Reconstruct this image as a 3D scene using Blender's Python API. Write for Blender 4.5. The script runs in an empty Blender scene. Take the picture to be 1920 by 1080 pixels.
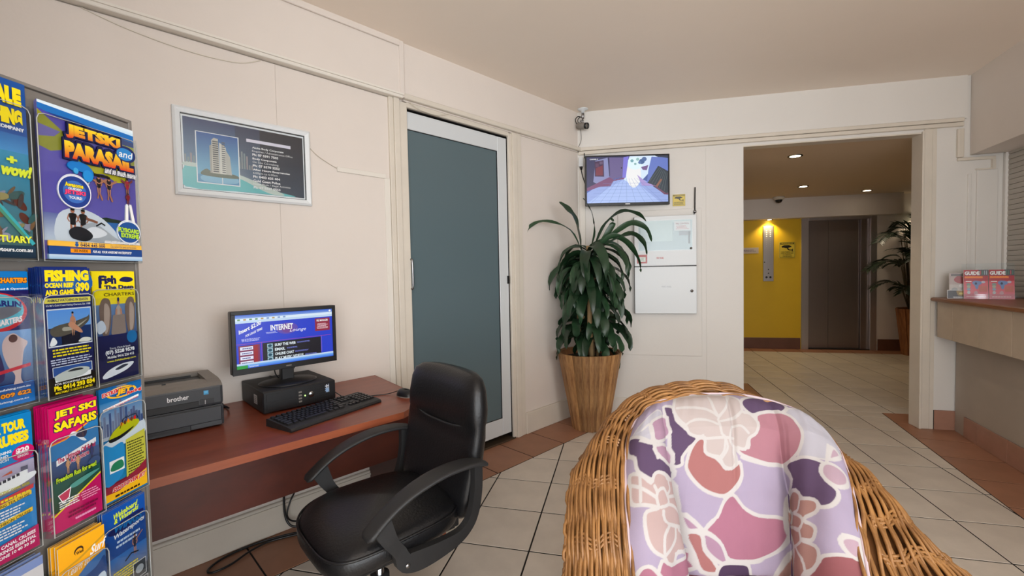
import bpy, bmesh, math, random
import numpy as np
from mathutils import Vector, Matrix, geometry
random.seed(7)
SC = bpy.context.scene
COL = SC.collection
PI = math.pi

# ------------------------------------------------------------------ camera
CAM = Vector((0.42369, -2.98700, 1.28812))
cF = Vector((-0.23662384, 0.97094621, -0.0356737))
cR = Vector((0.97154229, 0.23604515, -0.01970434))
cU = Vector((0.01071125, 0.03932102, 0.99916922))
FPX = 835.34
cam = bpy.data.cameras.new('camera')
cam.sensor_fit = 'HORIZONTAL'
cam.sensor_width = 36.0
cam.lens = FPX / 1920 * 36.0
cam.clip_start = 0.05
cam_o = bpy.data.objects.new('camera', cam)
COL.objects.link(cam_o)
m = Matrix.Identity(4)
for i in range(3):
    m[i][0] = cR[i]; m[i][1] = cU[i]; m[i][2] = -cF[i]; m[i][3] = CAM[i]
cam_o.matrix_world = m
SC.camera = cam_o

# ------------------------------------------------------------------ world, light, exposure
SC.view_settings.view_transform = 'Standard'
SC.view_settings.look = 'None'
SC.view_settings.exposure = 0.0
SC.view_settings.gamma = 1.0
SC.view_settings.use_curve_mapping = False
w = bpy.data.worlds.new('daylight_sky')
SC.world = w
w.use_nodes = True
bg = w.node_tree.nodes['Background']
bg.inputs['Color'].default_value = (0.80, 0.90, 1.0, 1)
bg.inputs['Strength'].default_value = 1.5

def area_light(name, loc, target, sx, sy, power, color):
    l = bpy.data.lights.new(name, 'AREA')
    l.shape = 'RECTANGLE'; l.size = sx; l.size_y = sy; l.energy = power; l.color = color
    o = bpy.data.objects.new(name, l)
    COL.objects.link(o)
    o.location = loc
    o.rotation_euler = (Vector(target) - Vector(loc)).to_track_quat('-Z', 'Y').to_euler()
    return o
# daylight through the glazed entrance front and the glazed side behind the camera
area_light('entrance_daylight', (0.8, -6.3, 1.45), (0.5, 0.0, 1.75), 4.6, 2.2, 178, (0.97, 0.985, 1.0))
area_light('side_window_daylight', (3.45, -3.9, 1.45), (-0.5, -2.4, 1.65), 3.6, 2.0, 110, (0.98, 0.985, 1.0))

# ------------------------------------------------------------------ colour and materials
def S(r, g, b):
    f = lambda c: ((c / 255 + 0.055) / 1.055) ** 2.4 if c > 10.31 else c / 255 / 12.92
    return (f(r), f(g), f(b))
def mat(name, col, rough=0.5, metal=0.0, noise=0.0, nscale=8.0, bump=0.0, bscale=60.0, spec=0.5, rnd=0.0, stretch=None, coat=0.0, emit=None, estr=0.0, col2=None, coords='Object'):
    M = bpy.data.materials.new(name); M.use_nodes = True
    nt = M.node_tree; b = nt.nodes['Principled BSDF']
    b.inputs['Base Color'].default_value = (*col, 1)
    b.inputs['Roughness'].default_value = rough
    b.inputs['Metallic'].default_value = metal
    b.inputs['Specular IOR Level'].default_value = spec
    b.inputs['Coat Weight'].default_value = coat
    if emit:
        b.inputs['Emission Color'].default_value = (*emit, 1); b.inputs['Emission Strength'].default_value = estr
    tc = mp = None
    if noise or bump or col2:
        tc = nt.nodes.new('ShaderNodeTexCoord'); mp = nt.nodes.new('ShaderNodeMapping')
        nt.links.new(tc.outputs[coords], mp.inputs['Vector'])
        if stretch: mp.inputs['Scale'].default_value = stretch
    src = None
    if noise or col2:
        n = nt.nodes.new('ShaderNodeTexNoise'); n.inputs['Scale'].default_value = nscale; n.inputs['Detail'].default_value = 6
        n.inputs['Roughness'].default_value = 0.6
        nt.links.new(mp.outputs['Vector'], n.inputs['Vector'])
        r = nt.nodes.new('ShaderNodeValToRGB')
        r.color_ramp.elements[0].position = 0.32; r.color_ramp.elements[1].position = 0.70
        if col2: c0, c1 = col2, col
        else:
            c0 = tuple(max(0, c * (1 - noise)) for c in col); c1 = tuple(min(1, c * (1 + noise * 0.6)) for c in col)
        r.color_ramp.elements[0].color = (*c0, 1); r.color_ramp.elements[1].color = (*c1, 1)
        nt.links.new(n.outputs['Fac'], r.inputs['Fac'])
        src = r.outputs['Color']
    if rnd:
        oi = nt.nodes.new('ShaderNodeObjectInfo'); mr = nt.nodes.new('ShaderNodeMapRange')
        mr.inputs['To Min'].default_value = 1 - rnd; mr.inputs['To Max'].default_value = 1 + rnd
        nt.links.new(oi.outputs['Random'], mr.inputs['Value'])
        hs = nt.nodes.new('ShaderNodeHueSaturation')
        if src: nt.links.new(src, hs.inputs['Color'])
        else: hs.inputs['Color'].default_value = (*col, 1)
        nt.links.new(mr.outputs['Result'], hs.inputs['Value'])
        src = hs.outputs['Color']
    if src: nt.links.new(src, b.inputs['Base Color'])
    if bump:
        n2 = nt.nodes.new('ShaderNodeTexNoise'); n2.inputs['Scale'].default_value = bscale; n2.inputs['Detail'].default_value = 4
        nt.links.new(mp.outputs['Vector'], n2.inputs['Vector'])
        bp = nt.nodes.new('ShaderNodeBump'); bp.inputs['Strength'].default_value = bump; bp.inputs['Distance'].default_value = 0.01
        nt.links.new(n2.outputs['Fac'], bp.inputs['Height']); nt.links.new(bp.outputs['Normal'], b.inputs['Normal'])
    return M
def color_attr_mat(name, rough=0.35, emit=0.0, spec=0.5, bump=0.0):
    M = bpy.data.materials.new(name); M.use_nodes = True
    nt = M.node_tree; b = nt.nodes['Principled BSDF']
    a = nt.nodes.new('ShaderNodeVertexColor'); a.layer_name = 'Col'
    b.inputs['Roughness'].default_value = rough; b.inputs['Specular IOR Level'].default_value = spec
    if emit:
        b.inputs['Base Color'].default_value = (0.01, 0.01, 0.012, 1)
        nt.links.new(a.outputs['Color'], b.inputs['Emission Color']); b.inputs['Emission Strength'].default_value = emit
    else: nt.links.new(a.outputs['Color'], b.inputs['Base Color'])
    if bump:
        tc = nt.nodes.new('ShaderNodeTexCoord'); n2 = nt.nodes.new('ShaderNodeTexNoise'); n2.inputs['Scale'].default_value = 700
        nt.links.new(tc.outputs['Object'], n2.inputs['Vector'])
        bp = nt.nodes.new('ShaderNodeBump'); bp.inputs['Strength'].default_value = bump; bp.inputs['Distance'].default_value = 0.001
        nt.links.new(n2.outputs['Fac'], bp.inputs['Height']); nt.links.new(bp.outputs['Normal'], b.inputs['Normal'])
    return M
def clear_mat(name, tint=(0.96, 0.98, 0.99), rough=0.05, body=0.04):
    M = bpy.data.materials.new(name); M.use_nodes = True
    nt = M.node_tree; nt.nodes.remove(nt.nodes['Principled BSDF'])
    out = nt.nodes['Material Output']
    tr = nt.nodes.new('ShaderNodeBsdfTransparent'); tr.inputs['Color'].default_value = (*tint, 1)
    gl = nt.nodes.new('ShaderNodeBsdfGlossy'); gl.inputs['Roughness'].default_value = rough
    lw = nt.nodes.new('ShaderNodeLayerWeight'); lw.inputs['Blend'].default_value = 0.25
    mth = nt.nodes.new('ShaderNodeMath'); mth.operation = 'MULTIPLY_ADD'; mth.inputs[1].default_value = 0.22; mth.inputs[2].default_value = body
    nt.links.new(lw.outputs['Fresnel'], mth.inputs[0])
    mx = nt.nodes.new('ShaderNodeMixShader')
    nt.links.new(mth.outputs[0], mx.inputs['Fac']); nt.links.new(tr.outputs[0], mx.inputs[1]); nt.links.new(gl.outputs[0], mx.inputs[2])
    nt.links.new(mx.outputs[0], out.inputs['Surface'])
    return M
WALLC = S(229, 219, 210)
M_WALL = mat('painted_wall', WALLC, 0.55, noise=0.03, nscale=1.5, bump=0.05, bscale=90)
M_WALLW = mat('painted_wall_white', S(230, 226, 220), 0.5, noise=0.02, nscale=1.5, bump=0.05, bscale=90)
M_TRIM = mat('gloss_trim_paint', S(222, 213, 199), 0.4, noise=0.05, nscale=5)
M_TRIMW = mat('white_trim_paint', S(232, 226, 216), 0.4)
M_CEIL = mat('ceiling_paint', S(250, 237, 223), 0.6, noise=0.02, nscale=1)
M_LCEIL = mat('lobby_ceiling_paint', S(226, 204, 176), 0.7)
M_YEL = mat('yellow_wall_paint', S(226, 184, 30), 0.5, noise=0.03, nscale=3)
M_GROUT = mat('dark_grout', S(22, 15, 11), 0.9)
M_TILE = mat('cream_floor_tile', S(216, 205, 192), 0.34, noise=0.10, nscale=5.0, rnd=0.05, spec=0.4, bump=0.03, bscale=30)
M_BTILE = mat('terracotta_floor_tile', S(166, 118, 92), 0.42, noise=0.10, nscale=7.0, rnd=0.06, spec=0.4)
M_STILE = mat('pink_skirting_tile', S(172, 128, 108), 0.4, noise=0.1, nscale=9, rnd=0.04)
M_ALU = mat('white_powdercoated_aluminium', S(214, 218, 220), 0.35, spec=0.5)
M_STEEL = mat('brushed_steel', S(206, 202, 204), 0.38, metal=0.92, noise=0.04, nscale=3, stretch=(60, 60, 0.5))
M_FRAME = mat('silver_white_frame', S(232, 236, 238), 0.45)
M_STEELD = mat('brushed_steel_door', S(166, 157, 156), 0.36, metal=0.92, noise=0.04, nscale=3, stretch=(60, 60, 0.5))
M_CHROME = mat('chrome', S(150, 150, 152), 0.25, metal=1.0)
M_SLATE = mat('dark_metal', S(38, 36, 36), 0.4, metal=0.3)
M_TEAL = mat('frosted_teal_glass', S(92, 110, 116), 0.22, spec=0.5)
M_BLACK = mat('black_plastic', S(24, 24, 26), 0.38, spec=0.5)
M_BLACKM = mat('matt_black_plastic', S(30, 30, 31), 0.55)
M_DGREY = mat('dark_grey_plastic', S(52, 54, 58), 0.45, bump=0.04, bscale=300)
M_MGREY = mat('warm_grey_plastic', S(128, 122, 115), 0.45)
M_LEATH = mat('black_leatherette', S(17, 17, 19), 0.36, spec=0.45, noise=0.1, nscale=4, bump=0.12, bscale=140)
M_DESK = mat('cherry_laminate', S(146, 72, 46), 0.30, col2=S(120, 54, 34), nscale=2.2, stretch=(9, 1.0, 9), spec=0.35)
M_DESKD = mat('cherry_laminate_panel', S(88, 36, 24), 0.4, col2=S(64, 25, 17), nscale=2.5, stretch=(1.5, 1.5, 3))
M_DESKE = mat('cherry_edge_band', S(146, 76, 48), 0.35, noise=0.15, nscale=4, stretch=(10, 1, 10))
M_CANE = mat('golden_wicker', S(168, 120, 68), 0.45, col2=S(108, 70, 34), nscale=14, spec=0.5, coat=0.1)
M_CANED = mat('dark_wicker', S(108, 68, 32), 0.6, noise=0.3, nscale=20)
M_STAVE = mat('rough_timber_stave', S(186, 142, 92), 0.6, col2=S(128, 86, 50), nscale=7, stretch=(6, 6, 0.7), rnd=0.26, bump=0.2, bscale=30)
M_STAVED = mat('lobby_timber_stave', S(170, 112, 66), 0.6, col2=S(120, 72, 40), nscale=7, stretch=(6, 6, 0.7), rnd=0.15)
M_SOIL = mat('potting_soil', S(46, 32, 24), 0.95, noise=0.4, nscale=30, bump=0.6, bscale=50)
M_LEAF = mat('dark_green_leaf', S(38, 66, 42), 0.36, noise=0.35, nscale=6, rnd=0.3, spec=0.5)
M_LEAFD = mat('deep_green_leaf', S(34, 58, 36), 0.4, noise=0.3, nscale=6, rnd=0.3)
M_STEM = mat('tan_cane_stem', S(170, 140, 98), 0.7, noise=0.2, nscale=20)
M_STEMG = mat('brown_stem', S(84, 70, 44), 0.7, noise=0.2, nscale=20)
M_PRINT = color_attr_mat('printed_paper', 0.28)
M_SCREEN = color_attr_mat('lit_screen', 0.25, emit=1.0)
M_FABRIC = color_attr_mat('floral_cotton', 0.85, spec=0.2, bump=0.25)
M_PAPER = mat('white_paper', S(225, 225, 225), 0.5)
M_CLEAR = clear_mat('clear_acrylic')
M_GLASSP = clear_mat('picture_glass', rough=0.08, body=0.03)
M_RACK = mat('grey_rack_panel', S(128, 122, 116), 0.45)
M_WHITE = mat('white_enamel', S(226, 230, 232), 0.35)
M_CREAM = mat('cream_plastic', S(222, 214, 198), 0.4)
M_SHUT = mat('grey_shutter_slat', S(178, 171, 161), 0.5, metal=0.0, rnd=0.02)
M_COUNTER = mat('counter_wood', S(140, 90, 56), 0.35, noise=0.15, nscale=4, stretch=(6, 1, 6))
M_FASCIA = mat('fascia_stone_panel', S(200, 184, 164), 0.5, noise=0.07, nscale=8, rnd=0.03)
M_RLOW = mat('rendered_wall', S(176, 164, 150), 0.7, noise=0.06, nscale=3)
M_LAMP = mat('lit_lamp', (1, 1, 1), 0.5, emit=(1.0, 0.86, 0.62), estr=14)
M_LAMPW = mat('white_lit_tube', (1, 1, 1), 0.5, emit=(1.0, 0.98, 0.92), estr=10)
M_LED = mat('green_led', (0.1, 1, 0.1), 0.5, emit=(0.4, 1.0, 0.15), estr=4)
M_RED = mat('red_plastic', S(170, 40, 34), 0.4)
M_BRNSK = mat('brown_skirting', S(116, 78, 62), 0.4, noise=0.15, nscale=6)

# ------------------------------------------------------------------ mesh builder
class MB:
    def __init__(s): s.v = []; s.f = []; s.m = []; s.c = []; s.sm = []; s.hascol = False
    def add(s, vs, fs, mi=0, col=None, smooth=False):
        k = len(s.v); s.v += [tuple(p) for p in vs]
        for f in fs:
            s.f.append(tuple(i + k for i in f)); s.m.append(mi); s.sm.append(smooth); s.c.append(col)
        if col is not None: s.hascol = True
        return s
    def box(s, x0, x1, y0, y1, z0, z1, mi=0, ch=0.0, col=None):
        if ch <= 0:
            vs = [(x, y, z) for z in (z0, z1) for y in (y0, y1) for x in (x0, x1)]
            fs = [(0, 2, 3, 1), (4, 5, 7, 6), (0, 1, 5, 4), (2, 6, 7, 3), (0, 4, 6, 2), (1, 3, 7, 5)]
            return s.add(vs, fs, mi, col)
        bm = bmesh.new()
        bmesh.ops.create_cube(bm, size=1)
        for v in bm.verts:
            v.co = Vector(((x0 + x1) / 2 + v.co.x * (x1 - x0), (y0 + y1) / 2 + v.co.y * (y1 - y0), (z0 + z1) / 2 + v.co.z * (z1 - z0)))
        bmesh.ops.bevel(bm, geom=list(bm.edges), offset=ch, segments=2 if ch > 0.004 else 1, profile=0.6, affect='EDGES', clamp_overlap=True)
        bm.verts.index_update()
        s.add([v.co[:] for v in bm.verts], [[v.index for v in f.verts] for f in bm.faces], mi, col, smooth=False)
        bm.free(); return s
    def prism(s, pts, z0, z1, mi=0, axis='z', col=None, smooth=False):
        n = len(pts)
        P = {'z': lambda a, b, c: (a, b, c), 'x': lambda a, b, c: (c, a, b), 'y': lambda a, b, c: (a, c, b)}[axis]
        vs = [P(a, b, z0) for a, b in pts] + [P(a, b, z1) for a, b in pts]
        fs = [tuple(range(n))[::-1], tuple(range(n, 2 * n))] + [(i, (i + 1) % n, n + (i + 1) % n, n + i) for i in range(n)]
        k = len(s.f); s.add(vs, fs, mi, col, smooth)
        return s
    def tube(s, pts, r, seg=8, mi=0, cap=True, closed=False, smooth=True, flat=1.0):
        pts = [Vector(p) for p in pts]; n = len(pts)
        if n < 2: return s
        rs = r if isinstance(r, (list, tuple)) else [r] * n
        vs = []; prev = None
        for i, p in enumerate(pts):
            if closed: d = pts[(i + 1) % n] - pts[i - 1]
            else: d = pts[min(i + 1, n - 1)] - pts[max(i - 1, 0)]
            if d.length < 1e-9: d = Vector((0, 0, 1))
            d.normalize()
            if prev is None: a = d.orthogonal().normalized() if abs(d.z) > 0.9 else Vector((-d.y, d.x, 0)).normalized()
            else:
                a = prev - d * prev.dot(d)
                a = a.normalized() if a.length > 1e-6 else d.orthogonal().normalized()
            prev = a; b = d.cross(a)
            for j in range(seg):
                t = 2 * PI * j / seg
                vs.append(p + (a * math.cos(t) + b * math.sin(t) * flat) * rs[i])
        fs = []
        for i in range(n if closed else n - 1):
            for j in range(seg):
                i2 = (i + 1) % n
                fs.append((i * seg + j, i * seg + (j + 1) % seg, i2 * seg + (j + 1) % seg, i2 * seg + j))
        s.add(vs, fs, mi, None, smooth)
        if cap and not closed:
            k = len(s.v) - len(vs)
            s.f.append(tuple(k + j for j in range(seg))[::-1]); s.m.append(mi); s.sm.append(False); s.c.append(None)
            s.f.append(tuple(k + (n - 1) * seg + j for j in range(seg))); s.m.append(mi); s.sm.append(False); s.c.append(None)
        return s
    def lathe(s, prof, cx=0, cy=0, seg=24, mi=0, smooth=True):
        n = len(prof)
        vs = [(cx + r * math.cos(2 * PI * j / seg), cy + r * math.sin(2 * PI * j / seg), z) for r, z in prof for j in range(seg)]
        fs = [(i * seg + j, i * seg + (j + 1) % seg, (i + 1) * seg + (j + 1) % seg, (i + 1) * seg + j) for i in range(n - 1) for j in range(seg)]
        return s.add(vs, fs, mi, None, smooth)
    def grid(s, P, mi=0, smooth=True, wrapu=False, cols=None):
        nv, nu = len(P), len(P[0])
        vs = [tuple(P[j][i]) for j in range(nv) for i in range(nu)]
        fs = [(j * nu + i, j * nu + (i + 1) % nu, (j + 1) * nu + (i + 1) % nu, (j + 1) * nu + i) for j in range(nv - 1) for i in range(nu if wrapu else nu - 1)]
        return s.add(vs, fs, mi, None, smooth)
    def xf(s, M):
        s.v = [tuple(M @ Vector(p)) for p in s.v]; return s
    def mesh(s, name, mats):
        me = bpy.data.meshes.new(name)
        me.from_pydata(s.v, [], s.f)
        if not isinstance(mats, (list, tuple)): mats = [mats]
        for q in mats: me.materials.append(q)
        me.polygons.foreach_set('material_index', s.m)
        me.polygons.foreach_set('use_smooth', s.sm)
        if s.hascol:
            ca = me.color_attributes.new('Col', 'FLOAT_COLOR', 'CORNER')
            buf = []
            for f, c in zip(s.f, s.c):
                if c is None: c = (1, 1, 1)
                if isinstance(c[0], (tuple, list)):
                    for q in c: buf += [q[0], q[1], q[2], 1.0]
                else: buf += [c[0], c[1], c[2], 1.0] * len(f)
            ca.data.foreach_set('color', buf)
        me.update()
        return me
def put(name, me, parent=None, M=None):
    o = bpy.data.objects.new(name, me); COL.objects.link(o)
    if parent is not None: o.parent = parent
    if M is not None:
        if parent is None: o.matrix_world = M
        else: o.matrix_local = M
    return o
def obj(name, mb, mats, parent=None, M=None):
    return put(name, mb.mesh(name, mats), parent, M)
def fix(o):
    bm = bmesh.new(); bm.from_mesh(o.data); bmesh.ops.recalc_face_normals(bm, faces=bm.faces); bm.to_mesh(o.data); bm.free(); return o
def tag(o, label, cat, group=None, kind=None):
    o['label'] = label; o['category'] = cat
    if group: o['group'] = group
    if kind: o['kind'] = kind
    return o
def thing(name, label, cat, M, group=None):
    o = bpy.data.objects.new(name, None); COL.objects.link(o); o.empty_display_size = 0.05
    o.matrix_world = M
    return tag(o, label, cat, group)
def struct(o): o['kind'] = 'structure'; return o
def FRM(ang, x=0.0, y=0.0, z=0.0):
    """frame whose local X is the inward normal (or the right), local Y the run direction, local Z up"""
    return Matrix.Rotation(-ang, 4, 'Z') @ Matrix.Translation((x, y, z))
A_L, A_B, A_R, A_K = 0.5450815, -0.0190607, 0.14, -0.15904465
# face of a print that looks along local +X (x right = +Y, y up = +Z)
PX = Matrix(((0, 0, 1, 0), (1, 0, 0, 0), (0, 1, 0, 0), (0, 0, 0, 1)))
# face of a print that looks along local -Y (x right = +X, y up = +Z)
PY = Matrix(((1, 0, 0, 0), (0, 0, -1, 0), (0, 1, 0, 0), (0, 0, 0, 1)))
T = Matrix.Translation
def spline(P, n, closed=False):
    P = [Vector(p) for p in P]; m_ = len(P); out = []
    segs = m_ if closed else m_ - 1
    for i in range(n if closed else n):
        t = i / (n if closed else n - 1) * segs
        k = min(int(t), segs - 1); u = t - k
        g = (lambda q: P[q % m_]) if closed else (lambda q: P[max(0, min(q, m_ - 1))])
        p0, p1, p2, p3 = g(k - 1), g(k), g(k + 1), g(k + 2)
        out.append(0.5 * ((2 * p1) + (p2 - p0) * u + (2 * p0 - 5 * p1 + 4 * p2 - p3) * u * u + (3 * p1 - p0 - 3 * p2 + p3) * u ** 3))
    return out

# ------------------------------------------------------------------ flat print: layered shapes and lettering
_TX = {}
def text_geo(s, bold=0.0, spacing=1.0):
    key = (s, bold, spacing)
    if key in _TX: return _TX[key]
    cu = bpy.data.curves.new('lettering', 'FONT'); cu.body = s; cu.size = 1; cu.offset = bold; cu.resolution_u = 2; cu.space_character = spacing
    o = bpy.data.objects.new('lettering', cu); COL.objects.link(o)
    dg = bpy.context.evaluated_depsgraph_get(); me = bpy.data.meshes.new_from_object(o.evaluated_get(dg))
    vs = [(v.co.x, v.co.y) for v in me.vertices]; fs = [tuple(p.vertices) for p in me.polygons]
    bpy.data.objects.remove(o); bpy.data.curves.remove(cu); bpy.data.meshes.remove(me)
    _TX[key] = (vs, fs); return _TX[key]
class Print(MB):
    """flat artwork w x h metres; coordinates 0..1, origin lower left; every layer sits 0.1 mm prouder"""
    def __init__(s, w, h, step=0.00008):
        super().__init__(); s.w = w; s.h = h; s.z = 0.0003; s.step = step
    def up(s): s.z += s.step
    def poly(s, pts, col, fine=True):
        s.up()
        P = [(x * s.w, y * s.h) for x, y in pts]
        tri = geometry.tessellate_polygon([[Vector((x, y, 0)) for x, y in P]])
        vs = [(x, y, s.z) for x, y in P]; fs = []
        for t in tri:
            a, b, c = (P[i] for i in t)
            if (b[0] - a[0]) * (c[1] - a[1]) - (b[1] - a[1]) * (c[0] - a[0]) < 0: t = t[::-1]
            fs.append(tuple(t))
        s.add(vs, fs, 0, col); return s
    def rect(s, x0, y0, x1, y1, col): return s.poly([(x0, y0), (x1, y0), (x1, y1), (x0, y1)], col)
    def grad(s, x0, y0, x1, y1, cb, ct, vert=True):
        s.up()
        vs = [(x * s.w, y * s.h, s.z) for x, y in ((x0, y0), (x1, y0), (x1, y1), (x0, y1))]
        cc = [cb, cb, ct, ct] if vert else [cb, ct, ct, cb]
        s.add(vs, [(0, 1, 2, 3)], 0, [tuple(c) for c in cc]); return s
    def frame(s, x0, y0, x1, y1, t, col):
        tx, ty = t / s.w, t / s.h; s.up()
        for a in ((x0, y0, x1, y0 + ty), (x0, y1 - ty, x1, y1), (x0, y0, x0 + tx, y1), (x1 - tx, y0, x1, y1)):
            s.z -= s.step; s.rect(*a, col)
        return s
    def ell(s, cx, cy, rx, ry, col, rot=0, n=28, a0=0, a1=2 * PI):
        pts = []
        full = abs(a1 - a0 - 2 * PI) < 1e-6
        for i in range(n if full else n + 1):
            t = a0 + (a1 - a0) * i / n
            x, y = rx * s.w * math.cos(t), ry * s.h * math.sin(t)
            x, y = x * math.cos(rot) - y * math.sin(rot), x * math.sin(rot) + y * math.cos(rot)
            pts.append((cx + x / s.w, cy + y / s.h))
        return s.poly(pts, col)
    def line(s, pts, t, col):
        s.up(); P = [Vector((x * s.w, y * s.h)) for x, y in pts]; L = []; Rr = []
        for i, q in enumerate(P):
            d = (P[min(i + 1, len(P) - 1)] - P[max(i - 1, 0)]); d = d.normalized() if d.length > 1e-9 else Vector((1, 0))
            nn = Vector((-d.y, d.x)) * t / 2; L.append(q + nn); Rr.append(q - nn)
        n = len(P); vs = [(q.x, q.y, s.z) for q in Rr + L]
        s.add(vs, [(i, i + 1, n + i + 1, n + i) for i in range(n - 1)], 0, col); return s
    def text(s, txt, x0, y0, x1, y1, col, bold=0.02, out=None, ow=0.05, shear=0.0, slope=0.0, col2=None, spacing=1.0, keep=False):
        """lettering fitted into the box x0..x1, y0..y1"""
        def lay(b, c, c2=None):
            vs, fs = text_geo(txt, b, spacing)
            v0, _ = text_geo(txt, bold, spacing)
            if not v0: return
            ax, bx = min(p[0] for p in v0), max(p[0] for p in v0); ay, by = min(p[1] for p in v0), max(p[1] for p in v0)
            kx = (x1 - x0) * s.w / max(bx - ax, 1e-6); ky = (y1 - y0) * s.h / max(by - ay, 1e-6)
            if keep: kx = ky = min(kx, ky)
            s.up(); V = []
            for x, y in vs:
                X = (x - ax) * kx + x0 * s.w; Y = (y - ay) * ky + y0 * s.h
                X += (Y - y0 * s.h) * shear; Y += (X - x0 * s.w) * slope
                V.append((X, Y, s.z))
            k = len(s.v); s.v += V; s.hascol = True
            for f in fs:
                s.f.append(tuple(i + k for i in f)); s.m.append(0); s.sm.append(False)
                if c2 is None: s.c.append(c)
                else:
                    s.c.append([tuple(c[q] + (c2[q] - c[q]) * min(1, max(0, (vs[i][1] - ay) / (by - ay))) for q in range(3)) for i in f])
        if out is not None: lay(bold + ow, out)
        lay(bold, col, col2); return s
    def lines(s, x0, y0, x1, y1, n, col, t=None, rag=0.25):
        """greeked small print: n rows of short dashes too small to read in the photograph"""
        hh = (y1 - y0) / n
        s.up(); z0 = s.z
        for i in range(n):
            x = x0 + random.random() * rag * 0.3 * (x1 - x0); xe = x1 - random.random() * rag * (x1 - x0)
            while x < xe:
                L = (0.05 + random.random() * 0.09) * (x1 - x0)
                s.z = z0 - s.step; s.rect(x, y1 - (i + 0.8) * hh, min(x + L, xe), y1 - (i + 0.3) * hh, col); x += L + 0.02 * (x1 - x0)
        s.z = z0; return s
    def blob(s, pts, col, k=4):
        P = spline([(x, y, 0) for x, y in pts], len(pts) * k, closed=True); return s.poly([(q.x, q.y) for q in P], col)
W_, K_ = S(240, 240, 240), S(14, 14, 16)
YEL, RED, MAG, NAVY, CYA, SKY = S(250, 225, 20), S(214, 40, 32), S(206, 10, 100), S(24, 30, 84), S(0, 140, 205), S(70, 150, 220)
ORA, GRN, TAN = S(250, 150, 20), S(30, 110, 50), S(190, 140, 110)
def leaflet_mb(w, h, art, th=0.0007, back=W_, edge=None):
    """a leaflet lying in print space: card of thickness th under the artwork"""
    art.add([(0, 0, 0), (w, 0, 0), (w, h, 0), (0, h, 0), (0, 0, -th), (w, 0, -th), (w, h, -th), (0, h, -th)],
            [(0, 1, 2, 3), (7, 6, 5, 4), (0, 4, 5, 1), (1, 5, 6, 2), (2, 6, 7, 3), (3, 7, 4, 0)], 0, edge or back)
    return art
# ------------------------------------------------------------------ the room
FL, FB, FR, FK = FRM(A_L), FRM(A_B), FRM(A_R), FRM(A_K)   # left wall, back wall, right wall, brochure rack frames
LWN = -0.5032          # left wall plane (local x of FL)
BWM = 1.071            # back wall plane (local y of FB)
RWN = 2.73             # right lower wall plane (local x of FR)
FARM = 4.726           # lift wall plane (local y of FB)
CEILZ, LCZ = 2.695, 2.33
HEADZ = 2.30

# floor: grout bed with separate tiles
fl = MB().box(-4.5, 8.5, -7.0, 5.2, -0.12, -0.002)
FLOOR = struct(obj('floor', fl, M_GROUT))
def clip(poly, nx, ny, d):
    out = []
    for i in range(len(poly)):
        a, b = poly[i], poly[(i + 1) % len(poly)]
        da, db = a[0] * nx + a[1] * ny - d, b[0] * nx + b[1] * ny - d
        if da <= 0: out.append(a)
        if da * db < 0:
            t = da / (da - db); out.append((a[0] + (b[0] - a[0]) * t, a[1] + (b[1] - a[1]) * t))
    return out
def area(p): return 0.5 * abs(sum(p[i][0] * p[(i + 1) % len(p)][1] - p[(i + 1) % len(p)][0] * p[i][1] for i in range(len(p))))
def tile_mb(poly, mb=None, ox=0, oy=0):
    """a tile with a small arris, top at z = 0"""
    mb = mb or MB(); n = len(poly)
    cx = sum(p[0] for p in poly) / n; cy = sum(p[1] for p in poly) / n
    if sum(poly[i][0] * poly[(i + 1) % n][1] - poly[(i + 1) % n][0] * poly[i][1] for i in range(n)) < 0: poly = poly[::-1]
    ins = []
    for x, y in poly:
        d = math.hypot(x - cx, y - cy) or 1; k = 0.0025 / d; ins.append((x - (x - cx) * k, y - (y - cy) * k))
    vs = [(x - ox, y - oy, -0.006) for x, y in poly] + [(x - ox, y - oy, -0.0012) for x, y in poly] + [(x - ox, y - oy, 0) for x, y in ins]
    fs = [(i, (i + 1) % n, n + (i + 1) % n, n + i) for i in range(n)] + [(n + i, n + (i + 1) % n, 2 * n + (i + 1) % n, 2 * n + i) for i in range(n)] + [tuple(range(2 * n, 3 * n))]
    mb.add(vs, fs); return mb
def in_view(x, y, z=0.0):
    d = Vector((x, y, z)) - CAM; zz = d.dot(cF)
    if zz < 0.4: return None
    px, py = 960 + FPX * d.dot(cR) / zz, 540 - FPX * d.dot(cU) / zz
    return (px, py, zz) if -60 < px < 1980 and -60 < py < 1200 else None
def wpt(F_, x, y, z=0.0): return F_ @ Vector((x, y, z))
TS = 0.34
cream, brown = [], []
nL = (math.cos(A_L), -math.sin(A_L)); nR = (math.cos(A_R), -math.sin(A_R))
def edge(n, d, sgn): return (n[0] * sgn, n[1] * sgn, d * sgn)
G = 0.0038
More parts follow.
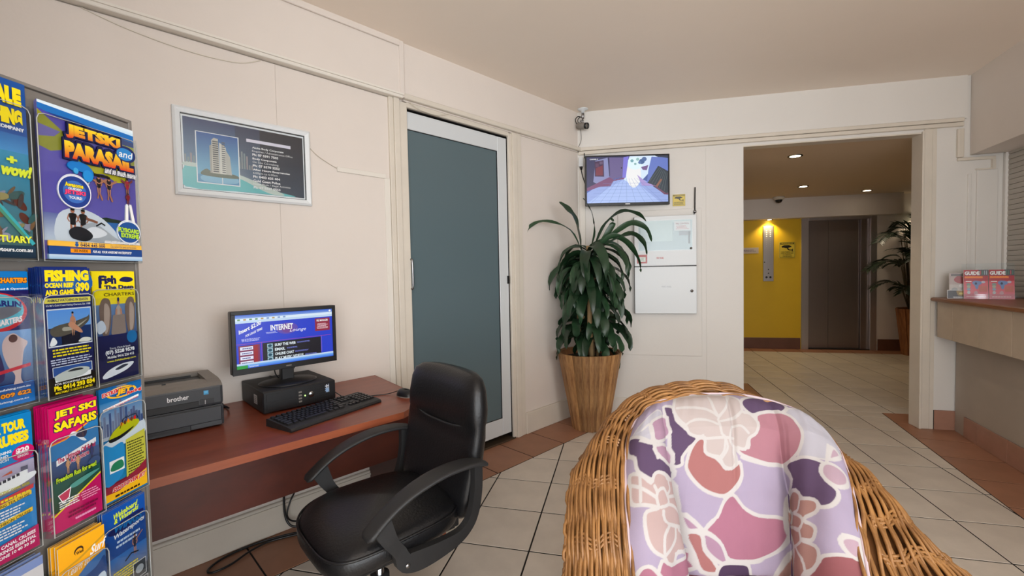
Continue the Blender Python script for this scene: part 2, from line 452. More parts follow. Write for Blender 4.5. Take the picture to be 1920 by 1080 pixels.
# cream tiles laid square to the back wall
for i in range(-9, 20):
    for j in range(-19, 14):
        p = [(i * TS + G, j * TS + G), ((i + 1) * TS - G, j * TS + G), ((i + 1) * TS - G, (j + 1) * TS - G), (i * TS + G, (j + 1) * TS - G)]
        cy = (j + .5) * TS; regs = []
        base = clip(p, 0, 1, FARM - 0.28 + 0.05)
        if not base: continue
        # main room part
        q = clip(clip(clip(base, -nL[0], -nL[1], 0.156 - G), nR[0], nR[1], 2.39 - G), 0, 1, 0.735 if i * TS < 1.785 else 1.50)
        for part in (q,):
            if len(part) > 2 and area(part) > 0.0006: regs.append(part)
        # between the brown border ends and the lobby
        if (j + 1) * TS > 0.7:
            if i * TS > 1.6:
                q = clip(clip(base, -1, 0, -1.785 - G), 0, -1, -1.50 - G)
                q2 = clip(clip(clip(clip(base, -1, 0, -1.785 - G), 0, -1, -0.735), 0, 1, 1.50 - G), nR[0], nR[1], 2.39 - G)
                if len(q) > 2 and area(q) > 0.0006: regs.append(q)
                if 0.735 < (j + 1) * TS and i * TS < 1.785 and len(q2) > 2 and area(q2) > 0.0006: regs.append(q2)
            if i * TS < 1.785 and (j + 1) * TS > 2.40:
                q = clip(clip(base, 1, 0, 1.785 + G), 0, -1, -2.40 - G)
                if len(q) > 2 and area(q) > 0.0006: regs.append(q)
        for r in regs: cream.append(r)
# terracotta border along the left wall
for k in range(-14, 4):
    t0 = -0.082 + k * 0.338
    p = [wpt(FL, x, y)[:2] for x, y in ((LWN, t0 + G), (-0.156 - G, t0 + G), (-0.156 - G, t0 + 0.338 - G), (LWN, t0 + 0.338 - G))]
    p = clip(p, 0, 1, 1.12)
    if len(p) > 2: brown.append(p)
# along the back wall
for k in range(0, 6):
    x0 = 1.785 - (k + 1) * 0.34
    p = [(x0 + G, 0.735 + G), (x0 + 0.34 - G, 0.735 + G), (x0 + 0.34 - G, 1.075), (x0 + G, 1.075)]
    p = clip(p, -nL[0], -nL[1], 0.156 - G)
    if len(p) > 2 and area(p) > 0.001: brown.append(p)
# in the opening, left side
for k in range(4):
    y0 = 1.08 + k * 0.335
    p = clip([(1.445, y0 + G), (1.785 - G, y0 + G), (1.785 - G, y0 + 0.335 - G), (1.445, y0 + 0.335 - G)], 0, 1, 2.40)
    if len(p) > 2: brown.append(p)
# along the right wall
for k in range(-12, 5):
    t0 = 0.545 + (k - 1) * 0.345
    p = [wpt(FR, x, y)[:2] for x, y in ((2.39 + G, t0 + G), (RWN + 0.02, t0 + G), (RWN + 0.02, t0 + 0.345 - G), (2.39 + G, t0 + 0.345 - G))]
    p = clip(p, 0, 1, 1.50)
    if len(p) > 2: brown.append(p)
for k in range(4):
    x0 = 2.95 + k * .34
    brown.append([(x0 + G, 1.16), (x0 + .34 - G, 1.16), (x0 + .34 - G, 1.5 - G), (x0 + G, 1.5 - G)])
# in front of the lift wall
for k in range(26):
    x0 = -1.0 + k * 0.34
    y0 = FARM - 0.28
    brown.append([(x0 + G, y0 + 0.05 + G), (x0 + .34 - G, y0 + 0.05 + G), (x0 + .34 - G, FARM + 0.16), (x0 + G, FARM + 0.16)])
def lay(tiles, material):
    vis, rest = [], MB()
    for p in tiles:
        cx = sum(a for a, b in p) / len(p); cy = sum(b for a, b in p) / len(p)
        v = in_view(cx, cy)
        if v and not (cy > 1.1 and v[0] < 1380) and not v[2] > 8.3: vis.append((v[2], p, cx, cy))
        else: tile_mb(p, rest)
    vis.sort(key=lambda t: t[0])
    for d, p, cx, cy in vis[300:]: tile_mb(p, rest)
    proto = None
    for d, p, cx, cy in vis[:300]:
        full = len(p) == 4 and abs(area(p) - (TS - 2 * G) ** 2) < 1e-6 and abs(p[0][1] - p[1][1]) < 1e-9
        if full and proto: o = put('tile', proto, FLOOR, T((cx, cy, 0)))
        else:
            me = tile_mb(p, None, cx, cy).mesh('tile', material)
            if full: proto = me
            o = put('tile', me, FLOOR, T((cx, cy, 0)))
    o = obj('tiles', rest, material, FLOOR); o['kind'] = 'stuff'
lay(cream, M_TILE); lay(brown, M_BTILE)

# ceilings
C_ = MB().prism([(-4.5, -7), (5.5, -7), (5.5, 1.2), (-4.5, 1.2)], CEILZ, CEILZ + 0.1)
struct(obj('ceiling', C_, M_CEIL))
C2 = MB().box(-1.5, 8.0, 1.2, 5.3, LCZ, LCZ + 0.08)
struct(obj('ceiling_lobby', C2, M_LCEIL))

# left wall with separate sheets
WL = struct(obj('wall_left', MB().box(LWN - 0.14, LWN - 0.012, -2.6, -0.98, 0, CEILZ).box(LWN - 0.14, LWN - 0.012, 0.14, 1.0, 0, CEILZ).box(LWN - 0.14, LWN - 0.012, -0.98, 0.14, 2.335, CEILZ)
    .box(LWN - 0.22, LWN - 0.14, -2.6, 1.0, 0, CEILZ), M_WALL, None, FL))
for a, b in ((-2.6, -1.5553), (-1.5547, -0.935)):
    obj('wall_panel', MB().box(LWN - 0.012, LWN, a, b, 0, 2.345, ch=0.0012), M_WALL, WL)
obj('wall_panel', MB().box(LWN - 0.012, LWN, 0.205, 0.985, 0, 2.345), M_WALL, WL)
obj('upper_wall_panel', MB().box(LWN - 0.012, LWN + 0.022, -2.6, -0.862, 2.372, CEILZ), M_WALL, WL)
obj('upper_wall_panel', MB().box(LWN - 0.012, LWN + 0.012, -0.832, 0.985, 2.345, CEILZ), M_WALL, WL)
obj('batten', MB().box(LWN - 0.012, LWN + 0.03, -0.862, -0.832, 2.36, CEILZ, ch=0.002), M_WALL, WL)
obj('cornice_strip', MB().box(LWN + 0.022, LWN + 0.036, -2.6, -0.862, 2.66, CEILZ, ch=0.003), M_WALL, WL)
struct(obj('trim_1', MB().box(LWN - 0.01, LWN + 0.04, -2.6, -0.85, 2.35, 2.374, ch=0.003).box(LWN + 0.022, LWN + 0.048, -2.6, -0.85, 2.366, 2.376), M_TRIMW, None, FL))
# end wall behind the rack
struct(obj('wall_entrance', MB().box(LWN - 0.1, 0.95, -2.6, -2.475, 0, CEILZ), M_WALL, None, FL))
ENT = wpt(FL, 0.95, -2.6)
struct(obj('wall_entrance_side', MB().box(ENT[0] - 0.35, ENT[0] - 0.22, -6.6, ENT[1] + .05, 0, CEILZ), M_WALL))
# skirtings
struct(obj('baseboard_left', MB().box(LWN, LWN + 0.02, -2.475, -0.935, 0, 0.155, ch=0.003).box(LWN, LWN + 0.026, -2.475, -0.935, 0.132, 0.142).box(LWN, LWN + 0.02, 0.205, 0.965, 0, 0.17, ch=0.004), M_TRIM, None, FL))
# back wall with the wide opening to the lobby
bt = 0.09
WB = struct(obj('wall_back', MB().box(0.02, 1.447, BWM, BWM + bt, 0, CEILZ).box(1.447, 2.715, BWM, BWM + bt, HEADZ - 0.01, CEILZ).box(2.715, 3.6, BWM, BWM + bt, 0, CEILZ), M_WALLW, None, FB))
obj('upper_wall_panel', MB().box(0.02, 2.985, BWM - 0.014, BWM, 2.375, CEILZ), M_WALLW, WB)
obj('wall_panel', MB().box(1.155, 1.445, BWM - 0.004, BWM, 0, 2.30), M_WALLW, WB)
struct(obj('baseboard_back', MB().box(0.02, 1.442, BWM - 0.018, BWM, 0, 0.15, ch=0.004), M_TRIMW, None, FB))
# corner batten and cable ducts above
struct(obj('trim_2', MB().box(0.095, 0.145, BWM - 0.012, BWM, 0, 2.30, ch=0.003), M_TRIMW, None, FB))
struct(obj('trim_3', MB().box(0.09, 2.965, BWM - 0.026, BWM - 0.0, 2.352, 2.382, ch=0.004).box(0.09, 2.965, BWM - 0.022, BWM - 0.0, 2.318, 2.349, ch=0.004), M_TRIM, None, FB))
# opening jambs
struct(obj('trim_4', MB().box(2.715, 2.772, BWM - 0.012, BWM, 0, 2.318, ch=0.004).box(2.70, 2.716, BWM - 0.02, BWM + bt + 0.02, 0, 2.30, ch=0.003).box(2.772, 2.80, BWM - 0.006, BWM, 0, 2.318), M_TRIM, None, FB))
struct(obj('trim_5', MB().box(1.442, 2.70, BWM - 0.004, BWM + bt + 0.01, HEADZ - 0.014, HEADZ - 0.004), M_TRIM, None, FB))
# duct dropping to the counter recess
struct(obj('trim_6', MB().box(2.925, 2.965, BWM - 0.024, BWM, 2.085, 2.30, ch=0.006).box(2.93, 3.165, BWM - 0.022, BWM, 2.06, 2.082, ch=0.003).box(3.145, 3.165, BWM - 0.02, BWM, 1.99, 2.06).box(3.05, 3.165, BWM - 0.016, BWM, 1.985, 1.996), M_TRIM, None, FB))
struct(obj('trim_7', MB().box(3.0, 3.02, BWM - 0.012, BWM, 1.035, 1.96, ch=0.002).box(3.055, 3.185, BWM - 0.014, BWM, 1.035, 1.985, ch=0.003), M_WALLW, None, FB))
# right wall: low wall, bulkhead, roller shutter recess
WR = struct(obj('wall_right', MB().box(RWN, RWN + 0.09, -1.9, 1.50, 0, 1.0).box(2.806, 3.3, -1.9, 1.53, 2.10, CEILZ).box(3.16, 3.3, -1.9, 1.58, 1.0, 2.12), M_RLOW, None, FR))
WR.data.materials.append(M_WALL)
for pgon in WR.data.polygons:
    if pgon.center.z > 1.02: pgon.material_index = 1
struct(obj('wall_right_front', MB().box(2.80, 2.95, -2.0, -1.9, 0, CEILZ), M_WALL, None, FR))
struct(obj('wall_column', MB().box(2.80, 2.945, BWM - 0.004, BWM, 0, 0.73), M_WALLW, None, FB))
BR = struct(obj('baseboard_right', MB().box(RWN - 0.004, RWN, -1.9, 1.36, 0, 0.15), M_GROUT, None, FR))
edges = [1.362, 1.20, 0.87, 0.54, 0.21, -0.12, -0.45, -0.78, -1.11, -1.44, -1.77, -1.898]
for a, b in zip(edges[1:], edges[:-1]):
    obj('skirting_tile', MB().box(RWN - 0.012, RWN - 0.003, a + 0.002, b - 0.002, 0.001, 0.152, ch=0.0015), M_STILE, BR)
BR2 = struct(obj('baseboard_column', MB().box(2.80, 2.94, BWM - 0.010, BWM - 0.004, 0, 0.15), M_GROUT, None, FB))
obj('skirting_tile', MB().box(2.802, 2.936, BWM - 0.018, BWM - 0.008, 0.001, 0.152, ch=0.0015), M_STILE, BR2)

# lobby shell
YEL_END = 3.235
WF = struct(obj('wall_far', MB().box(-1.5, YEL_END, FARM, FARM + 0.1, 0, 2.06).box(YEL_END, 4.245, FARM + 0.2, FARM + 0.3, 0, 2.4), M_YEL, None, FB))
struct(obj('wall_far_right', MB().box(4.245, 8.0, FARM, FARM + 0.1, 0, 2.4), M_WALL, None, FB))
struct(obj('wall_lobby_bulkhead', MB().box(-1.5, 4.5, FARM - 0.17, FARM + 0.12, 2.025, 2.4), M_WALL, None, FB))
struct(obj('baseboard_far', MB().box(-1.5, 3.225, FARM - 0.015, FARM, 0, 0.175, ch=0.003).box(4.27, 8, FARM - 0.015, FARM, 0, 0.17), M_BRNSK, None, FB))
struct(obj('wall_lobby_left', MB().box(1.33, 1.44, BWM + bt, 2.06, 0, LCZ), M_WALL, None, FB))
struct(obj('wall_lobby_end', MB().box(-1.5, -1.4, BWM, 4.9, 0, LCZ), M_WALL, None, FB))
struct(obj('wall_lobby_right', MB().box(7.9, 8.0, BWM, 4.9, 0, LCZ), M_WALL, None, FB))
struct(obj('wall_lobby_near', MB().box(3.3, 8.0, BWM + .35, BWM + 0.45, 0, LCZ).box(-1.5, 1.33, BWM + bt + .02, BWM + bt + 0.1, 0, LCZ), M_WALL, None, FB))

# lift doors
LD_ = struct(obj('door_2', MB().box(3.235, 4.245, FARM + 0.10, FARM + 0.19, 0, 2.03), M_SLATE, None, FB))
obj('lift_frame', MB().box(3.235, 3.335, FARM - 0.02, FARM + 0.16, 0, 2.03, ch=0.003).box(4.165, 4.245, FARM - 0.02, FARM + 0.16, 0, 2.03, ch=0.003).box(3.335, 4.165, FARM - 0.02, FARM + 0.16, 1.985, 2.03, ch=0.003), M_STEEL, LD_)
obj('door_leaf', MB().box(3.337, 3.633, FARM + 0.06, FARM + 0.09, 0.01, 1.985, ch=0.002), M_STEELD, LD_)
obj('door_leaf', MB().box(3.637, 4.055, FARM + 0.065, FARM + 0.095, 0.01, 1.985, ch=0.002), M_STEELD, LD_)
obj('side_return', MB().box(4.06, 4.163, FARM + 0.03, FARM + 0.07, 0.01, 1.985, ch=0.002), M_STEELD, LD_)
obj('sill', MB().box(3.335, 4.165, FARM - 0.01, FARM + 0.09, 0.0, 0.012), M_SLATE, LD_)

# sliding door in the left wall
D1 = struct(obj('door_1', MB().box(LWN - 0.10, LWN - 0.09, -0.98, 0.14, 0.0, 2.34), M_SLATE, None, FL))
dx0, dx1 = LWN - 0.045, LWN - 0.015
obj('stile', MB().box(dx0, dx1, -0.025, 0.068, 0.05, 2.30, ch=0.003), M_ALU, D1)
obj('stile', MB().box(dx0, dx1, -0.965, -0.90, 0.05, 2.30, ch=0.003), M_ALU, D1)
obj('top_rail', MB().box(dx0, dx1, -0.90, -0.025, 2.192, 2.30, ch=0.003), M_ALU, D1)
obj('bottom_rail', MB().box(dx0, dx1, -0.90, -0.025, 0.05, 0.178, ch=0.003), M_ALU, D1)
gl = obj('glass_pane', MB().box(dx0 + 0.008, dx1 - 0.009, -0.905, -0.02, 0.17, 2.20), M_TEAL, D1)
obj('glazing_gasket', MB().box(dx1 - 0.01, dx1 - 0.004, -0.03, -0.024, 0.178, 2.192).box(dx1 - 0.01, dx1 - 0.004, -0.9, -0.024, 2.188, 2.194).box(dx1 - 0.01, dx1 - 0.004, -0.9, -0.024, 0.176, 0.182), M_BLACK, D1)
hp = [(dx1 - 0.01, -0.812, 1.195), (dx1 + 0.022, -0.810, 1.195), (dx1 + 0.034, -0.806, 1.215), (dx1 + 0.034, -0.806, 1.36), (dx1 + 0.022, -0.810, 1.38), (dx1 - 0.01, -0.812, 1.38)]
obj('door_handle', MB().tube(spline(hp, 26), 0.007, 8), M_CHROME, D1)
obj('lock_keep', MB().box(dx1, dx1 + 0.012, 0.05, 0.066, 1.2, 1.26), M_SLATE, D1)
obj('closing_strip', MB().box(dx1 - 0.03, dx1 + 0.004, 0.069, 0.073, 0.0, 2.31), M_SLATE, D1)
obj('threshold', MB().box(LWN - 0.09, LWN + 0.012, -0.87, 0.09, 0.0, 0.012, ch=0.002), mat('worn_bronze_sill', S(84, 70, 56), 0.5, metal=0.3, noise=0.2), D1)
obj('track_head', MB().box(LWN - 0.09, LWN - 0.015, -0.87, 0.09, 2.31, 2.34), M_SLATE, D1)
struct(obj('trim_8', MB().box(LWN - 0.012, LWN + 0.016, -0.935, -0.905, 0, 2.35, ch=0.004).box(LWN - 0.02, LWN + 0.022, -0.905, -0.865, 0, 2.35, ch=0.005).box(LWN - 0.03, LWN + 0.010, -0.865, -0.808, 0, 2.34, ch=0.003)
    .box(LWN - 0.03, LWN + 0.008, 0.072, 0.105, 0, 2.34, ch=0.003).box(LWN - 0.02, LWN + 0.02, 0.105, 0.155, 0, 2.35, ch=0.005).box(LWN - 0.012, LWN + 0.014, 0.155, 0.205, 0, 2.35, ch=0.004)
    .box(LWN - 0.03, LWN + 0.006, -0.81, 0.075, 2.316, 2.35, ch=0.003), M_TRIM, None, FL))
struct(obj('trim_9', MB().box(LWN, LWN + 0.006, -0.972, -0.936, 0.15, 1.862, ch=0.002).box(LWN, LWN + 0.009, -1.258, -0.962, 1.858, 1.885, ch=0.002), M_TRIMW, None, FL))
# duct over the door
struct(obj('trim_10', MB().box(LWN + 0.012, LWN + 0.04, -0.835, 0.95, 2.352, 2.384, ch=0.004), M_TRIM, None, FL))

# window fronts behind the camera and to the right of it
def glazed(name, F_, x0, x1, y, n):
    mb = MB(); st = (x1 - x0) / n
    for k in range(n + 1): mb.box(x0 + k * st - 0.03, x0 + k * st + 0.03, y - 0.04, y + 0.04, 0, CEILZ)
    mb.box(x0, x1, y - 0.04, y + 0.04, 0, 0.08).box(x0, x1, y - 0.04, y + 0.04, CEILZ - 0.2, CEILZ)
    o = struct(obj(name, mb, M_ALU, None, F_))
    obj('pane', MB().box(x0, x1, y - 0.004, y + 0.004, 0.08, CEILZ - 0.2), clear_mat('window_glass', (0.95, 0.97, 0.97), 0.02, 0.02), o)
glazed('window_1', Matrix.Identity(4), ENT[0] - 0.3, 3.9, -6.6, 5)
glazed('window_2', Matrix.Rotation(PI / 2, 4, 'Z') @ T((0, 0, 0)), -6.6, -1.75, -3.7, 4)
struct(obj('wall_side_return', MB().box(3.0, 3.75, -1.82, -1.72, 0, CEILZ), M_WALL))
# ------------------------------------------------------------------ desk (left wall frame: x = distance from wall centre plane, y = along wall)
DT = 0.70
dk = thing('desk', 'long cherry laminate desk against the cream wall with a deep front panel', 'desk', FL @ T((-0.1, -1.7, 0)))
DM = FL @ T((-0.1, -1.7, 0))
def inD(mb): return mb.xf(T((0.1, 1.7, 0)))
top = [(LWN + .004, -2.42), (0.245, -2.42), (0.245, -1.335), (0.215, -1.275), (0.0, -1.135), (LWN + .004, -1.075)]
obj('desk_top', inD(MB().prism(top, DT - 0.027, DT)), M_DESK, dk)
eb = MB()
for a, b in zip(top[1:-1], top[2:]):
    a, b = Vector((*a, 0)), Vector((*b, 0)); d = (b - a).normalized(); n = Vector((-d.y, d.x, 0)) * -1
    n = Vector((d.y, -d.x, 0))
    q = [a, b, b + n * 0.002, a + n * 0.002]
    eb.add([(p.x, p.y, DT - 0.0275) for p in q] + [(p.x, p.y, DT + 0.0006) for p in q], [(0, 1, 2, 3), (4, 7, 6, 5), (0, 4, 5, 1), (1, 5, 6, 2), (2, 6, 7, 3), (3, 7, 4, 0)])
fix(obj('edge_band', inD(eb), M_DESKE, dk))
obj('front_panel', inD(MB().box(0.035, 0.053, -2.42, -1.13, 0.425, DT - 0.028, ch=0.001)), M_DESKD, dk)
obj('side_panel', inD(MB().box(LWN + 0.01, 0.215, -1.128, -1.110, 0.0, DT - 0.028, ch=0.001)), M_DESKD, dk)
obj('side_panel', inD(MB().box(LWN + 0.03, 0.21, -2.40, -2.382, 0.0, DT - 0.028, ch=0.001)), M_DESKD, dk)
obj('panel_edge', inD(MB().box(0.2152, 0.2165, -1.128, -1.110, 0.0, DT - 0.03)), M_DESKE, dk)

# lock box standing on the floor by the desk end
lb = thing('lock_box', 'black metal lock box on the floor inside the right end of the desk', 'box', FL @ T((0.13, -1.22, 0)))
obj('box_body', MB().box(-0.11, 0.10, -0.075, 0.075, 0.0, 0.30, ch=0.003), M_BLACK, lb)
obj('lock', MB().lathe([(0, 0.0), (0.012, 0.0), (0.012, 0.008), (0.009, 0.011), (0.0, 0.011)], seg=14).xf(Matrix.Translation((0.10, 0.01, 0.06)) @ Matrix.Rotation(PI / 2, 4, 'Y')), M_CHROME, lb)

# ------------------------------------------------------------------ computer
pc = thing('desktop_computer', 'flat black desktop computer case lying under the monitor', 'computer', FL @ T((-0.315, -1.606, DT)) @ Matrix.Rotation(0.0, 4, 'Z') @ Matrix.Diagonal((0.93, 0.95, 1.0, 1)))
body = MB().box(-0.185, 0.155, -0.163, 0.163, 0.004, 0.098, ch=0.004)
for x in (-0.15, 0.13):
    for y in (-0.14, 0.14): body.box(x - 0.012, x + 0.012, y - 0.012, y + 0.012, 0, 0.006)
obj('case', body, M_BLACKM, pc)
obj('front_bezel', MB().box(0.155, 0.163, -0.163, 0.163, 0.006, 0.096, ch=0.003).box(0.1625, 0.1645, -0.15, -0.02, 0.052, 0.085, ch=0.0008).box(0.1625, 0.1645, -0.15, -0.02, 0.015, 0.046, ch=0.0008), M_BLACK, pc)
gr = MB()
for i in range(7):
    for j in range(11): gr.box(0.1625, 0.1638, 0.028 + j * 0.0105, 0.034 + j * 0.0105, 0.014 + i * 0.0105, 0.020 + i * 0.0105)
g_ = obj('vent_grille', gr, M_SLATE, pc); g_['kind'] = 'stuff'
obj('power_button', MB().lathe([(0, 0), (0.014, 0), (0.014, 0.004), (0.010, 0.007), (0, 0.0075)], seg=20).xf(T((0.163, 0.045, 0.052)) @ Matrix.Rotation(PI / 2, 4, 'Y')), M_CHROME, pc)
obj('status_light', MB().lathe([(0, 0), (0.003, 0), (0.003, 0.002), (0, 0.002)], seg=8).xf(T((0.163, 0.017, 0.05)) @ Matrix.Rotation(PI / 2, 4, 'Y')), M_LED, pc)
for z in (0.028, 0.042, 0.056, 0.070): obj('port', MB().box(0.163, 0.1646, -0.012, 0.002, z - 0.004, z + 0.003), M_MGREY, pc)
st = Print(0.02, 0.038); leaflet_mb(0.02, 0.038, st, 0.0003, S(150, 165, 190)); st.rect(0.1, 0.55, 0.9, 0.95, S(215, 218, 225)); st.ell(0.5, 0.27, 0.42, 0.24, S(140, 170, 205))
obj('sticker', st, M_PRINT, pc, T((0.1634, 0.112, 0.045)) @ PX)
sl = Print(0.05, 0.04); leaflet_mb(0.05, 0.04, sl, 0.0003, S(190, 190, 190)); sl.lines(0.1, 0.1, 0.9, 0.9, 4, S(60, 60, 60))
obj('side_label', sl, M_PRINT, pc, T((0.02, -0.1634, 0.03)) @ PY)

mo = thing('monitor', 'widescreen monitor showing a blue internet page on the computer case', 'monitor', FL @ T((-0.30, -1.614, DT + 0.098)) @ Matrix.Rotation(0.01, 4, 'Z'))
MW, MH, MZ = 0.456, 0.278, 0.065
shell = MB().box(-0.028, 0.012, -MW / 2, MW / 2, MZ, MZ + MH, ch=0.004).box(-0.055, -0.028, -0.12, 0.12, MZ + 0.05, MZ + 0.23, ch=0.012)
obj('monitor_shell', shell, M_BLACK, mo)
b_ = 0.017
obj('bezel', MB().box(0.012, 0.0165, -MW / 2, MW / 2, MZ, MZ + 0.026, ch=0.0015).box(0.012, 0.0165, -MW / 2, MW / 2, MZ + MH - b_, MZ + MH, ch=0.0015).box(0.012, 0.0165, -MW / 2, -MW / 2 + b_, MZ + .02, MZ + MH - .01, ch=0.0015).box(0.012, 0.0165, MW / 2 - b_, MW / 2, MZ + .02, MZ + MH - .01, ch=0.0015), M_BLACK, mo)
sw, sh = MW - 2 * b_, MH - 0.043
s = Print(sw, sh, 0.00004)
BL = S(34, 60, 196)
s.rect(0, 0, 1, 1, BL)
s.grad(0, 0.86, 1, 1.0, S(170, 205, 240), S(40, 90, 200)); s.rect(0.0, 0.885, 1, 0.935, S(214, 230, 245)); s.rect(0, 0.845, 1, 0.88, S(190, 214, 236))
for k in range(9): s.rect(0.02 + k * 0.055, 0.895, 0.045 + k * 0.055, 0.925, random.choice([S(90, 140, 90), S(120, 150, 200), S(180, 150, 90)]))
s.ell(0.975, 0.965, 0.012, 0.02, W_)
s.text('Insert $2.00', 0.03, 0.63, 0.24, 0.72, W_, 0.03, slope=0.42); s.text('FOR USAGE TERMS', 0.09, 0.58, 0.25, 0.625, W_, 0.02, slope=0.42)
s.lines(0.04, 0.50, 0.24, 0.56, 3, S(190, 195, 240))
s.ell(0.50, 0.68, 0.11, 0.11, S(90, 70, 170)); s.ell(0.50, 0.68, 0.06, 0.09, S(110, 60, 140))
s.text('INTERNET', 0.33, 0.66, 0.56, 0.77, W_, 0.03); s.text('Lounge', 0.52, 0.585, 0.69, 0.67, S(235, 235, 250), 0.0, shear=0.35)
s.lines(0.28, 0.61, 0.40, 0.645, 2, S(200, 205, 240))
s.rect(0.80, 0.56, 0.97, 0.82, S(140, 36, 60)); s.text('FILE MANAGER', 0.82, 0.755, 0.95, 0.795, W_, 0.03); s.lines(0.82, 0.60, 0.96, 0.72, 5, S(235, 200, 210))
s.rect(0.0, 0.455, 0.98, 0.462, S(170, 70, 150)); s.rect(0.235, 0.07, 0.24, 0.455, S(150, 60, 160)); s.rect(0.865, 0.12, 0.869, 0.455, S(160, 120, 200))
s.rect(0.02, 0.06, 0.22, 0.43, S(120, 40, 80)); s.rect(0.16, 0.06, 0.20, 0.43, S(150, 30, 40))
for k in range(4): s.rect(0.035, 0.345 - k * 0.09, 0.155, 0.405 - k * 0.09, S(225, 228, 245)); s.lines(0.045, 0.355 - k * 0.09, 0.15, 0.395 - k * 0.09, 1, S(60, 60, 130))
s.rect(0.245, 0.06, 0.86, 0.44, S(22, 20, 28))
for k, (tt, xe) in enumerate((('SURF THE WEB', 0.58), ('EMAIL', 0.47), ('ONLINE CHAT', 0.56), ('PLAY MUSIC VIDEOS', 0.66))):
    y = 0.335 - k * 0.088
    s.rect(0.29, y, 0.345, y + 0.078, S(150, 185, 200)); s.ell(0.317, y + 0.04, 0.02, 0.028, S(20, 70, 90))
    s.text(tt, 0.365, y + 0.015, xe, y + 0.07, S(225, 235, 240), 0.03); s.lines(xe + 0.01, y + 0.03, xe + 0.16, y + 0.06, 2, S(120, 130, 220))
s.grad(0, 0, 1, 0.07, S(30, 90, 215), S(120, 180, 240)); s.rect(0.0, 0.0, 0.10, 0.062, S(40, 150, 60)); s.rect(0, 0.068, 1, 0.10, S(190, 210, 235)); s.text('Internet', 0.115, 0.015, 0.20, 0.05, W_, 0.0)
obj('screen', s, M_SCREEN, mo, T((0.0125, -MW / 2 + b_, MZ + 0.026)) @ PX)
obj('stand_neck', MB().box(-0.035, 0.0, -0.028, 0.028, 0.006, MZ + 0.09, ch=0.004), M_BLACK, mo)
obj('stand_foot', MB().lathe([(0, 0.014), (0.03, 0.012), (0.118, 0.006), (0.125, 0.003), (0.123, 0.0), (0, 0.0)], seg=40).xf(Matrix.Diagonal((0.88, 1.0, 1, 1))), M_BLACK, mo)
obj('maker_mark', MB().box(0.0165, 0.0168, -0.012, 0.012, MZ + 0.010, MZ + 0.015), M_MGREY, mo)
obj('cable', MB().tube(spline([(-0.045, 0.08, MZ + 0.05), (-0.06, 0.05, 0.05), (-0.09, 0.03, 0.01), (-0.16, 0.02, 0.006)], 20), 0.003, 6).tube(spline([(-0.045, -0.05, MZ + 0.05), (-0.05, -0.04, 0.04), (-0.07, -0.02, 0.008), (-0.16, -0.03, 0.006)], 20), 0.003, 6), M_BLACK, mo)

# keyboard
kb = thing('keyboard', 'black full-size keyboard at an angle in front of the computer', 'keyboard', FL @ T((0.012, -1.562, DT)) @ Matrix.Rotation(0.25, 4, 'Z'))
kprof = [(-0.078, 0.0), (0.083, 0.0), (0.086, 0.006), (0.080, 0.013), (0.062, 0.017), (-0.070, 0.030), (-0.078, 0.028)]
obj('keyboard_body', MB().prism(kprof, -0.222, 0.222, axis='y'), M_BLACKM, kb)
def key_mesh(wd):
    return MB().add([(-.0078, -wd / 2, 0), (.0078, -wd / 2, 0), (.0078, wd / 2, 0), (-.0078, wd / 2, 0), (-.006, -wd / 2 + .002, .007), (.0058, -wd / 2 + .002, .007), (.0058, wd / 2 - .002, .007), (-.006, wd / 2 - .002, .007)],
        [(0, 1, 5, 4), (1, 2, 6, 5), (2, 3, 7, 6), (3, 0, 4, 7), (4, 5, 6, 7)]).mesh('key', M_BLACK)
KM = {}
def key(x, y, wd=0.0165):
    wd = round(wd, 4)
    if wd not in KM: KM[wd] = key_mesh(wd)
    z = 0.0165 + (0.062 - x) * 0.098
    put('key', KM[wd], kb, T((x, y, z)) @ Matrix.Rotation(0.098, 4, 'Y'))
rows = [(-0.060, 0), (-0.036, 0), (-0.017, 1), (0.002, 1), (0.021, 2), (0.040, 3)]
P_ = 0.019
for r_i, (x, kind) in enumerate(rows):
    y = -0.205
    if r_i == 0:
        for k in range(13): key(x, y + P_ * k * 1.16)
    elif r_i < 5:
        key(x, y + (0.004 * r_i) / 2, 0.0165 + 0.004 * r_i)
        for k in range(1, 13 if r_i < 4 else 11): key(x, y + P_ * k + 0.006 * (r_i - 1))
        key(x, y + P_ * 13.6, 0.03 - 0.002 * r_i + (0.016 if r_i == 4 else 0))
    else:
        key(x, y + 0.004, 0.024); key(x, y + 0.03, 0.02); key(x, y + 0.056, 0.02); key(x, y + 0.12, 0.10); key(x, y + 0.19, 0.02); key(x, y + 0.216, 0.02); key(x, y + 0.242, 0.024)
    for k in range(3):
        if r_i in (0, 1, 2) or (r_i == 4 and k == 1) or r_i == 5: key(x, 0.085 + P_ * k)
    for k in range(4):
        if r_i > 0: key(x, 0.148 + P_ * k)
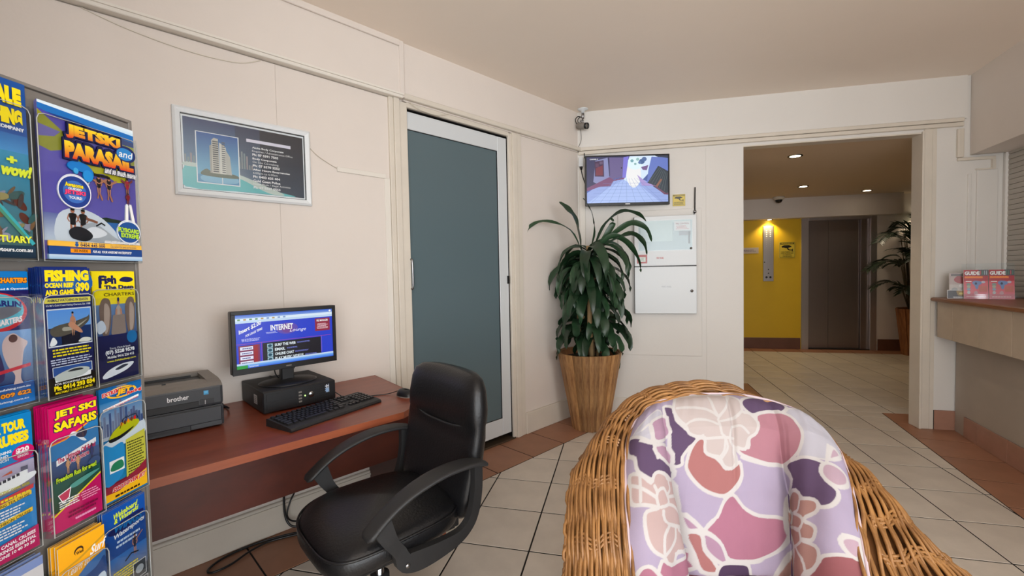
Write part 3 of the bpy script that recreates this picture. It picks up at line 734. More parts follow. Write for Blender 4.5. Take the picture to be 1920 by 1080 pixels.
# mouse partly behind the chair
ms = thing('mouse', 'small dark mouse on the right corner of the desk beside the chair back', 'mouse', FL @ T((0.035, -1.195, DT)) @ Matrix.Rotation(0.2, 4, 'Z'))
P = []
for j in range(9):
    v = j / 8; row = []
    for i in range(20):
        a = 2 * PI * i / 20; rr = math.cos(v * PI / 2) ** 0.6
        row.append((0.055 * rr * math.cos(a), 0.031 * rr * math.sin(a), 0.034 * math.sin(v * PI / 2) * (1 - 0.1 * math.cos(a))))
    P.append(row)
obj('mouse_shell', MB().grid(P, wrapu=True), M_BLACK, ms)
obj('mouse_base', MB().prism([(0.055 * math.cos(2 * PI * i / 20), 0.031 * math.sin(2 * PI * i / 20)) for i in range(20)], 0, 0.004), M_MGREY, ms)
obj('mouse_cable', MB().tube(spline([(-0.05, 0.0, 0.02), (-0.10, -0.03, 0.004), (-0.15, -0.10, 0.003), (-0.17, -0.2, 0.003), (-0.20, -0.245, 0.003)], 40), 0.0022, 6), M_BLACK, ms)
# cable at the side of the computer
cb = obj('computer_cable', MB().tube(spline([(-0.20, -1.44, 0.03), (-0.17, -1.41, 0.004), (-0.12, -1.38, 0.003), (-0.04, -1.36, 0.003)], 30), 0.0025, 6), M_BLACK, None, FL @ T((0, 0, DT)))
tag(cb, 'short black cable running from the computer to behind the keyboard', 'cable')

# ------------------------------------------------------------------ printer
pr = thing('printer', 'grey and charcoal laser printer on the desk between rack and monitor', 'printer', FL @ T((-0.32, -2.085, DT)) @ Matrix.Rotation(-0.02, 4, 'Z'))
pw, x0, x1 = 0.182, -0.17, 0.165
obj('lower_body', MB().box(x0, x1, -pw, pw, 0.006, 0.086, ch=0.008), M_DGREY, pr)
obj('upper_body', MB().box(x0, x1 - 0.002, -pw, pw, 0.088, 0.168, ch=0.010), M_DGREY, pr)
lid = MB()
lid.prism([(x0 + .0, 0.150), (x0 + .01, 0.176), (x0 + 0.05, 0.183), (0.09, 0.182), (0.135, 0.176), (0.162, 0.166), (0.160, 0.160)], -pw + 0.002, -pw + 0.03, axis='y')
lid.prism([(x0 + .0, 0.150), (x0 + .01, 0.176), (x0 + 0.05, 0.183), (0.09, 0.182), (0.135, 0.176), (0.162, 0.166), (0.160, 0.160)], pw - 0.045, pw - 0.002, axis='y')
lid.prism([(x0 + .0, 0.150), (x0 + .01, 0.176), (x0 + 0.05, 0.183), (x0 + 0.09, 0.183), (x0 + 0.09, 0.155)], -pw + 0.03, pw - 0.045, axis='y')
lid.prism([(-0.02, 0.155), (0.0, 0.170), (0.09, 0.180), (0.135, 0.176), (0.162, 0.166), (0.160, 0.155)], -pw + 0.03, pw - 0.045, axis='y')
fix(obj('top_cover', lid, M_MGREY, pr))
obj('output_slot', MB().box(x0 + 0.088, -0.0, -pw + 0.03, pw - 0.045, 0.150, 0.160).box(x0 + 0.089, x0 + 0.093, -pw + 0.05, pw - 0.07, 0.158, 0.176), M_BLACK, pr)
obj('paper_stop', MB().box(0.06, 0.063, 0.0, 0.012, 0.176, 0.182).box(0.07, 0.072, -0.06, -0.055, 0.178, 0.183), M_BLACK, pr)
obj('control_recess', MB().box(x1 - 0.003, x1 + 0.0, 0.105, 0.150, 0.098, 0.118), M_BLACK, pr)
obj('manual_tray', MB().box(x1 - 0.003, x1 + 0.001, -pw + 0.01, 0.10, 0.093, 0.115, ch=0.0008).box(x1 - 0.001, x1 + 0.0015, -0.15, 0.06, 0.092, 0.0945), M_BLACKM, pr)
obj('slot_line', MB().box(x1 - 0.004, x1 - 0.0005, -pw + 0.006, pw - 0.006, 0.085, 0.089), M_BLACK, pr)
obj('button', MB().box(x1 - 0.001, x1 + 0.004, 0.118, 0.123, 0.098, 0.116, ch=0.001), M_CHROME, pr)
obj('paper_tray', MB().box(x1 - 0.002, x1 + 0.004, -pw + 0.008, pw - 0.008, 0.026, 0.084, ch=0.003).box(x1 - 0.002, x1 + 0.004, 0.07, pw - 0.008, 0.008, 0.028, ch=0.002).box(x1 - 0.002, x1 + 0.004, -pw + 0.008, -0.145, 0.008, 0.028, ch=0.002), M_DGREY, pr)
obj('tray_recess', MB().box(x1 - 0.004, x1 - 0.0, -0.145, 0.07, 0.006, 0.027), M_BLACK, pr)
pt = Print(0.066, 0.018); pt.text('brother', 0, 0, 1, 1, S(235, 235, 235), 0.02); obj('lettering', pt, M_PRINT, pr, T((x1 - 0.0015, 0.004, 0.128)) @ PX)
ps = Print(0.016, 0.016); leaflet_mb(0.016, 0.016, ps, 0.0004, S(60, 150, 200)); ps.rect(0.15, 0.35, 0.85, 0.85, S(90, 180, 225)); obj('sticker', ps, M_PRINT, pr, T((x1 - 0.0012, 0.117, 0.135)) @ PX)
obj('cable_plug', MB().box(-0.03, 0.0, pw, pw + 0.03, 0.03, 0.05, ch=0.003).tube(spline([(-0.02, pw + 0.025, 0.04), (-0.03, pw + 0.05, 0.02), (-0.08, pw + 0.06, 0.006), (-0.15, pw + 0.04, 0.004)], 16), 0.004, 6), M_BLACK, pr)

# ------------------------------------------------------------------ cables under the desk
cm = MB()
cm.tube(spline([(LWN + 0.05, -1.60, 0.45), (LWN + 0.04, -1.60, 0.30), (LWN + 0.05, -1.605, 0.12), (LWN + 0.07, -1.59, 0.05), (LWN + 0.09, -1.55, 0.03), (LWN + 0.12, -1.50, 0.02)], 40), 0.0055, 7)
cm.tube(spline([(LWN + 0.05, -1.50, 0.45), (LWN + 0.04, -1.53, 0.24), (LWN + 0.06, -1.58, 0.16), (LWN + 0.07, -1.60, 0.10), (LWN + 0.07, -1.57, 0.06), (LWN + 0.08, -1.50, 0.05), (LWN + 0.10, -1.42, 0.08)], 50), 0.004, 7)
cm.tube(spline([(LWN + 0.04, -1.70, 0.42), (LWN + 0.04, -1.66, 0.30), (LWN + 0.05, -1.60, 0.24), (LWN + 0.05, -1.5, 0.22), (LWN + 0.05, -1.40, 0.22)], 40), 0.0035, 7)
for k in range(5): cm.tube(spline([(LWN + 0.04, -1.56 + k * 0.018, 0.48), (LWN + 0.05 + 0.01 * (k % 2), -1.56 + k * 0.02, 0.33), (LWN + 0.05, -1.545 + k * 0.008, 0.22 + 0.02 * k)], 14), 0.004, 6)
cm.tube(spline([(LWN + 0.05, -1.50, 0.42), (LWN + 0.05, -1.38, 0.33), (LWN + 0.05, -1.22, 0.27), (LWN + 0.06, -1.14, 0.27)], 30), 0.003, 6)
cm.tube(spline([(LWN + 0.05, -1.33, 0.44), (LWN + 0.05, -1.28, 0.34), (LWN + 0.05, -1.2, 0.26)], 20), 0.003, 6)
for k in range(4):
    cm.tube(spline([(LWN + 0.05, -1.67 + k * 0.022, 0.47), (LWN + 0.055, -1.665 + k * 0.024, 0.36), (LWN + 0.06, -1.655 + k * 0.012, 0.27 - 0.02 * k), (LWN + 0.055, -1.645 + k * 0.015, 0.36), (LWN + 0.05, -1.64 + k * 0.02, 0.47)], 22), 0.0045, 6)
cm.tube(spline([(LWN + 0.05, -1.74, 0.45), (LWN + 0.055, -1.73, 0.36), (LWN + 0.055, -1.69, 0.325), (LWN + 0.05, -1.63, 0.33)], 18), 0.0045, 6)
ob = obj('cable_bundle', cm, M_BLACK, None, FL); tag(ob, 'tangle of black cables hanging down behind the desk front panel', 'cable')
ob = obj('floor_cable', MB().tube(spline([(LWN + 0.30, -1.35, 0.006), (LWN + 0.12, -1.52, 0.006), (LWN + 0.05, -1.68, 0.006), (LWN + 0.04, -1.80, 0.006), (LWN + 0.06, -1.89, 0.006), (LWN + 0.10, -1.94, 0.006), (LWN + 0.135, -1.93, 0.006), (LWN + 0.13, -1.86, 0.006), (LWN + 0.085, -1.76, 0.008), (LWN + 0.075, -1.66, 0.006), (LWN + 0.15, -1.5, 0.006), (LWN + 0.3, -1.38, 0.006)], 110), 0.005, 7), M_BLACK, None, FL)
tag(ob, 'black power cord looped on the brown floor tiles along the skirting', 'cable')

# ------------------------------------------------------------------ office chair, local: +Y forward, X to the sitter's right
def office_chair():
    fdir = math.atan2(-1.0, -0.05)      # forward direction in the left wall frame
    M = FL @ T((0.562, -1.632, 0.0)) @ Matrix.Rotation(fdir - PI / 2, 4, 'Z')
    t = thing('office_chair', 'black leatherette swivel office chair with arms pulled out from the desk', 'chair', M)
    def pad(w, d, h, z, yo, rows=14, n=44, dome=0.02, taper=0.0, ex=3.6):
        P = []
        for j in range(rows + 1):
            v = j / rows; row = []
            lat = -PI / 2 + PI * v
            rr = max(0.0, math.cos(lat)) ** 0.28; zz = math.sin(lat)
            zz = math.copysign(abs(zz) ** 0.8, zz)
            for i in range(n):
                a = 2 * PI * i / n; ca, sa = math.cos(a), math.sin(a)
                x = math.copysign(abs(ca) ** (2 / ex), ca) * w / 2; y = math.copysign(abs(sa) ** (2 / ex), sa) * d / 2
                x *= 1 + taper * y / d
                drop = -0.03 * max(0, (y * rr) / (d / 2)) ** 3
                row.append((x * rr, y * rr + yo, z + zz * h / 2 + drop + (dome * (1 - rr) if zz > 0 else 0)))
            P.append(row)
        return P
    obj('seat', MB().grid(pad(0.44, 0.46, 0.10, 0.492, -0.005, taper=0.06), wrapu=True), M_LEATH, t)
    # piping round the seat
    pp = []
    for i in range(60):
        a = 2 * PI * i / 60; ca, sa = math.cos(a), math.sin(a)
        x = math.copysign(abs(ca) ** (2 / 3.6), ca) * 0.2185; y = math.copysign(abs(sa) ** (2 / 3.6), sa) * 0.228
        pp.append((x * (1 + 0.06 * y / 0.49), y - 0.005, 0.515 - 0.03 * max(0, y / 0.245) ** 3))
    obj('seat_piping', MB().tube(pp, 0.004, 6, closed=True), M_LEATH, t)
    # backrest: rows up the back, cross-section superellipse
    P = []
    prof = [(0.0, 0.02, 0.03), (0.01, 0.36, 0.55), (0.05, 0.41, 0.85), (0.18, 0.43, 1.0), (0.38, 0.445, 1.0), (0.55, 0.455, 0.95), (0.64, 0.452, 0.86), (0.66, 0.452, 1.02), (0.75, 0.45, 1.10), (0.88, 0.43, 0.98), (0.95, 0.40, 0.78), (0.985, 0.34, 0.5), (1.0, 0.22, 0.2), (1.003, 0.02, 0.02)]
    Z0, HH = 0.465, 0.478
    for v, ww, tk in prof:
        z = Z0 + v * HH
        yb = -0.235 - 0.075 * v - 0.02 * math.sin(PI * v)
        row = []
        for i in range(40):
            a = 2 * PI * i / 40; ca, sa = math.cos(a), math.sin(a)
            x = math.copysign(abs(ca) ** (2 / 3.2), ca) * ww / 2; y = math.copysign(abs(sa) ** (2 / 2.6), sa) * 0.052 * tk
            wing = 0.035 * (x / (0.23)) ** 2
            row.append((x, yb + y + wing, z - (0.02 if sa > 0 and 0.5 < v < 0.8 else 0) * (1 - (x / 0.23) ** 2) * (1 if 0.5 < v < 0.8 else 0)))
        P.append(row)
    obj('backrest', MB().grid(P, wrapu=True), M_LEATH, t)
    sp = spline([(-0.222, -0.262, Z0 + 0.66 * HH), (-0.11, -0.244, Z0 + 0.615 * HH), (0.0, -0.250, Z0 + 0.595 * HH), (0.11, -0.244, Z0 + 0.615 * HH), (0.222, -0.262, Z0 + 0.67 * HH)], 30)
    obj('headrest_seam', MB().tube(sp, 0.004, 6), M_BLACKM, t)
    for sgn in (-1, 1):
        x = 0.240 * sgn
        path = spline([(x, -0.262, 0.664), (x, -0.20, 0.680), (x, -0.10, 0.682), (x, 0.0, 0.662), (x, 0.08, 0.626), (x, 0.150, 0.575)], 26)
        mb = MB(); rows_ = []
        for i, q in enumerate(path):
            d = (path[min(i + 1, 25)] - path[max(i - 1, 0)]).normalized(); n = Vector((0, -d.z, d.y))
            wd = 0.036 * (0.85 + 0.15 * math.sin(PI * min(1, (i + 1) / 20))); th = 0.008
            if i == 0 or i == 25: wd *= 0.55; th *= 0.5
            rows_.append([q + Vector((wd * math.copysign(abs(math.cos(a)) ** 0.6, math.cos(a)), 0, 0)) + n * th * math.copysign(abs(math.sin(a)) ** 0.6, math.sin(a)) for a in [2 * PI * k / 14 for k in range(14)]])
        mb.grid(rows_, wrapu=True)
        mb.f.append(tuple(range(14))); mb.m.append(0); mb.sm.append(False); mb.c.append(None)
        k0 = len(mb.v) - 14; mb.f.append(tuple(k0 + i for i in range(14))); mb.m.append(0); mb.sm.append(False); mb.c.append(None)
        fix(obj('armrest', mb, M_BLACKM, t))
        # loop bracket under the pad: front strut, bar along the seat, upright at the back
        pts = spline([(x, 0.105, 0.602), (x, 0.080, 0.545), (x - .004 * sgn, 0.050, 0.500), (x - .004 * sgn, 0.030, 0.462), (x - .004 * sgn, -0.04, 0.450), (x - .004 * sgn, -0.14, 0.456), (x - .004 * sgn, -0.19, 0.478), (x, -0.214, 0.522), (x, -0.228, 0.59), (x, -0.230, 0.665)], 50)
        mb = MB(); rows_ = []
        for i, q in enumerate(pts):
            d = (pts[min(i + 1, 49)] - pts[max(i - 1, 0)]).normalized(); n = Vector((0, -d.z, d.y)); hw = 0.016 + 0.014 * math.exp(-((i - 20) / 7.0) ** 2) + 0.012 * math.exp(-(i / 6) ** 2)
            rows_.append([q + Vector((0.012 * sx, 0, 0)) + n * hw * sn for sx, sn in ((-1, -1), (1, -1), (1, 1), (-1, 1))])
        mb.grid(rows_, wrapu=True, smooth=False); fix(obj('arm_bracket', mb, M_BLACKM, t))
        obj('bolt', MB().lathe([(0, 0.0), (0.007, 0.0), (0.007, 0.003), (0, 0.004)], seg=10).xf(T((x + (0.013 if sgn > 0 else -0.013) - .004 * sgn, 0.03, 0.455)) @ Matrix.Rotation(sgn * PI / 2, 4, 'Y')), M_CHROME, t)
    obj('mechanism_plate', MB().box(-0.10, 0.10, -0.12, 0.12, 0.375, 0.44, ch=0.008).box(-0.04, 0.04, -0.28, -0.1, 0.35, 0.375, ch=0.004).box(-0.035, 0.035, -0.30, -0.27, 0.35, 0.56, ch=0.004), M_BLACKM, t)
    obj('height_lever', MB().tube([(0.09, 0.02, 0.355), (0.20, 0.03, 0.35), (0.25, 0.03, 0.345)], 0.005, 8).tube([(0.235, 0.03, 0.346), (0.29, 0.03, 0.342)], 0.010, 8), M_BLACKM, t)
    obj('gas_lift', MB().lathe([(0.014, 0.24), (0.014, 0.38), (0.0, 0.38)], seg=16), M_CHROME, t)
    obj('lift_sleeve', MB().lathe([(0.0, 0.08), (0.028, 0.08), (0.028, 0.275), (0.031, 0.28), (0.031, 0.295), (0.0, 0.295)], seg=18), M_BLACKM, t)
    obj('base_hub', MB().lathe([(0.0, 0.07), (0.045, 0.07), (0.05, 0.09), (0.04, 0.13), (0.0, 0.13)], seg=20), M_BLACKM, t)
    for k in range(5):
        a = 2 * PI * k / 5 + 0.3; ca, sa = math.cos(a), math.sin(a); R_ = Matrix.Rotation(a, 4, 'Z')
        mb = MB().add([(0.03, -0.024, 0.075), (0.29, -0.014, 0.062), (0.29, 0.014, 0.062), (0.03, 0.024, 0.075), (0.03, -0.020, 0.118), (0.29, -0.011, 0.08), (0.29, 0.011, 0.08), (0.03, 0.020, 0.118)], [(0, 3, 2, 1), (4, 5, 6, 7), (0, 1, 5, 4), (1, 2, 6, 5), (2, 3, 7, 6), (3, 0, 4, 7)]).xf(R_)
        lg = obj('base_leg', mb, M_BLACKM, t)
        cs = MB()
        for sy in (-0.014, 0.014):
            q = MB().lathe([(0, -0.008), (0.023, -0.008), (0.025, 0), (0.023, 0.008), (0, 0.008)], seg=16).xf(T((0.285, sy, 0.025)) @ Matrix.Rotation(PI / 2, 4, 'X'))
            cs.add(q.v, q.f, 0, None, True)
        cs.tube([(0.285, 0, 0.03), (0.285, 0, 0.066)], 0.007, 8)
        obj('castor', cs.xf(R_), M_BLACKM, lg)
office_chair()
# ------------------------------------------------------------------ things on the walls
pf = thing('framed_notice', 'white framed contact notice with a tower block photograph above the desk', 'picture', FL @ T((LWN, -1.692, 1.848)))
FW, FH, fw = 0.578, 0.385, 0.027
fr = MB()
o_ = [(-FW / 2, -FH / 2), (FW / 2, -FH / 2), (FW / 2, FH / 2), (-FW / 2, FH / 2)]; i_ = [(x - math.copysign(fw, x), y - math.copysign(fw, y)) for x, y in o_]
for k in range(4):
    a, b, c, d = o_[k], o_[(k + 1) % 4], i_[(k + 1) % 4], i_[k]
    z = (0.002, 0.020, 0.024, 0.014)
    vs = [(0.001, *a), (0.001, *b), (0.001, *c), (0.001, *d), (0.016, *a), (0.016, *b), (0.024, b[0] * .97, b[1] * .95), (0.024, a[0] * .97, a[1] * .95), (0.018, *c), (0.018, *d)]
    fr.add(vs, [(0, 1, 5, 4), (4, 5, 6, 7), (7, 6, 8, 9), (9, 8, 2, 3), (0, 3, 2, 1)])
fix(obj('frame', fr, M_FRAME, pf))
w_, h_ = FW - 2 * fw, FH - 2 * fw
p = Print(w_, h_); leaflet_mb(w_, h_, p, 0.002)
p.rect(0, 0, 1, 1, S(30, 30, 34)); p.rect(0.006, 0.01, 0.992, 0.985, W_)
x0, y0, x1, y1 = 0.018, 0.03, 0.982, 0.96
p.grad(x0, y0, x1, y1, S(150, 200, 200), S(64, 88, 132)); p.grad(x0, 0.30, x1, y1, S(120, 150, 175), S(54, 66, 108))
p.grad(0.42, y0, x1, y1, S(150, 178, 186), S(44, 44, 58), vert=False)
p.grad(0.60, 0.03, x1, y1, S(60, 72, 88), S(40, 38, 48)); p.grad(0.40, 0.03, 0.60, y1, S(110, 130, 150), S(52, 56, 84))
p.blob([(0.018, 0.30), (0.10, 0.34), (0.25, 0.30), (0.45, 0.22), (0.70, 0.10), (0.90, 0.035), (0.5, 0.035), (0.02, 0.035)], S(110, 195, 195))
p.blob([(0.018, 0.36), (0.10, 0.36), (0.4, 0.28), (0.62, 0.16), (0.8, 0.05), (0.66, 0.05), (0.42, 0.22), (0.2, 0.30), (0.018, 0.31)], S(205, 215, 205))
for k in range(26): x = 0.02 + k * 0.02; hh = random.uniform(0.03, 0.13) + 0.10 * (0.40 < x < 0.5); p.rect(x, 0.36 - 0.0 * k, x + 0.013, 0.38 + hh, S(150 + random.randint(-20, 20), 150, 150))
p.rect(0.10, 0.10, 0.425, 0.795, W_); p.grad(0.108, 0.115, 0.417, 0.785, S(120, 190, 215), S(48, 92, 160))
p.rect(0.108, 0.115, 0.417, 0.22, S(90, 150, 190)); p.blob([(0.13, 0.19), (0.2, 0.23), (0.3, 0.2), (0.4, 0.21), (0.4, 0.14), (0.26, 0.12), (0.15, 0.13)], S(140, 190, 215)); p.rect(0.285, 0.115, 0.292, 0.21, W_)
p.blob([(0.13, 0.22), (0.17, 0.30), (0.22, 0.27), (0.38, 0.26), (0.41, 0.21), (0.25, 0.20)], S(96, 104, 84))
p.poly([(0.215, 0.25), (0.215, 0.70), (0.235, 0.735), (0.265, 0.725), (0.272, 0.25)], S(208, 200, 186)); p.poly([(0.20, 0.25), (0.20, 0.62), (0.216, 0.64), (0.216, 0.25)], S(176, 170, 158))
p.poly([(0.272, 0.25), (0.272, 0.68), (0.305, 0.655), (0.322, 0.62), (0.342, 0.25)], S(222, 216, 204)); p.poly([(0.318, 0.25), (0.318, 0.6), (0.352, 0.50), (0.362, 0.25)], S(190, 186, 176))
for k in range(15):
    y = 0.27 + k * 0.029; p.rect(0.222, y, 0.264, y + 0.014, S(84, 84, 84)); p.rect(0.290, y, 0.316, y + 0.013, S(96, 96, 98))
p.rect(0.485, 0.755, 0.865, 0.80, S(236, 228, 240))
rows_t = [('Aloha Body Corporate', .53, .80, 1), ('Enquiries / Administration Office', .53, .88, 0), ('Ph: 07 5591 7505', .53, .75, 1), ('Body Corporate', .53, .735, 1), ('On Site Caretaking', .53, .75, 0), ('Ph: 07 5570 3552', .53, .76, 1), ('After Hours Emergencies', .53, .85, 1), ('6:00pm to 6.00am', .53, .74, 0), ('Ph: 0403 625 404', .53, .76, 1), ('Gold Coast Police', .53, .76, 1), ('Noise Music / Illegal Activities', .53, .85, 0), ('Ph: 07 5557 0555', .53, .76, 1)]
for k, (tt, xa, xb, bd) in enumerate(rows_t):
    y = 0.665 - k * 0.0485 - 0.012 * (k // 3)
    p.text(tt, xa, y, xb, y + 0.036, W_, 0.035 if bd else 0.0)
obj('poster', p, M_PRINT, pf, T((0.010, -w_ / 2, -h_ / 2)) @ PX)
obj('glass', MB().box(0.0165, 0.018, -w_ / 2, w_ / 2, -h_ / 2, h_ / 2), M_GLASSP, pf)
ob = obj('picture_cord', MB().tube(spline([(LWN + 0.003, -1.402, 1.962), (LWN + 0.004, -1.36, 1.925), (LWN + 0.004, -1.30, 1.893), (LWN + 0.004, -1.255, 1.874)], 20), 0.0018, 6), mat('cream_cable', S(196, 184, 166), 0.5), None, FL)
tag(ob, 'thin cream cable sagging from the framed notice to the wall duct', 'cable')
ob = obj('loose_cable', MB().tube(spline([(LWN + 0.03, -0.80, 2.345), (LWN + 0.022, -0.74, 2.32), (LWN + 0.020, -0.62, 2.312), (LWN + 0.022, -0.55, 2.325), (LWN + 0.03, -0.5, 2.345)], 30), 0.0022, 6), M_CREAM, None, FL)
tag(ob, 'loose cream cable sagging in front of the door head', 'cable')
ob = obj('wall_cable', MB().tube(spline([(LWN + 0.003, -2.25, 2.345), (LWN + 0.004, -2.1, 2.31), (LWN + 0.004, -1.9, 2.29), (LWN + 0.004, -1.72, 2.30), (LWN + 0.004, -1.62, 2.342)], 40), 0.0022, 6), M_CREAM, None, FL)
tag(ob, 'painted cable sagging below the duct high on the desk wall', 'cable')
ob = obj('corner_cable', MB().tube(spline([(0.095, BWM - 0.03, 2.34), (0.085, BWM - 0.02, 2.37), (0.12, BWM - 0.05, 2.44), (0.115, BWM - 0.06, 2.54)], 20), 0.0022, 6), M_BLACK, None, FB)
tag(ob, 'thin black cable rising from the duct to the bullet camera', 'cable')

# television
tv = thing('television', 'black wall mounted television showing a blue security camera picture', 'television', FB @ T((0.5085, 0.971 - 0.0, 2.054)) @ Matrix.Rotation(0.197, 4, 'Z'))
tw, th_ = 0.715, 0.428
obj('television_shell', MB().box(-tw / 2, tw / 2, 0.0, 0.028, -th_ / 2, th_ / 2, ch=0.004).box(-0.22, 0.22, 0.028, 0.05, -0.13, 0.13, ch=0.01), M_BLACK, tv)
obj('bezel', MB().box(-tw / 2, tw / 2, -0.006, 0, -th_ / 2, -th_ / 2 + 0.024, ch=0.0015).box(-tw / 2, tw / 2, -0.006, 0, th_ / 2 - 0.012, th_ / 2, ch=0.0015).box(-tw / 2, -tw / 2 + 0.012, -0.006, 0, -th_ / 2 + .02, th_ / 2 - .01, ch=0.0015).box(tw / 2 - 0.012, tw / 2, -0.006, 0, -th_ / 2 + .02, th_ / 2 - .01, ch=0.0015), M_BLACK, tv)
obj('wall_bracket', MB().box(-0.03, 0.03, 0.05, 0.088, -0.03, 0.03, ch=0.004).box(-0.08, 0.08, 0.045, 0.056, -0.1, 0.1), M_BLACKM, tv)
obj('maker_mark', MB().box(-0.02, 0.02, -0.0068, -0.006, -th_ / 2 + 0.008, -th_ / 2 + 0.016), M_WHITE, tv)
a_, b2 = tw - 0.024, th_ - 0.036
s = Print(a_, b2, 0.00004)
s.grad(0, 0, 1, 1, S(90, 120, 200), S(50, 60, 110)); 
s.poly([(0, 0.26), (0.13, 0.42), (0.30, 0.60), (0.48, 0.58), (0.55, 0.55), (0.62, 1.0), (0.0, 1.0)], S(56, 56, 92))
s.poly([(0, 0), (1, 0), (1, 0.22), (0.80, 0.40), (0.62, 0.55), (0.48, 0.53), (0.32, 0.50), (0.12, 0.36), (0.0, 0.22)], S(150, 170, 226))
s.poly([(0.0, 0.0), (0.9, 0.0), (0.66, 0.36), (0.46, 0.50), (0.30, 0.36)], S(168, 190, 240))
s.poly([(0.44, 0.52), (0.53, 1.0), (0.88, 1.0), (0.76, 0.62), (0.60, 0.33)], S(214, 232, 252))
s.ell(0.58, 0.62, 0.09, 0.3, W_); s.ell(0.60, 0.85, 0.10, 0.14, S(225, 245, 250))
for x, y, r, c in ((0.56, 0.9, .02, S(120, 170, 180)), (0.63, 0.93, .02, S(150, 190, 190)), (0.60, 0.83, .015, S(140, 180, 180)), (0.68, 0.88, .035, S(70, 100, 150)), (0.71, 0.93, .03, S(80, 110, 160)), (0.655, 0.86, .02, S(90, 120, 170))): s.ell(x, y, r, r * 1.6, c)
s.poly([(0.67, 0.76), (0.76, 0.80), (0.74, 0.69), (0.69, 0.70)], S(120, 92, 140)); s.poly([(0.78, 0.80), (0.80, 0.94), (0.86, 0.90), (0.84, 0.76)], S(150, 180, 230)); s.frame(0.79, 0.79, 0.845, 0.92, 0.003, S(60, 80, 120))
s.poly([(0.76, 0.70), (0.80, 0.98), (1.0, 0.95), (1.0, 0.28), (0.94, 0.25), (0.74, 0.42)], S(104, 124, 196)); s.poly([(0.86, 0.98), (1, 0.94), (1, 1), (0.84, 1)], S(58, 66, 84))
s.poly([(0.75, 0.42), (0.88, 0.78), (1.0, 0.66), (1.0, 0.18), (0.96, 0.16)], S(52, 62, 72)); s.poly([(0.62, 0.60), (0.74, 0.42), (0.86, 0.34), (0.68, 0.36)], S(170, 150, 210))
for k in range(7): s.line([(0.77 + k * 0.03, 0.44 - k * 0.035), (0.90 + k * 0.015, 0.74 - k * 0.02)], 0.003, S(90, 104, 104))
s.poly([(0.84, 0.33), (0.91, 0.50), (0.93, 0.48), (0.87, 0.32)], S(140, 96, 80)); s.poly([(0.80, 0.38), (0.95, 0.16), (1.0, 0.2), (1.0, 0.15), (0.86, 0.33)], S(112, 70, 96))
s.poly([(0.29, 0.50), (0.44, 0.56), (0.50, 0.97), (0.28, 0.98)], S(104, 92, 140)); s.poly([(0.44, 0.54), (0.455, 0.98), (0.52, 1.0), (0.48, 0.54)], S(126, 120, 214)); s.ell(0.43, 0.75, 0.008, 0.014, K_)
s.poly([(0.08, 0.46), (0.11, 0.92), (0.26, 0.98), (0.28, 0.52), (0.22, 0.42), (0.13, 0.42)], S(136, 140, 184)); s.poly([(0.10, 0.58), (0.10, 0.90), (0.21, 0.93), (0.215, 0.57)], S(64, 40, 74)); s.poly([(0.11, 0.60), (0.115, 0.76), (0.20, 0.82), (0.20, 0.60)], S(120, 50, 66))
s.rect(0.11, 0.78, 0.15, 0.86, S(90, 60, 90)); s.rect(0.16, 0.84, 0.20, 0.90, S(100, 80, 110))
s.poly([(0.0, 0.26), (0.0, 0.33), (0.28, 0.56), (0.33, 0.50), (0.44, 0.54), (0.47, 0.54), (0.46, 0.51), (0.33, 0.47), (0.29, 0.36), (0.15, 0.35)], S(120, 70, 112))
for k in range(9): s.line([(0.05 + k * 0.11, 0.0), (0.36 + k * 0.032, 0.52)], 0.0016, S(110, 130, 190))
for k in range(6): y = 0.05 + k * 0.085 - k * k * 0.002; s.line([(0.0 + k * 0.04, y), (1.0 - k * 0.05, y - 0.01)], 0.0016, S(110, 130, 190))
s.text('CHANNEL 01', 0.04, 0.935, 0.14, 0.965, W_, 0.02)
obj('screen', s, M_SCREEN, tv, T((-a_ / 2, -0.0005, -th_ / 2 + 0.024)) @ PY)
pl = thing('power_adapter', 'white power adapter with black plug in the corner beside the television', 'plug', FB @ T((0.115, BWM - 0.02, 2.245)))
obj('adapter_body', MB().box(-0.02, 0.02, -0.03, 0.008, -0.035, 0.045, ch=0.005), M_WHITE, pl)
obj('adapter_plug', MB().lathe([(0, -0.06), (0.008, -0.06), (0.014, -0.035), (0, -0.035)], seg=12, cy=-0.012).tube(spline([(0, -0.012, -0.058), (0.015, -0.02, -0.13), (0.05, -0.05, -0.22), (0.09, -0.05, -0.26)], 18), 0.004, 6), M_BLACK, pl)
ob = thing('aerial_rod', 'short black rod with chrome clip standing on the wall right of the television', 'aerial', FB @ T((1.063, BWM - 0.02, 1.735)))
obj('rod', MB().tube([(0, 0, 0.045), (0.003, 0, 0.24)], 0.005, 8), M_BLACK, ob)
obj('clip', MB().lathe([(0, 0.02), (0.012, 0.022), (0.014, 0.035), (0.010, 0.048), (0, 0.05)], seg=12).tube([(0, 0, 0.03), (-0.012, 0.0, 0.0)], 0.004, 6).box(-0.006, 0.006, 0, 0.02, 0.03, 0.04), M_CHROME, ob)
ob = thing('aerial_stub', 'small black aerial stub above the top left corner of the television', 'aerial', FB @ T((0.145, BWM - 0.04, 2.28)))
obj('rod', MB().tube([(0, 0, 0), (0, 0, 0.045)], 0.004, 8), M_BLACK, ob)
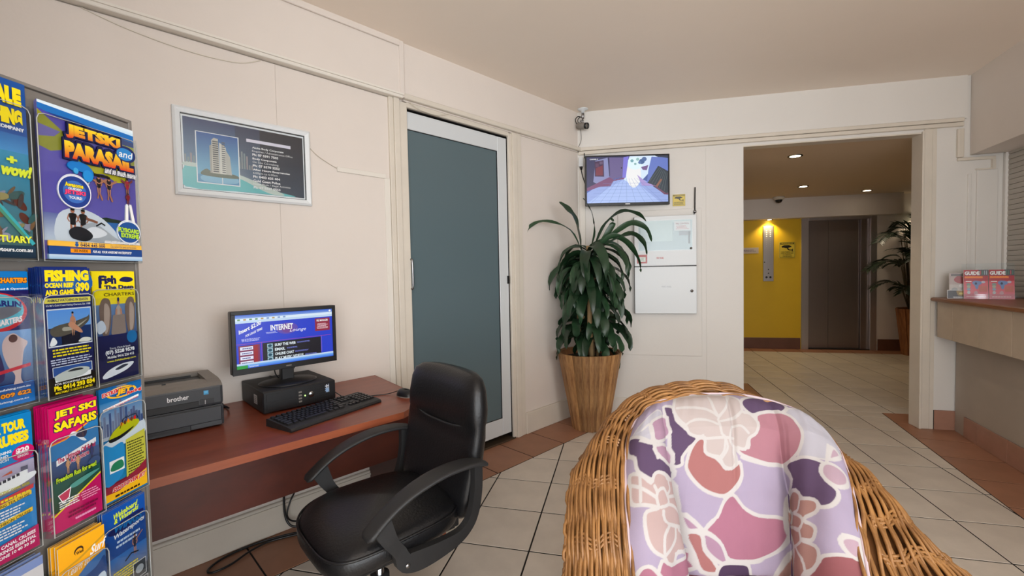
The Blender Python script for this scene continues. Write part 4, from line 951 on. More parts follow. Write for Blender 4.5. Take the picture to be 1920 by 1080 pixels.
def camera_sign(F_, x, z, w, h, y, label, big):
    st = Print(w, h); leaflet_mb(w, h, st, 0.0012)
    st.rect(0, 0, 1, 1, S(222, 196, 70)); st.frame(0.02, 0.02, 0.98, 0.98, w * 0.015, S(60, 56, 30))
    st.rect(0.06, 0.84, 0.94, 0.95, S(70, 64, 30)); st.text('WARNING', 0.12, 0.86, 0.88, 0.93, S(222, 196, 70), 0.03)
    st.poly([(0.14, 0.72), (0.30, 0.80), (0.62, 0.80), (0.80, 0.70), (0.60, 0.64), (0.50, 0.60), (0.36, 0.62)], S(40, 38, 30)); st.ell(0.22, 0.70, 0.07, 0.05, S(40, 38, 30))
    st.poly([(0.46, 0.64), (0.54, 0.50), (0.62, 0.46), (0.84, 0.46), (0.84, 0.50), (0.64, 0.52), (0.56, 0.62)], S(40, 38, 30)); st.rect(0.80, 0.42, 0.86, 0.56, S(40, 38, 30))
    if big:
        for k, tt in enumerate(('THESE PREMISES ARE', 'UNDER 24 HOUR VIDEO', 'CAMERA', 'SURVEILLANCE')): st.text(tt, 0.1 + 0.12 * (k > 1), 0.34 - k * 0.09, 0.9 - 0.12 * (k > 1), 0.395 - k * 0.09, S(50, 48, 30), 0.02)
    else: st.lines(0.08, 0.08, 0.92, 0.38, 4, S(60, 56, 30), rag=0.1)
    o = obj('warning_sign', st, M_PRINT, None, F_ @ T((x, y, z)) @ PY); tag(o, label, 'sign'); return o
camera_sign(FB, 0.887, 1.825, 0.102, 0.100, BWM - 0.0055, 'small yellow camera warning sticker beside the television', False)
camera_sign(FB, 2.93, 1.426, 0.222, 0.246, FARM - 0.002, 'yellow camera warning sign between lift indicator and lift doors', True)

# fire panel cabinet
bb = obj('backing_board', MB().box(0.425, 1.118, BWM - 0.012, BWM, 0.535, 1.80, ch=0.003), M_WALLW, None, FB); struct(bb); bb.name = 'trim_11'
fp = thing('fire_panel', 'white fire indicator cabinet with a glass window on the back wall', 'cabinet', FB @ T((0.815, BWM - 0.012, 0.905)))
obj('cabinet_body', MB().box(-0.253, 0.253, -0.045, 0, 0, 0.836, ch=0.002), M_SLATE, fp)
obj('upper_door', MB().box(-0.252, 0.252, -0.058, -0.044, 0.412, 0.835, ch=0.003), M_WHITE, fp)
ld = obj('lower_door', MB().box(-0.252, 0.252, -0.060, -0.044, 0.002, 0.404, ch=0.003), M_WHITE, fp)
obj('latch', MB().lathe([(0, 0), (0.012, 0), (0.012, 0.006), (0, 0.007)], seg=16).xf(T((0.212, -0.060, 0.195)) @ Matrix.Rotation(PI / 2, 4, 'X')), M_CHROME, ld)
obj('latch', MB().lathe([(0, 0), (0.010, 0), (0.010, 0.006), (0, 0.007)], seg=16).xf(T((0.208, -0.058, 0.555)) @ Matrix.Rotation(PI / 2, 4, 'X')), M_CHROME, fp)
wn = obj('window', MB().box(-0.215, 0.215, -0.0585, -0.058, 0.545, 0.795), mat('window_backing', S(176, 190, 196), 0.3), fp)
obj('instrument_plate', MB().box(-0.20, 0.06, -0.0592, -0.0586, 0.62, 0.785).box(-0.20, 0.205, -0.0590, -0.0586, 0.776, 0.795), mat('pale_blue_plate', S(196, 210, 212), 0.35), fp)
pw_ = Print(0.13, 0.20); pw_.rect(0, 0.6, 1, 1, S(214, 214, 216)); pw_.text('FIRE CONTROL', 0.1, 0.86, 0.9, 0.93, S(150, 90, 90), 0.02); pw_.lines(0.1, 0.65, 0.9, 0.82, 3, S(190, 120, 120)); pw_.rect(0.3, 0.4, 1, 0.58, S(150, 152, 160)); pw_.rect(0.86, 0.05, 0.97, 0.55, S(110, 112, 116))
obj('instruction_label', pw_, M_PRINT, fp, T((0.075, -0.0592, 0.585)) @ PY)
obj('window_glass', MB().box(-0.22, 0.22, -0.0612, -0.0602, 0.54, 0.80), clear_mat('cabinet_glass', (0.95, 0.97, 0.97), 0.25, 0.03), fp)
pr_ = Print(0.085, 0.075); leaflet_mb(0.085, 0.075, pr_, 0.0008); pr_.rect(0, 0, 1, 1, S(170, 48, 40)); pr_.rect(0.22, 0.2, 0.85, 0.72, S(216, 222, 212)); pr_.lines(0.3, 0.25, 0.8, 0.65, 3, S(130, 160, 140))
obj('red_label', pr_, M_PRINT, fp, T((-0.232, -0.0588, 0.435)) @ PY)
pm = Print(0.06, 0.016); pm.text('FIRE PANEL', 0, 0, 1, 1, S(190, 70, 60), 0.02); obj('lettering', pm, M_PRINT, fp, T((-0.07, -0.0586, 0.47)) @ PY)
pm = Print(0.08, 0.03); pm.text('MIMIC PANEL', 0, 0.5, 1, 1, S(185, 190, 196), 0.0); obj('faint_lettering', pm, M_PRINT, fp, T((-0.03, -0.0604, 0.21)) @ PY)

# bullet camera under the ceiling
bc = thing('bullet_camera', 'grey bullet security camera hanging from the ceiling corner above the television', 'camera', FB @ T((0.14, 0.985, CEILZ)))
obj('ceiling_plate', MB().lathe([(0, 0), (0.045, 0), (0.045, -0.006), (0.018, -0.012), (0.012, -0.035), (0, -0.035)], seg=24), M_WHITE, bc)
obj('bracket', MB().lathe([(0.0, -0.03), (0.010, -0.032), (0.013, -0.05), (0.010, -0.085), (0.0, -0.09)], seg=14).tube([(0, 0, -0.08), (-0.012, -0.005, -0.12)], 0.006, 8).tube([(-0.028, 0, -0.102), (0.006, 0, -0.102)], 0.006, 8), M_CHROME, bc)
cd = Vector((0.85, -0.5, -0.22)).normalized(); qm = T((-0.045, 0.02, -0.135)) @ cd.to_track_quat('Z', 'Y').to_matrix().to_4x4()
obj('camera_barrel', MB().lathe([(0, 0), (0.027, 0.0), (0.030, 0.006), (0.030, 0.058), (0.026, 0.062), (0.026, 0.092), (0.0, 0.092)], seg=24).xf(qm), M_MGREY, bc)
obj('lens', MB().lathe([(0.0, 0.088), (0.022, 0.088), (0.022, 0.100), (0.027, 0.100), (0.027, 0.080)], seg=24).xf(qm), M_BLACK, bc)
obj('cable', MB().tube(spline([(-0.04, 0.015, -0.12), (-0.045, 0.015, -0.085), (-0.025, 0.01, -0.065), (-0.008, 0, -0.072)], 16), 0.004, 6).tube(spline([(-0.055, 0.02, -0.125), (-0.066, 0.02, -0.08), (-0.045, 0.01, -0.058), (-0.015, 0, -0.068)], 16), 0.004, 6), M_BLACK, bc)

# roller shutter
rs = thing('roller_shutter', 'closed grey roller shutter above the counter on the right', 'shutter', FR @ T((3.03, 0, 0)))
k = 0; z = 1.04
while z < 2.10:
    if k == 0: sm_ = MB().prism([(0.0, 0.0), (-0.004, 0.002), (-0.006, 0.015), (-0.004, 0.034), (0.0, 0.036), (0.004, 0.036), (0.004, 0.0)], -1.9, 1.545, axis='y').mesh('slat', M_SHUT)
    put('slat', sm_, rs, T((0, 0, z))); z += 0.0372; k += 1
obj('guide_channel', MB().box(-0.02, 0.015, 1.535, 1.565, 1.03, 2.10, ch=0.002), M_WALLW, rs)

# counter
ct = thing('reception_counter', 'reception counter with stone fascia panels and a rounded wooden top', 'counter', FR @ T((2.6, 0, 0)))
obj('counter_top', MB().prism([(-0.022, 1.001), (-0.034, 1.006), (-0.038, 1.016), (-0.034, 1.026), (-0.022, 1.031), (0.55, 1.031), (0.55, 1.001)], -1.85, 1.475, axis='y'), M_COUNTER, ct)
obj('counter_core', MB().box(0.012, 0.128, -1.85, 1.45, 0.74, 1.0), M_RLOW, ct)
j = [1.455, 1.245, 0.925, 0.605, 0.285, -0.035, -0.355, -0.675, -0.995, -1.315, -1.635]
for b, a in zip(j[:-1], j[1:]):
    obj('fascia_panel', MB().box(-0.004, 0.012, a + 0.0015, b - 0.0015, 0.73, 1.0, ch=0.001), M_FASCIA, ct)

# booklets on the counter
def on_counter(name, label, cat, x, y, ang, lean, art, w, h, group=None, th=0.003):
    leaflet_mb(w, h, art, th)
    M = T((x, y, 1.0315)) @ Matrix.Rotation(ang, 4, 'Z') @ Matrix.Rotation(-lean, 4, 'X') @ PY
    o = obj(name, art, M_PRINT, None, M); tag(o, label, cat, group); return o
def guide_art():
    g = Print(0.125, 0.208)
    g.rect(0, 0, 1, 1, S(214, 92, 104)); g.grad(0, 0, 1, 0.62, S(224, 132, 146), S(206, 82, 92)); g.rect(0, 0.62, 1, 1, S(170, 30, 44))
    g.rect(0.62, 0.80, 1, 1, S(70, 66, 74))
    for k in range(4): g.rect(0.68 + k * 0.08, 0.83, 0.72 + k * 0.08, 0.97, random.choice([S(160, 170, 180), S(70, 120, 100), S(180, 90, 90)]))
    g.text('GUIDE', 0.04, 0.82, 0.66, 0.95, W_, 0.05, out=S(120, 20, 40), ow=0.05); g.lines(0.04, 0.72, 0.8, 0.80, 1, ORA, rag=0.1); g.rect(0.04, 0.71, 0.78, 0.765, S(240, 130, 40))
    g.rect(0.08, 0.585, 0.32, 0.615, W_); g.ell(0.2, 0.5, 0.09, 0.05, S(130, 150, 140)); g.ell(0.2, 0.42, 0.08, 0.045, S(170, 180, 160)); g.ell(0.2, 0.33, 0.08, 0.045, S(140, 170, 190)); g.ell(0.2, 0.22, 0.07, 0.05, S(190, 200, 205))
    g.blob([(0.35, 0.55), (0.42, 0.62), (0.60, 0.62), (0.75, 0.58), (0.70, 0.50), (0.62, 0.48), (0.58, 0.36), (0.50, 0.34), (0.45, 0.45)], S(110, 140, 190)); g.ell(0.80, 0.58, 0.08, 0.04, S(190, 190, 205)); g.ell(0.50, 0.53, 0.05, 0.04, S(30, 40, 80))
    g.rect(0.62, 0.25, 0.95, 0.45, S(196, 110, 100)); g.blob([(0.4, 0.2), (0.5, 0.28), (0.58, 0.2), (0.5, 0.15)], S(200, 160, 170)); g.lines(0.1, 0.05, 0.9, 0.11, 1, S(250, 210, 210), rag=0.1)
    return g
ga = math.atan2(-0.12, 0.36)
on_counter('guide_booklet', 'left of two red guide booklets in the clear holder on the counter', 'booklet', 2.83, 0.90, ga, 0.10, guide_art(), 0.125, 0.208, None, 0.012)
on_counter('guide_booklet', 'right of two red guide booklets in the clear holder on the counter', 'booklet', 2.952, 0.859, ga, 0.10, guide_art(), 0.125, 0.208, None, 0.012)
hd = thing('booklet_holder', 'clear acrylic holder around the two red guide booklets', 'holder', T((2.83, 0.90, 1.0315)) @ Matrix.Rotation(ga, 4, 'Z') @ Matrix.Rotation(-0.10, 4, 'X'))
obj('front_lip', MB().box(-0.005, 0.262, -0.012, -0.009, 0, 0.035), M_CLEAR, hd)
obj('back_plate', MB().box(-0.005, 0.262, 0.022, 0.025, 0.002, 0.255), M_CLEAR, hd)
g = Print(0.10, 0.062); g.rect(0, 0, 1, 1, W_); g.rect(0.02, 0.04, 0.98, 0.96, S(40, 30, 32)); g.blob([(0.5, 0.9), (0.7, 0.95), (0.95, 0.8), (0.9, 0.4), (0.6, 0.35), (0.52, 0.6)], S(140, 110, 40)); g.ell(0.72, 0.6, 0.1, 0.13, S(200, 180, 80)); g.lines(0.3, 0.1, 0.9, 0.25, 1, W_)
on_counter('card_flyer', 'small dark card with gold emblem propped left of the red booklets', 'card', 2.757, 0.945, ga, 0.10, g, 0.10, 0.062)
g = Print(0.08, 0.185); g.rect(0, 0, 1, 1, S(168, 150, 144)); g.rect(0.0, 0.0, 1, 0.55, S(186, 176, 170)); g.blob([(0.3, 0.75), (0.6, 0.9), (0.95, 0.8), (0.9, 0.6), (0.5, 0.62)], S(150, 44, 44)); g.ell(0.8, 0.5, 0.16, 0.07, S(220, 215, 210)); g.ell(0.35, 0.35, 0.2, 0.08, S(150, 150, 150)); g.rect(0.1, 0.88, 0.9, 0.97, S(90, 80, 76))
on_counter('leaflet_stack', 'grey leaflet standing behind the dark card on the counter', 'leaflet', 2.780, 0.962, ga, 0.06, g, 0.08, 0.185, None, 0.01)

# ------------------------------------------------------------------ lobby things
li = thing('lift_indicator', 'tall steel lift call panel with two rows of lit floor lights on the yellow wall', 'panel', FB @ T((2.774, FARM, 1.066)))
obj('face_plate', MB().box(-0.074, 0.074, -0.008, 0, 0, 0.865, ch=0.002), M_STEEL, li)
lm = MB().box(-0.005, 0.005, -0.0095, -0.008, 0, 0.010)
on_ = lm.mesh('floor_light', mat('lit_floor_light', (1, .9, .6), 0.4, emit=(1, 0.85, 0.5), estr=3)); off_ = MB().box(-0.004, 0.004, -0.0095, -0.008, 0, 0.008).mesh('floor_light', M_WHITE)
for r in range(9):
    for x in (-0.026, 0.028): put('floor_light', on_ if r < 4 else off_, li, T((x, 0, 0.79 - r * 0.031)))
cbn = MB().lathe([(0, 0), (0.016, 0), (0.016, 0.004), (0.010, 0.006), (0, 0.006)], seg=18).xf(Matrix.Rotation(PI / 2, 4, 'X')).mesh('call_button', M_SLATE)
for x, z in ((-0.028, 0.062), (0.028, 0.062)): put('call_button', cbn, li, T((x, -0.008, z)))
kh = MB().lathe([(0, 0), (0.009, 0), (0.009, 0.003), (0, 0.003)], seg=14).xf(Matrix.Rotation(PI / 2, 4, 'X')).mesh('key_switch', M_SLATE)
for z in (0.125, 0.185): put('key_switch', kh, li, T((0.0, -0.008, z)))
put('key_switch', kh, li, T((-0.055, -0.008, 0.30)))
g = Print(0.27, 0.092); leaflet_mb(0.27, 0.092, g, 0.001); g.rect(0, 0, 1, 1, S(205, 190, 180)); g.lines(0.1, 0.3, 0.9, 0.7, 2, S(120, 110, 130))
o = obj('paper_notice', g, M_PRINT, None, FB @ T((2.365, FARM - 0.0015, 1.507)) @ PY); tag(o, 'white paper notice taped to the yellow wall left of the lift indicator', 'notice')
dc = thing('dome_camera', 'small dark dome security camera on the lobby ceiling before the lift', 'camera', FB @ T((2.815, 4.40, LCZ)))
obj('dome_ring', MB().lathe([(0, 0), (0.075, 0), (0.075, -0.03), (0.055, -0.045), (0.0, -0.045)], seg=24), M_CREAM, dc)
obj('dome', MB().lathe([(0.048, -0.043), (0.045, -0.065), (0.03, -0.085), (0.0, -0.093)], seg=24), M_BLACK, dc)
def lamp(x, y, z, label, power, r=0.045, spot=True, col=(1.0, 0.82, 0.58), size=1.9):
    t = thing('downlight', label, 'light', FB @ T((x, y, z)), 'recessed ceiling downlights in the lobby')
    obj('trim_ring', MB().lathe([(r, 0), (r + 0.018, 0), (r + 0.018, -0.006), (r, -0.004)], seg=24), M_SLATE, t)
    obj('lamp_face', MB().lathe([(0, -0.005), (r, -0.005)], seg=24), M_LAMP, t)
    l = bpy.data.lights.new('downlight_lamp', 'SPOT'); l.energy = power; l.spot_size = size; l.spot_blend = 0.6; l.color = col; l.shadow_soft_size = 0.04
    lo = bpy.data.objects.new('downlight_lamp', l); COL.objects.link(lo); lo.matrix_world = FB @ T((x, y, z - 0.012))
    return t
lamp(2.07, 1.73, LCZ, 'round downlight nearest the opening in the lobby ceiling', 20)
lamp(2.82, 3.55, LCZ, 'middle round downlight in the lobby ceiling before the dome camera', 16)
lamp(3.86, 4.20, LCZ, 'right far downlight in the lobby ceiling in front of the lift doors', 12)
lamp(2.774, 4.672, 2.025, 'downlight in the bulkhead soffit right above the steel lift indicator', 26, r=0.03, size=2.2, col=(1.0, 0.78, 0.42))
lamp(4.75, 4.64, 2.025, 'downlight in the bulkhead soffit above the potted lobby palm', 14, r=0.03, size=2.0)
# ------------------------------------------------------------------ stave pots
def stave_pot(name, label, M, r0, r1, h, n, material):
    t = thing(name, label, 'plant pot', M)
    meshes = []
    for w in (0.75, 1.0, 1.3, 0.55):
        a = PI / n * w
        def ring(r, z, k=1.0): return [(r * math.cos(-a) * 1, r * math.sin(-a) * k, z), ((r + 0.004) * 1.0, 0, z), (r * math.cos(a), r * math.sin(a) * k, z)]
        o0, o1 = ring(r0, 0), ring(r1, h); i0, i1 = ring(r0 - 0.014, 0), ring(r1 - 0.014, h)
        vs = o0 + o1 + i0 + i1
        fs = [(0, 1, 4, 3), (1, 2, 5, 4), (7, 6, 9, 10), (8, 7, 10, 11), (3, 4, 10, 9), (4, 5, 11, 10), (1, 0, 6, 7), (2, 1, 7, 8), (0, 3, 9, 6), (5, 2, 8, 11)]
        meshes.append((w, MB().add(vs, fs).mesh('stave', material)))
    ang = 0.0; rr = random.Random(n)
    while ang < 2 * PI - 0.02:
        w, me = rr.choice(meshes); a = PI / n * w
        if ang + 2 * a > 2 * PI: w, me = meshes[3]; a = PI / n * w
        jit = rr.uniform(-0.007, 0.005)
        put('stave', me, t, Matrix.Rotation(ang + a, 4, 'Z') @ T((jit, 0, rr.uniform(-0.0, 0.004)))); ang += 2 * a + 0.010
    obj('pot_liner', MB().lathe([(0, 0.005), (r0 - 0.016, 0.005), (r1 - 0.018, h - 0.01), (r1 - 0.035, h - 0.01), (r1 - 0.05, h - 0.05)], seg=32), M_STAVED, t)
    obj('soil', MB().lathe([(0.0, h - 0.035), (r1 * 0.5, h - 0.045), (r1 - 0.045, h - 0.05)], seg=28), M_SOIL, t)
    return t
YAW = -0.23901
PF = T((0.17, 0.70, 0)) @ Matrix.Rotation(-YAW, 4, 'Z')
stave_pot('plant_pot', 'tall tapered timber stave pot holding the big leafy plant in the corner', PF, 0.150, 0.262, 0.625, 22, M_STAVE)
LF = FB @ T((4.62, 4.38, 0))
stave_pot('plant_pot', 'timber stave pot in the lobby partly hidden behind the opening jamb', LF, 0.20, 0.27, 0.66, 20, M_STAVED)

def leaf_mesh(path, width, roll=0.0, nseg=12, material=None, name='leaf', fold=0.25, wav=0.0):
    P = spline(path, nseg + 1); vs = []
    ph = random.random() * 6
    for i, q in enumerate(P):
        s_ = i / nseg
        d = (P[min(i + 1, nseg)] - P[max(i - 1, 0)]).normalized()
        up = Vector((0, 0, 1)); sd = d.cross(up)
        if sd.length < 0.15: sd = d.cross(Vector((math.cos(ph), math.sin(ph), 0)))
        sd.normalize()
        if i and sd.dot(prev) < 0: sd = -sd
        prev = sd
        nn = sd.cross(d).normalized()
        a = roll + 0.35 * math.sin(s_ * 3 + ph); sd2 = sd * math.cos(a) + nn * math.sin(a); nn2 = nn * math.cos(a) - sd * math.sin(a)
        w = width * (math.sin(PI * min(1, (s_ * 0.86 + 0.10))) ** 0.75) * (1 if s_ < 0.98 else 0.15)
        wv = wav * math.sin(s_ * 22 + ph)
        vs += [q + sd2 * w / 2 + nn2 * (w * fold * 0.5 + wv), q - nn2 * (w * fold * 0.25), q - sd2 * w / 2 + nn2 * (w * fold * 0.5 - wv)]
    fs = []
    for i in range(nseg):
        k = i * 3; fs += [(k, k + 1, k + 4, k + 3), (k + 1, k + 2, k + 5, k + 4)]
    mb = MB(); mb.add(vs, fs, 0, None, True); return mb
def droop(head, az, el0, el1, L, n=9, curl=0.0):
    P = [Vector(head)]; st = L / (n - 1)
    for i in range(1, n):
        s_ = i / (n - 1); el = el0 + (el1 - el0) * s_ ** 0.75; a = az + curl * s_
        P.append(P[-1] + Vector((math.cos(el) * math.cos(a), math.cos(el) * math.sin(a), math.sin(el))) * st)
    return P
pt_ = thing('potted_dracaena', 'large dark green dracaena with drooping strap leaves in the corner pot', 'plant', PF @ T((0, 0, 0.575)))
INV = T((0, 0, -0.575))
rnd_ = random.Random(11)
canes = [((0.0, 0.0), 1.46, 34, 0.46), ((-0.05, 0.03), 1.36, 26, 0.44), ((0.06, 0.02), 1.26, 28, 0.42), ((0.0, -0.05), 1.16, 24, 0.40), ((0.10, -0.02), 0.93, 20, 0.36), ((-0.09, -0.01), 0.90, 18, 0.33), ((0.03, -0.06), 0.84, 14, 0.32)]
cn = MB()
for (x, y), z, n, L in canes:
    cn.tube([(x * 0.6, y * 0.6, 0.56), (x * 0.8, y * 0.8, (0.56 + z) / 2), (x, y, z + 0.03)], 0.016 if z > 1.4 else 0.012, 8)
obj('cane', cn.xf(INV), M_STEM, pt_)
obj('cane', MB().tube([(0.0, -0.10, 0.56), (-0.015, -0.115, 0.9), (-0.01, -0.12, 1.18)], 0.020, 10).xf(INV), M_STEM, pt_)
for (x, y), z, n, L in canes:
    for k in range(n):
        az = k * 2.39996 + rnd_.uniform(-0.3, 0.3); u = k / n
        el0 = (1.25 - 0.9 * u) + rnd_.uniform(-0.15, 0.15); Lk = L * rnd_.uniform(0.8, 1.12)
        lim = 1.0
        if math.sin(az) > 0.2: lim = 0.72
        if math.cos(az) < -0.3 and math.sin(az) > -0.5: lim = min(lim, 0.82)
        pth = droop((x, y, z - 0.16 * u), az, el0, -1.45 - rnd_.uniform(0, 0.15), Lk * lim, curl=rnd_.uniform(-0.3, 0.3))
        obj('leaf', leaf_mesh(pth, rnd_.uniform(0.060, 0.088), roll=rnd_.uniform(-0.5, 0.5), wav=0.003).xf(INV), M_LEAF, pt_)
hero = [[(0.564, 1.452), (0.544, 1.583), (0.511, 1.705), (0.456, 1.779), (0.387, 1.837)], [(0.572, 1.43), (0.488, 1.601), (0.358, 1.673), (0.228, 1.684), (0.131, 1.626), (0.116, 1.539)], [(0.616, 1.408), (0.67, 1.58), (0.655, 1.732), (0.613, 1.82), (0.578, 1.863)], [(0.66, 1.45), (0.749, 1.644), (0.881, 1.75), (1.011, 1.73), (1.076, 1.668)], [(0.682, 1.472), (0.836, 1.59), (0.967, 1.661), (1.076, 1.616), (1.118, 1.506)], [(0.682, 1.45), (0.835, 1.534), (0.966, 1.575), (1.053, 1.508), (1.078, 1.407)], [(0.659, 1.407), (0.792, 1.556), (0.922, 1.51), (1.008, 1.378), (1.029, 1.269)], [(0.66, 1.428), (0.77, 1.578), (0.815, 1.664), (0.794, 1.699)]]
for i, h in enumerate(hero):
    n = len(h)
    pth = [(a - 0.6265, -0.05 - 0.05 * (k / n), b) for k, (a, b) in enumerate(h)]
    obj('leaf', leaf_mesh(pth, (0.075, 0.036, 0.022, 0.055, 0.05, 0.05, 0.055, 0.05)[i], roll=(1.0, 0.8, 0.6, 0.7, 0.7, 0.7, 0.7, 1.0)[i], nseg=18, wav=0.004).xf(INV), M_LEAF, pt_)
# lobby palm
pl_ = thing('potted_palm', 'dark feathery palm in the lobby pot beside the lift doors', 'plant', LF @ T((-0.11, -0.02, 0.61)))
rp = random.Random(4)
st_ = MB()
fronds = []
for k in range(30):
    az = k * 2.39996; hi = k % 3
    base = (0.03 * math.cos(az), 0.03 * math.sin(az), 0.0)
    Hh = (1.15, 0.75, 0.35)[hi] * rp.uniform(0.85, 1.1); L = (0.62, 0.55, 0.4)[hi]
    el = 1.35 - 0.15 * hi
    s0 = [Vector(base) + Vector((math.cos(az) * 0.10 * v, math.sin(az) * 0.10 * v, Hh * v)) for v in (0, 0.5, 1.0)]
    st_.tube(s0, [0.009, 0.007, 0.004], 6)
    lim = 0.4 if math.sin(az) > 0.3 else 1.0
    rib = droop(s0[-1], az, 1.0, -0.7, L * lim, 10)
    mb = MB().tube(rib, 0.003, 4, cap=False)
    for i in range(1, 10):
        q = rib[i]; d = (rib[i] - rib[i - 1]).normalized(); sd = d.cross(Vector((0, 0, 1))).normalized()
        for sg in (-1, 1):
            for f_ in (0.0, 0.33, 0.66):
                q2 = q.lerp(rib[i - 1], f_)
                tip = q2 + (d * 0.62 + sd * sg * 0.75 + Vector((0, 0, -0.10))).normalized() * (0.20 * lim + 0.02) * (1.1 - i * 0.05)
                mid = q2.lerp(tip, 0.5) + Vector((0, 0, 0.015)); wv = d * 0.014
                mb.add([q2, mid + wv, tip, mid - wv], [(0, 1, 3), (1, 2, 3)], 0, None, True)
    obj('frond', mb, M_LEAFD, pl_)
for k in range(16):
    az = k * 0.39 + 0.2
    for j in range(3):
        a2 = az + j * 0.1
        obj('spike_leaf', leaf_mesh(droop((0.02 * math.cos(a2), 0.02 * math.sin(a2) - 0.05, 1.02 - 0.1 * j), a2, 1.45 - 0.22 * j, 0.4 - 0.4 * j, 0.40 * (0.5 if math.sin(a2) > 0.3 else 1)), 0.042, nseg=7), M_LEAFD, pl_)
obj('stem', st_, M_STEMG, pl_)
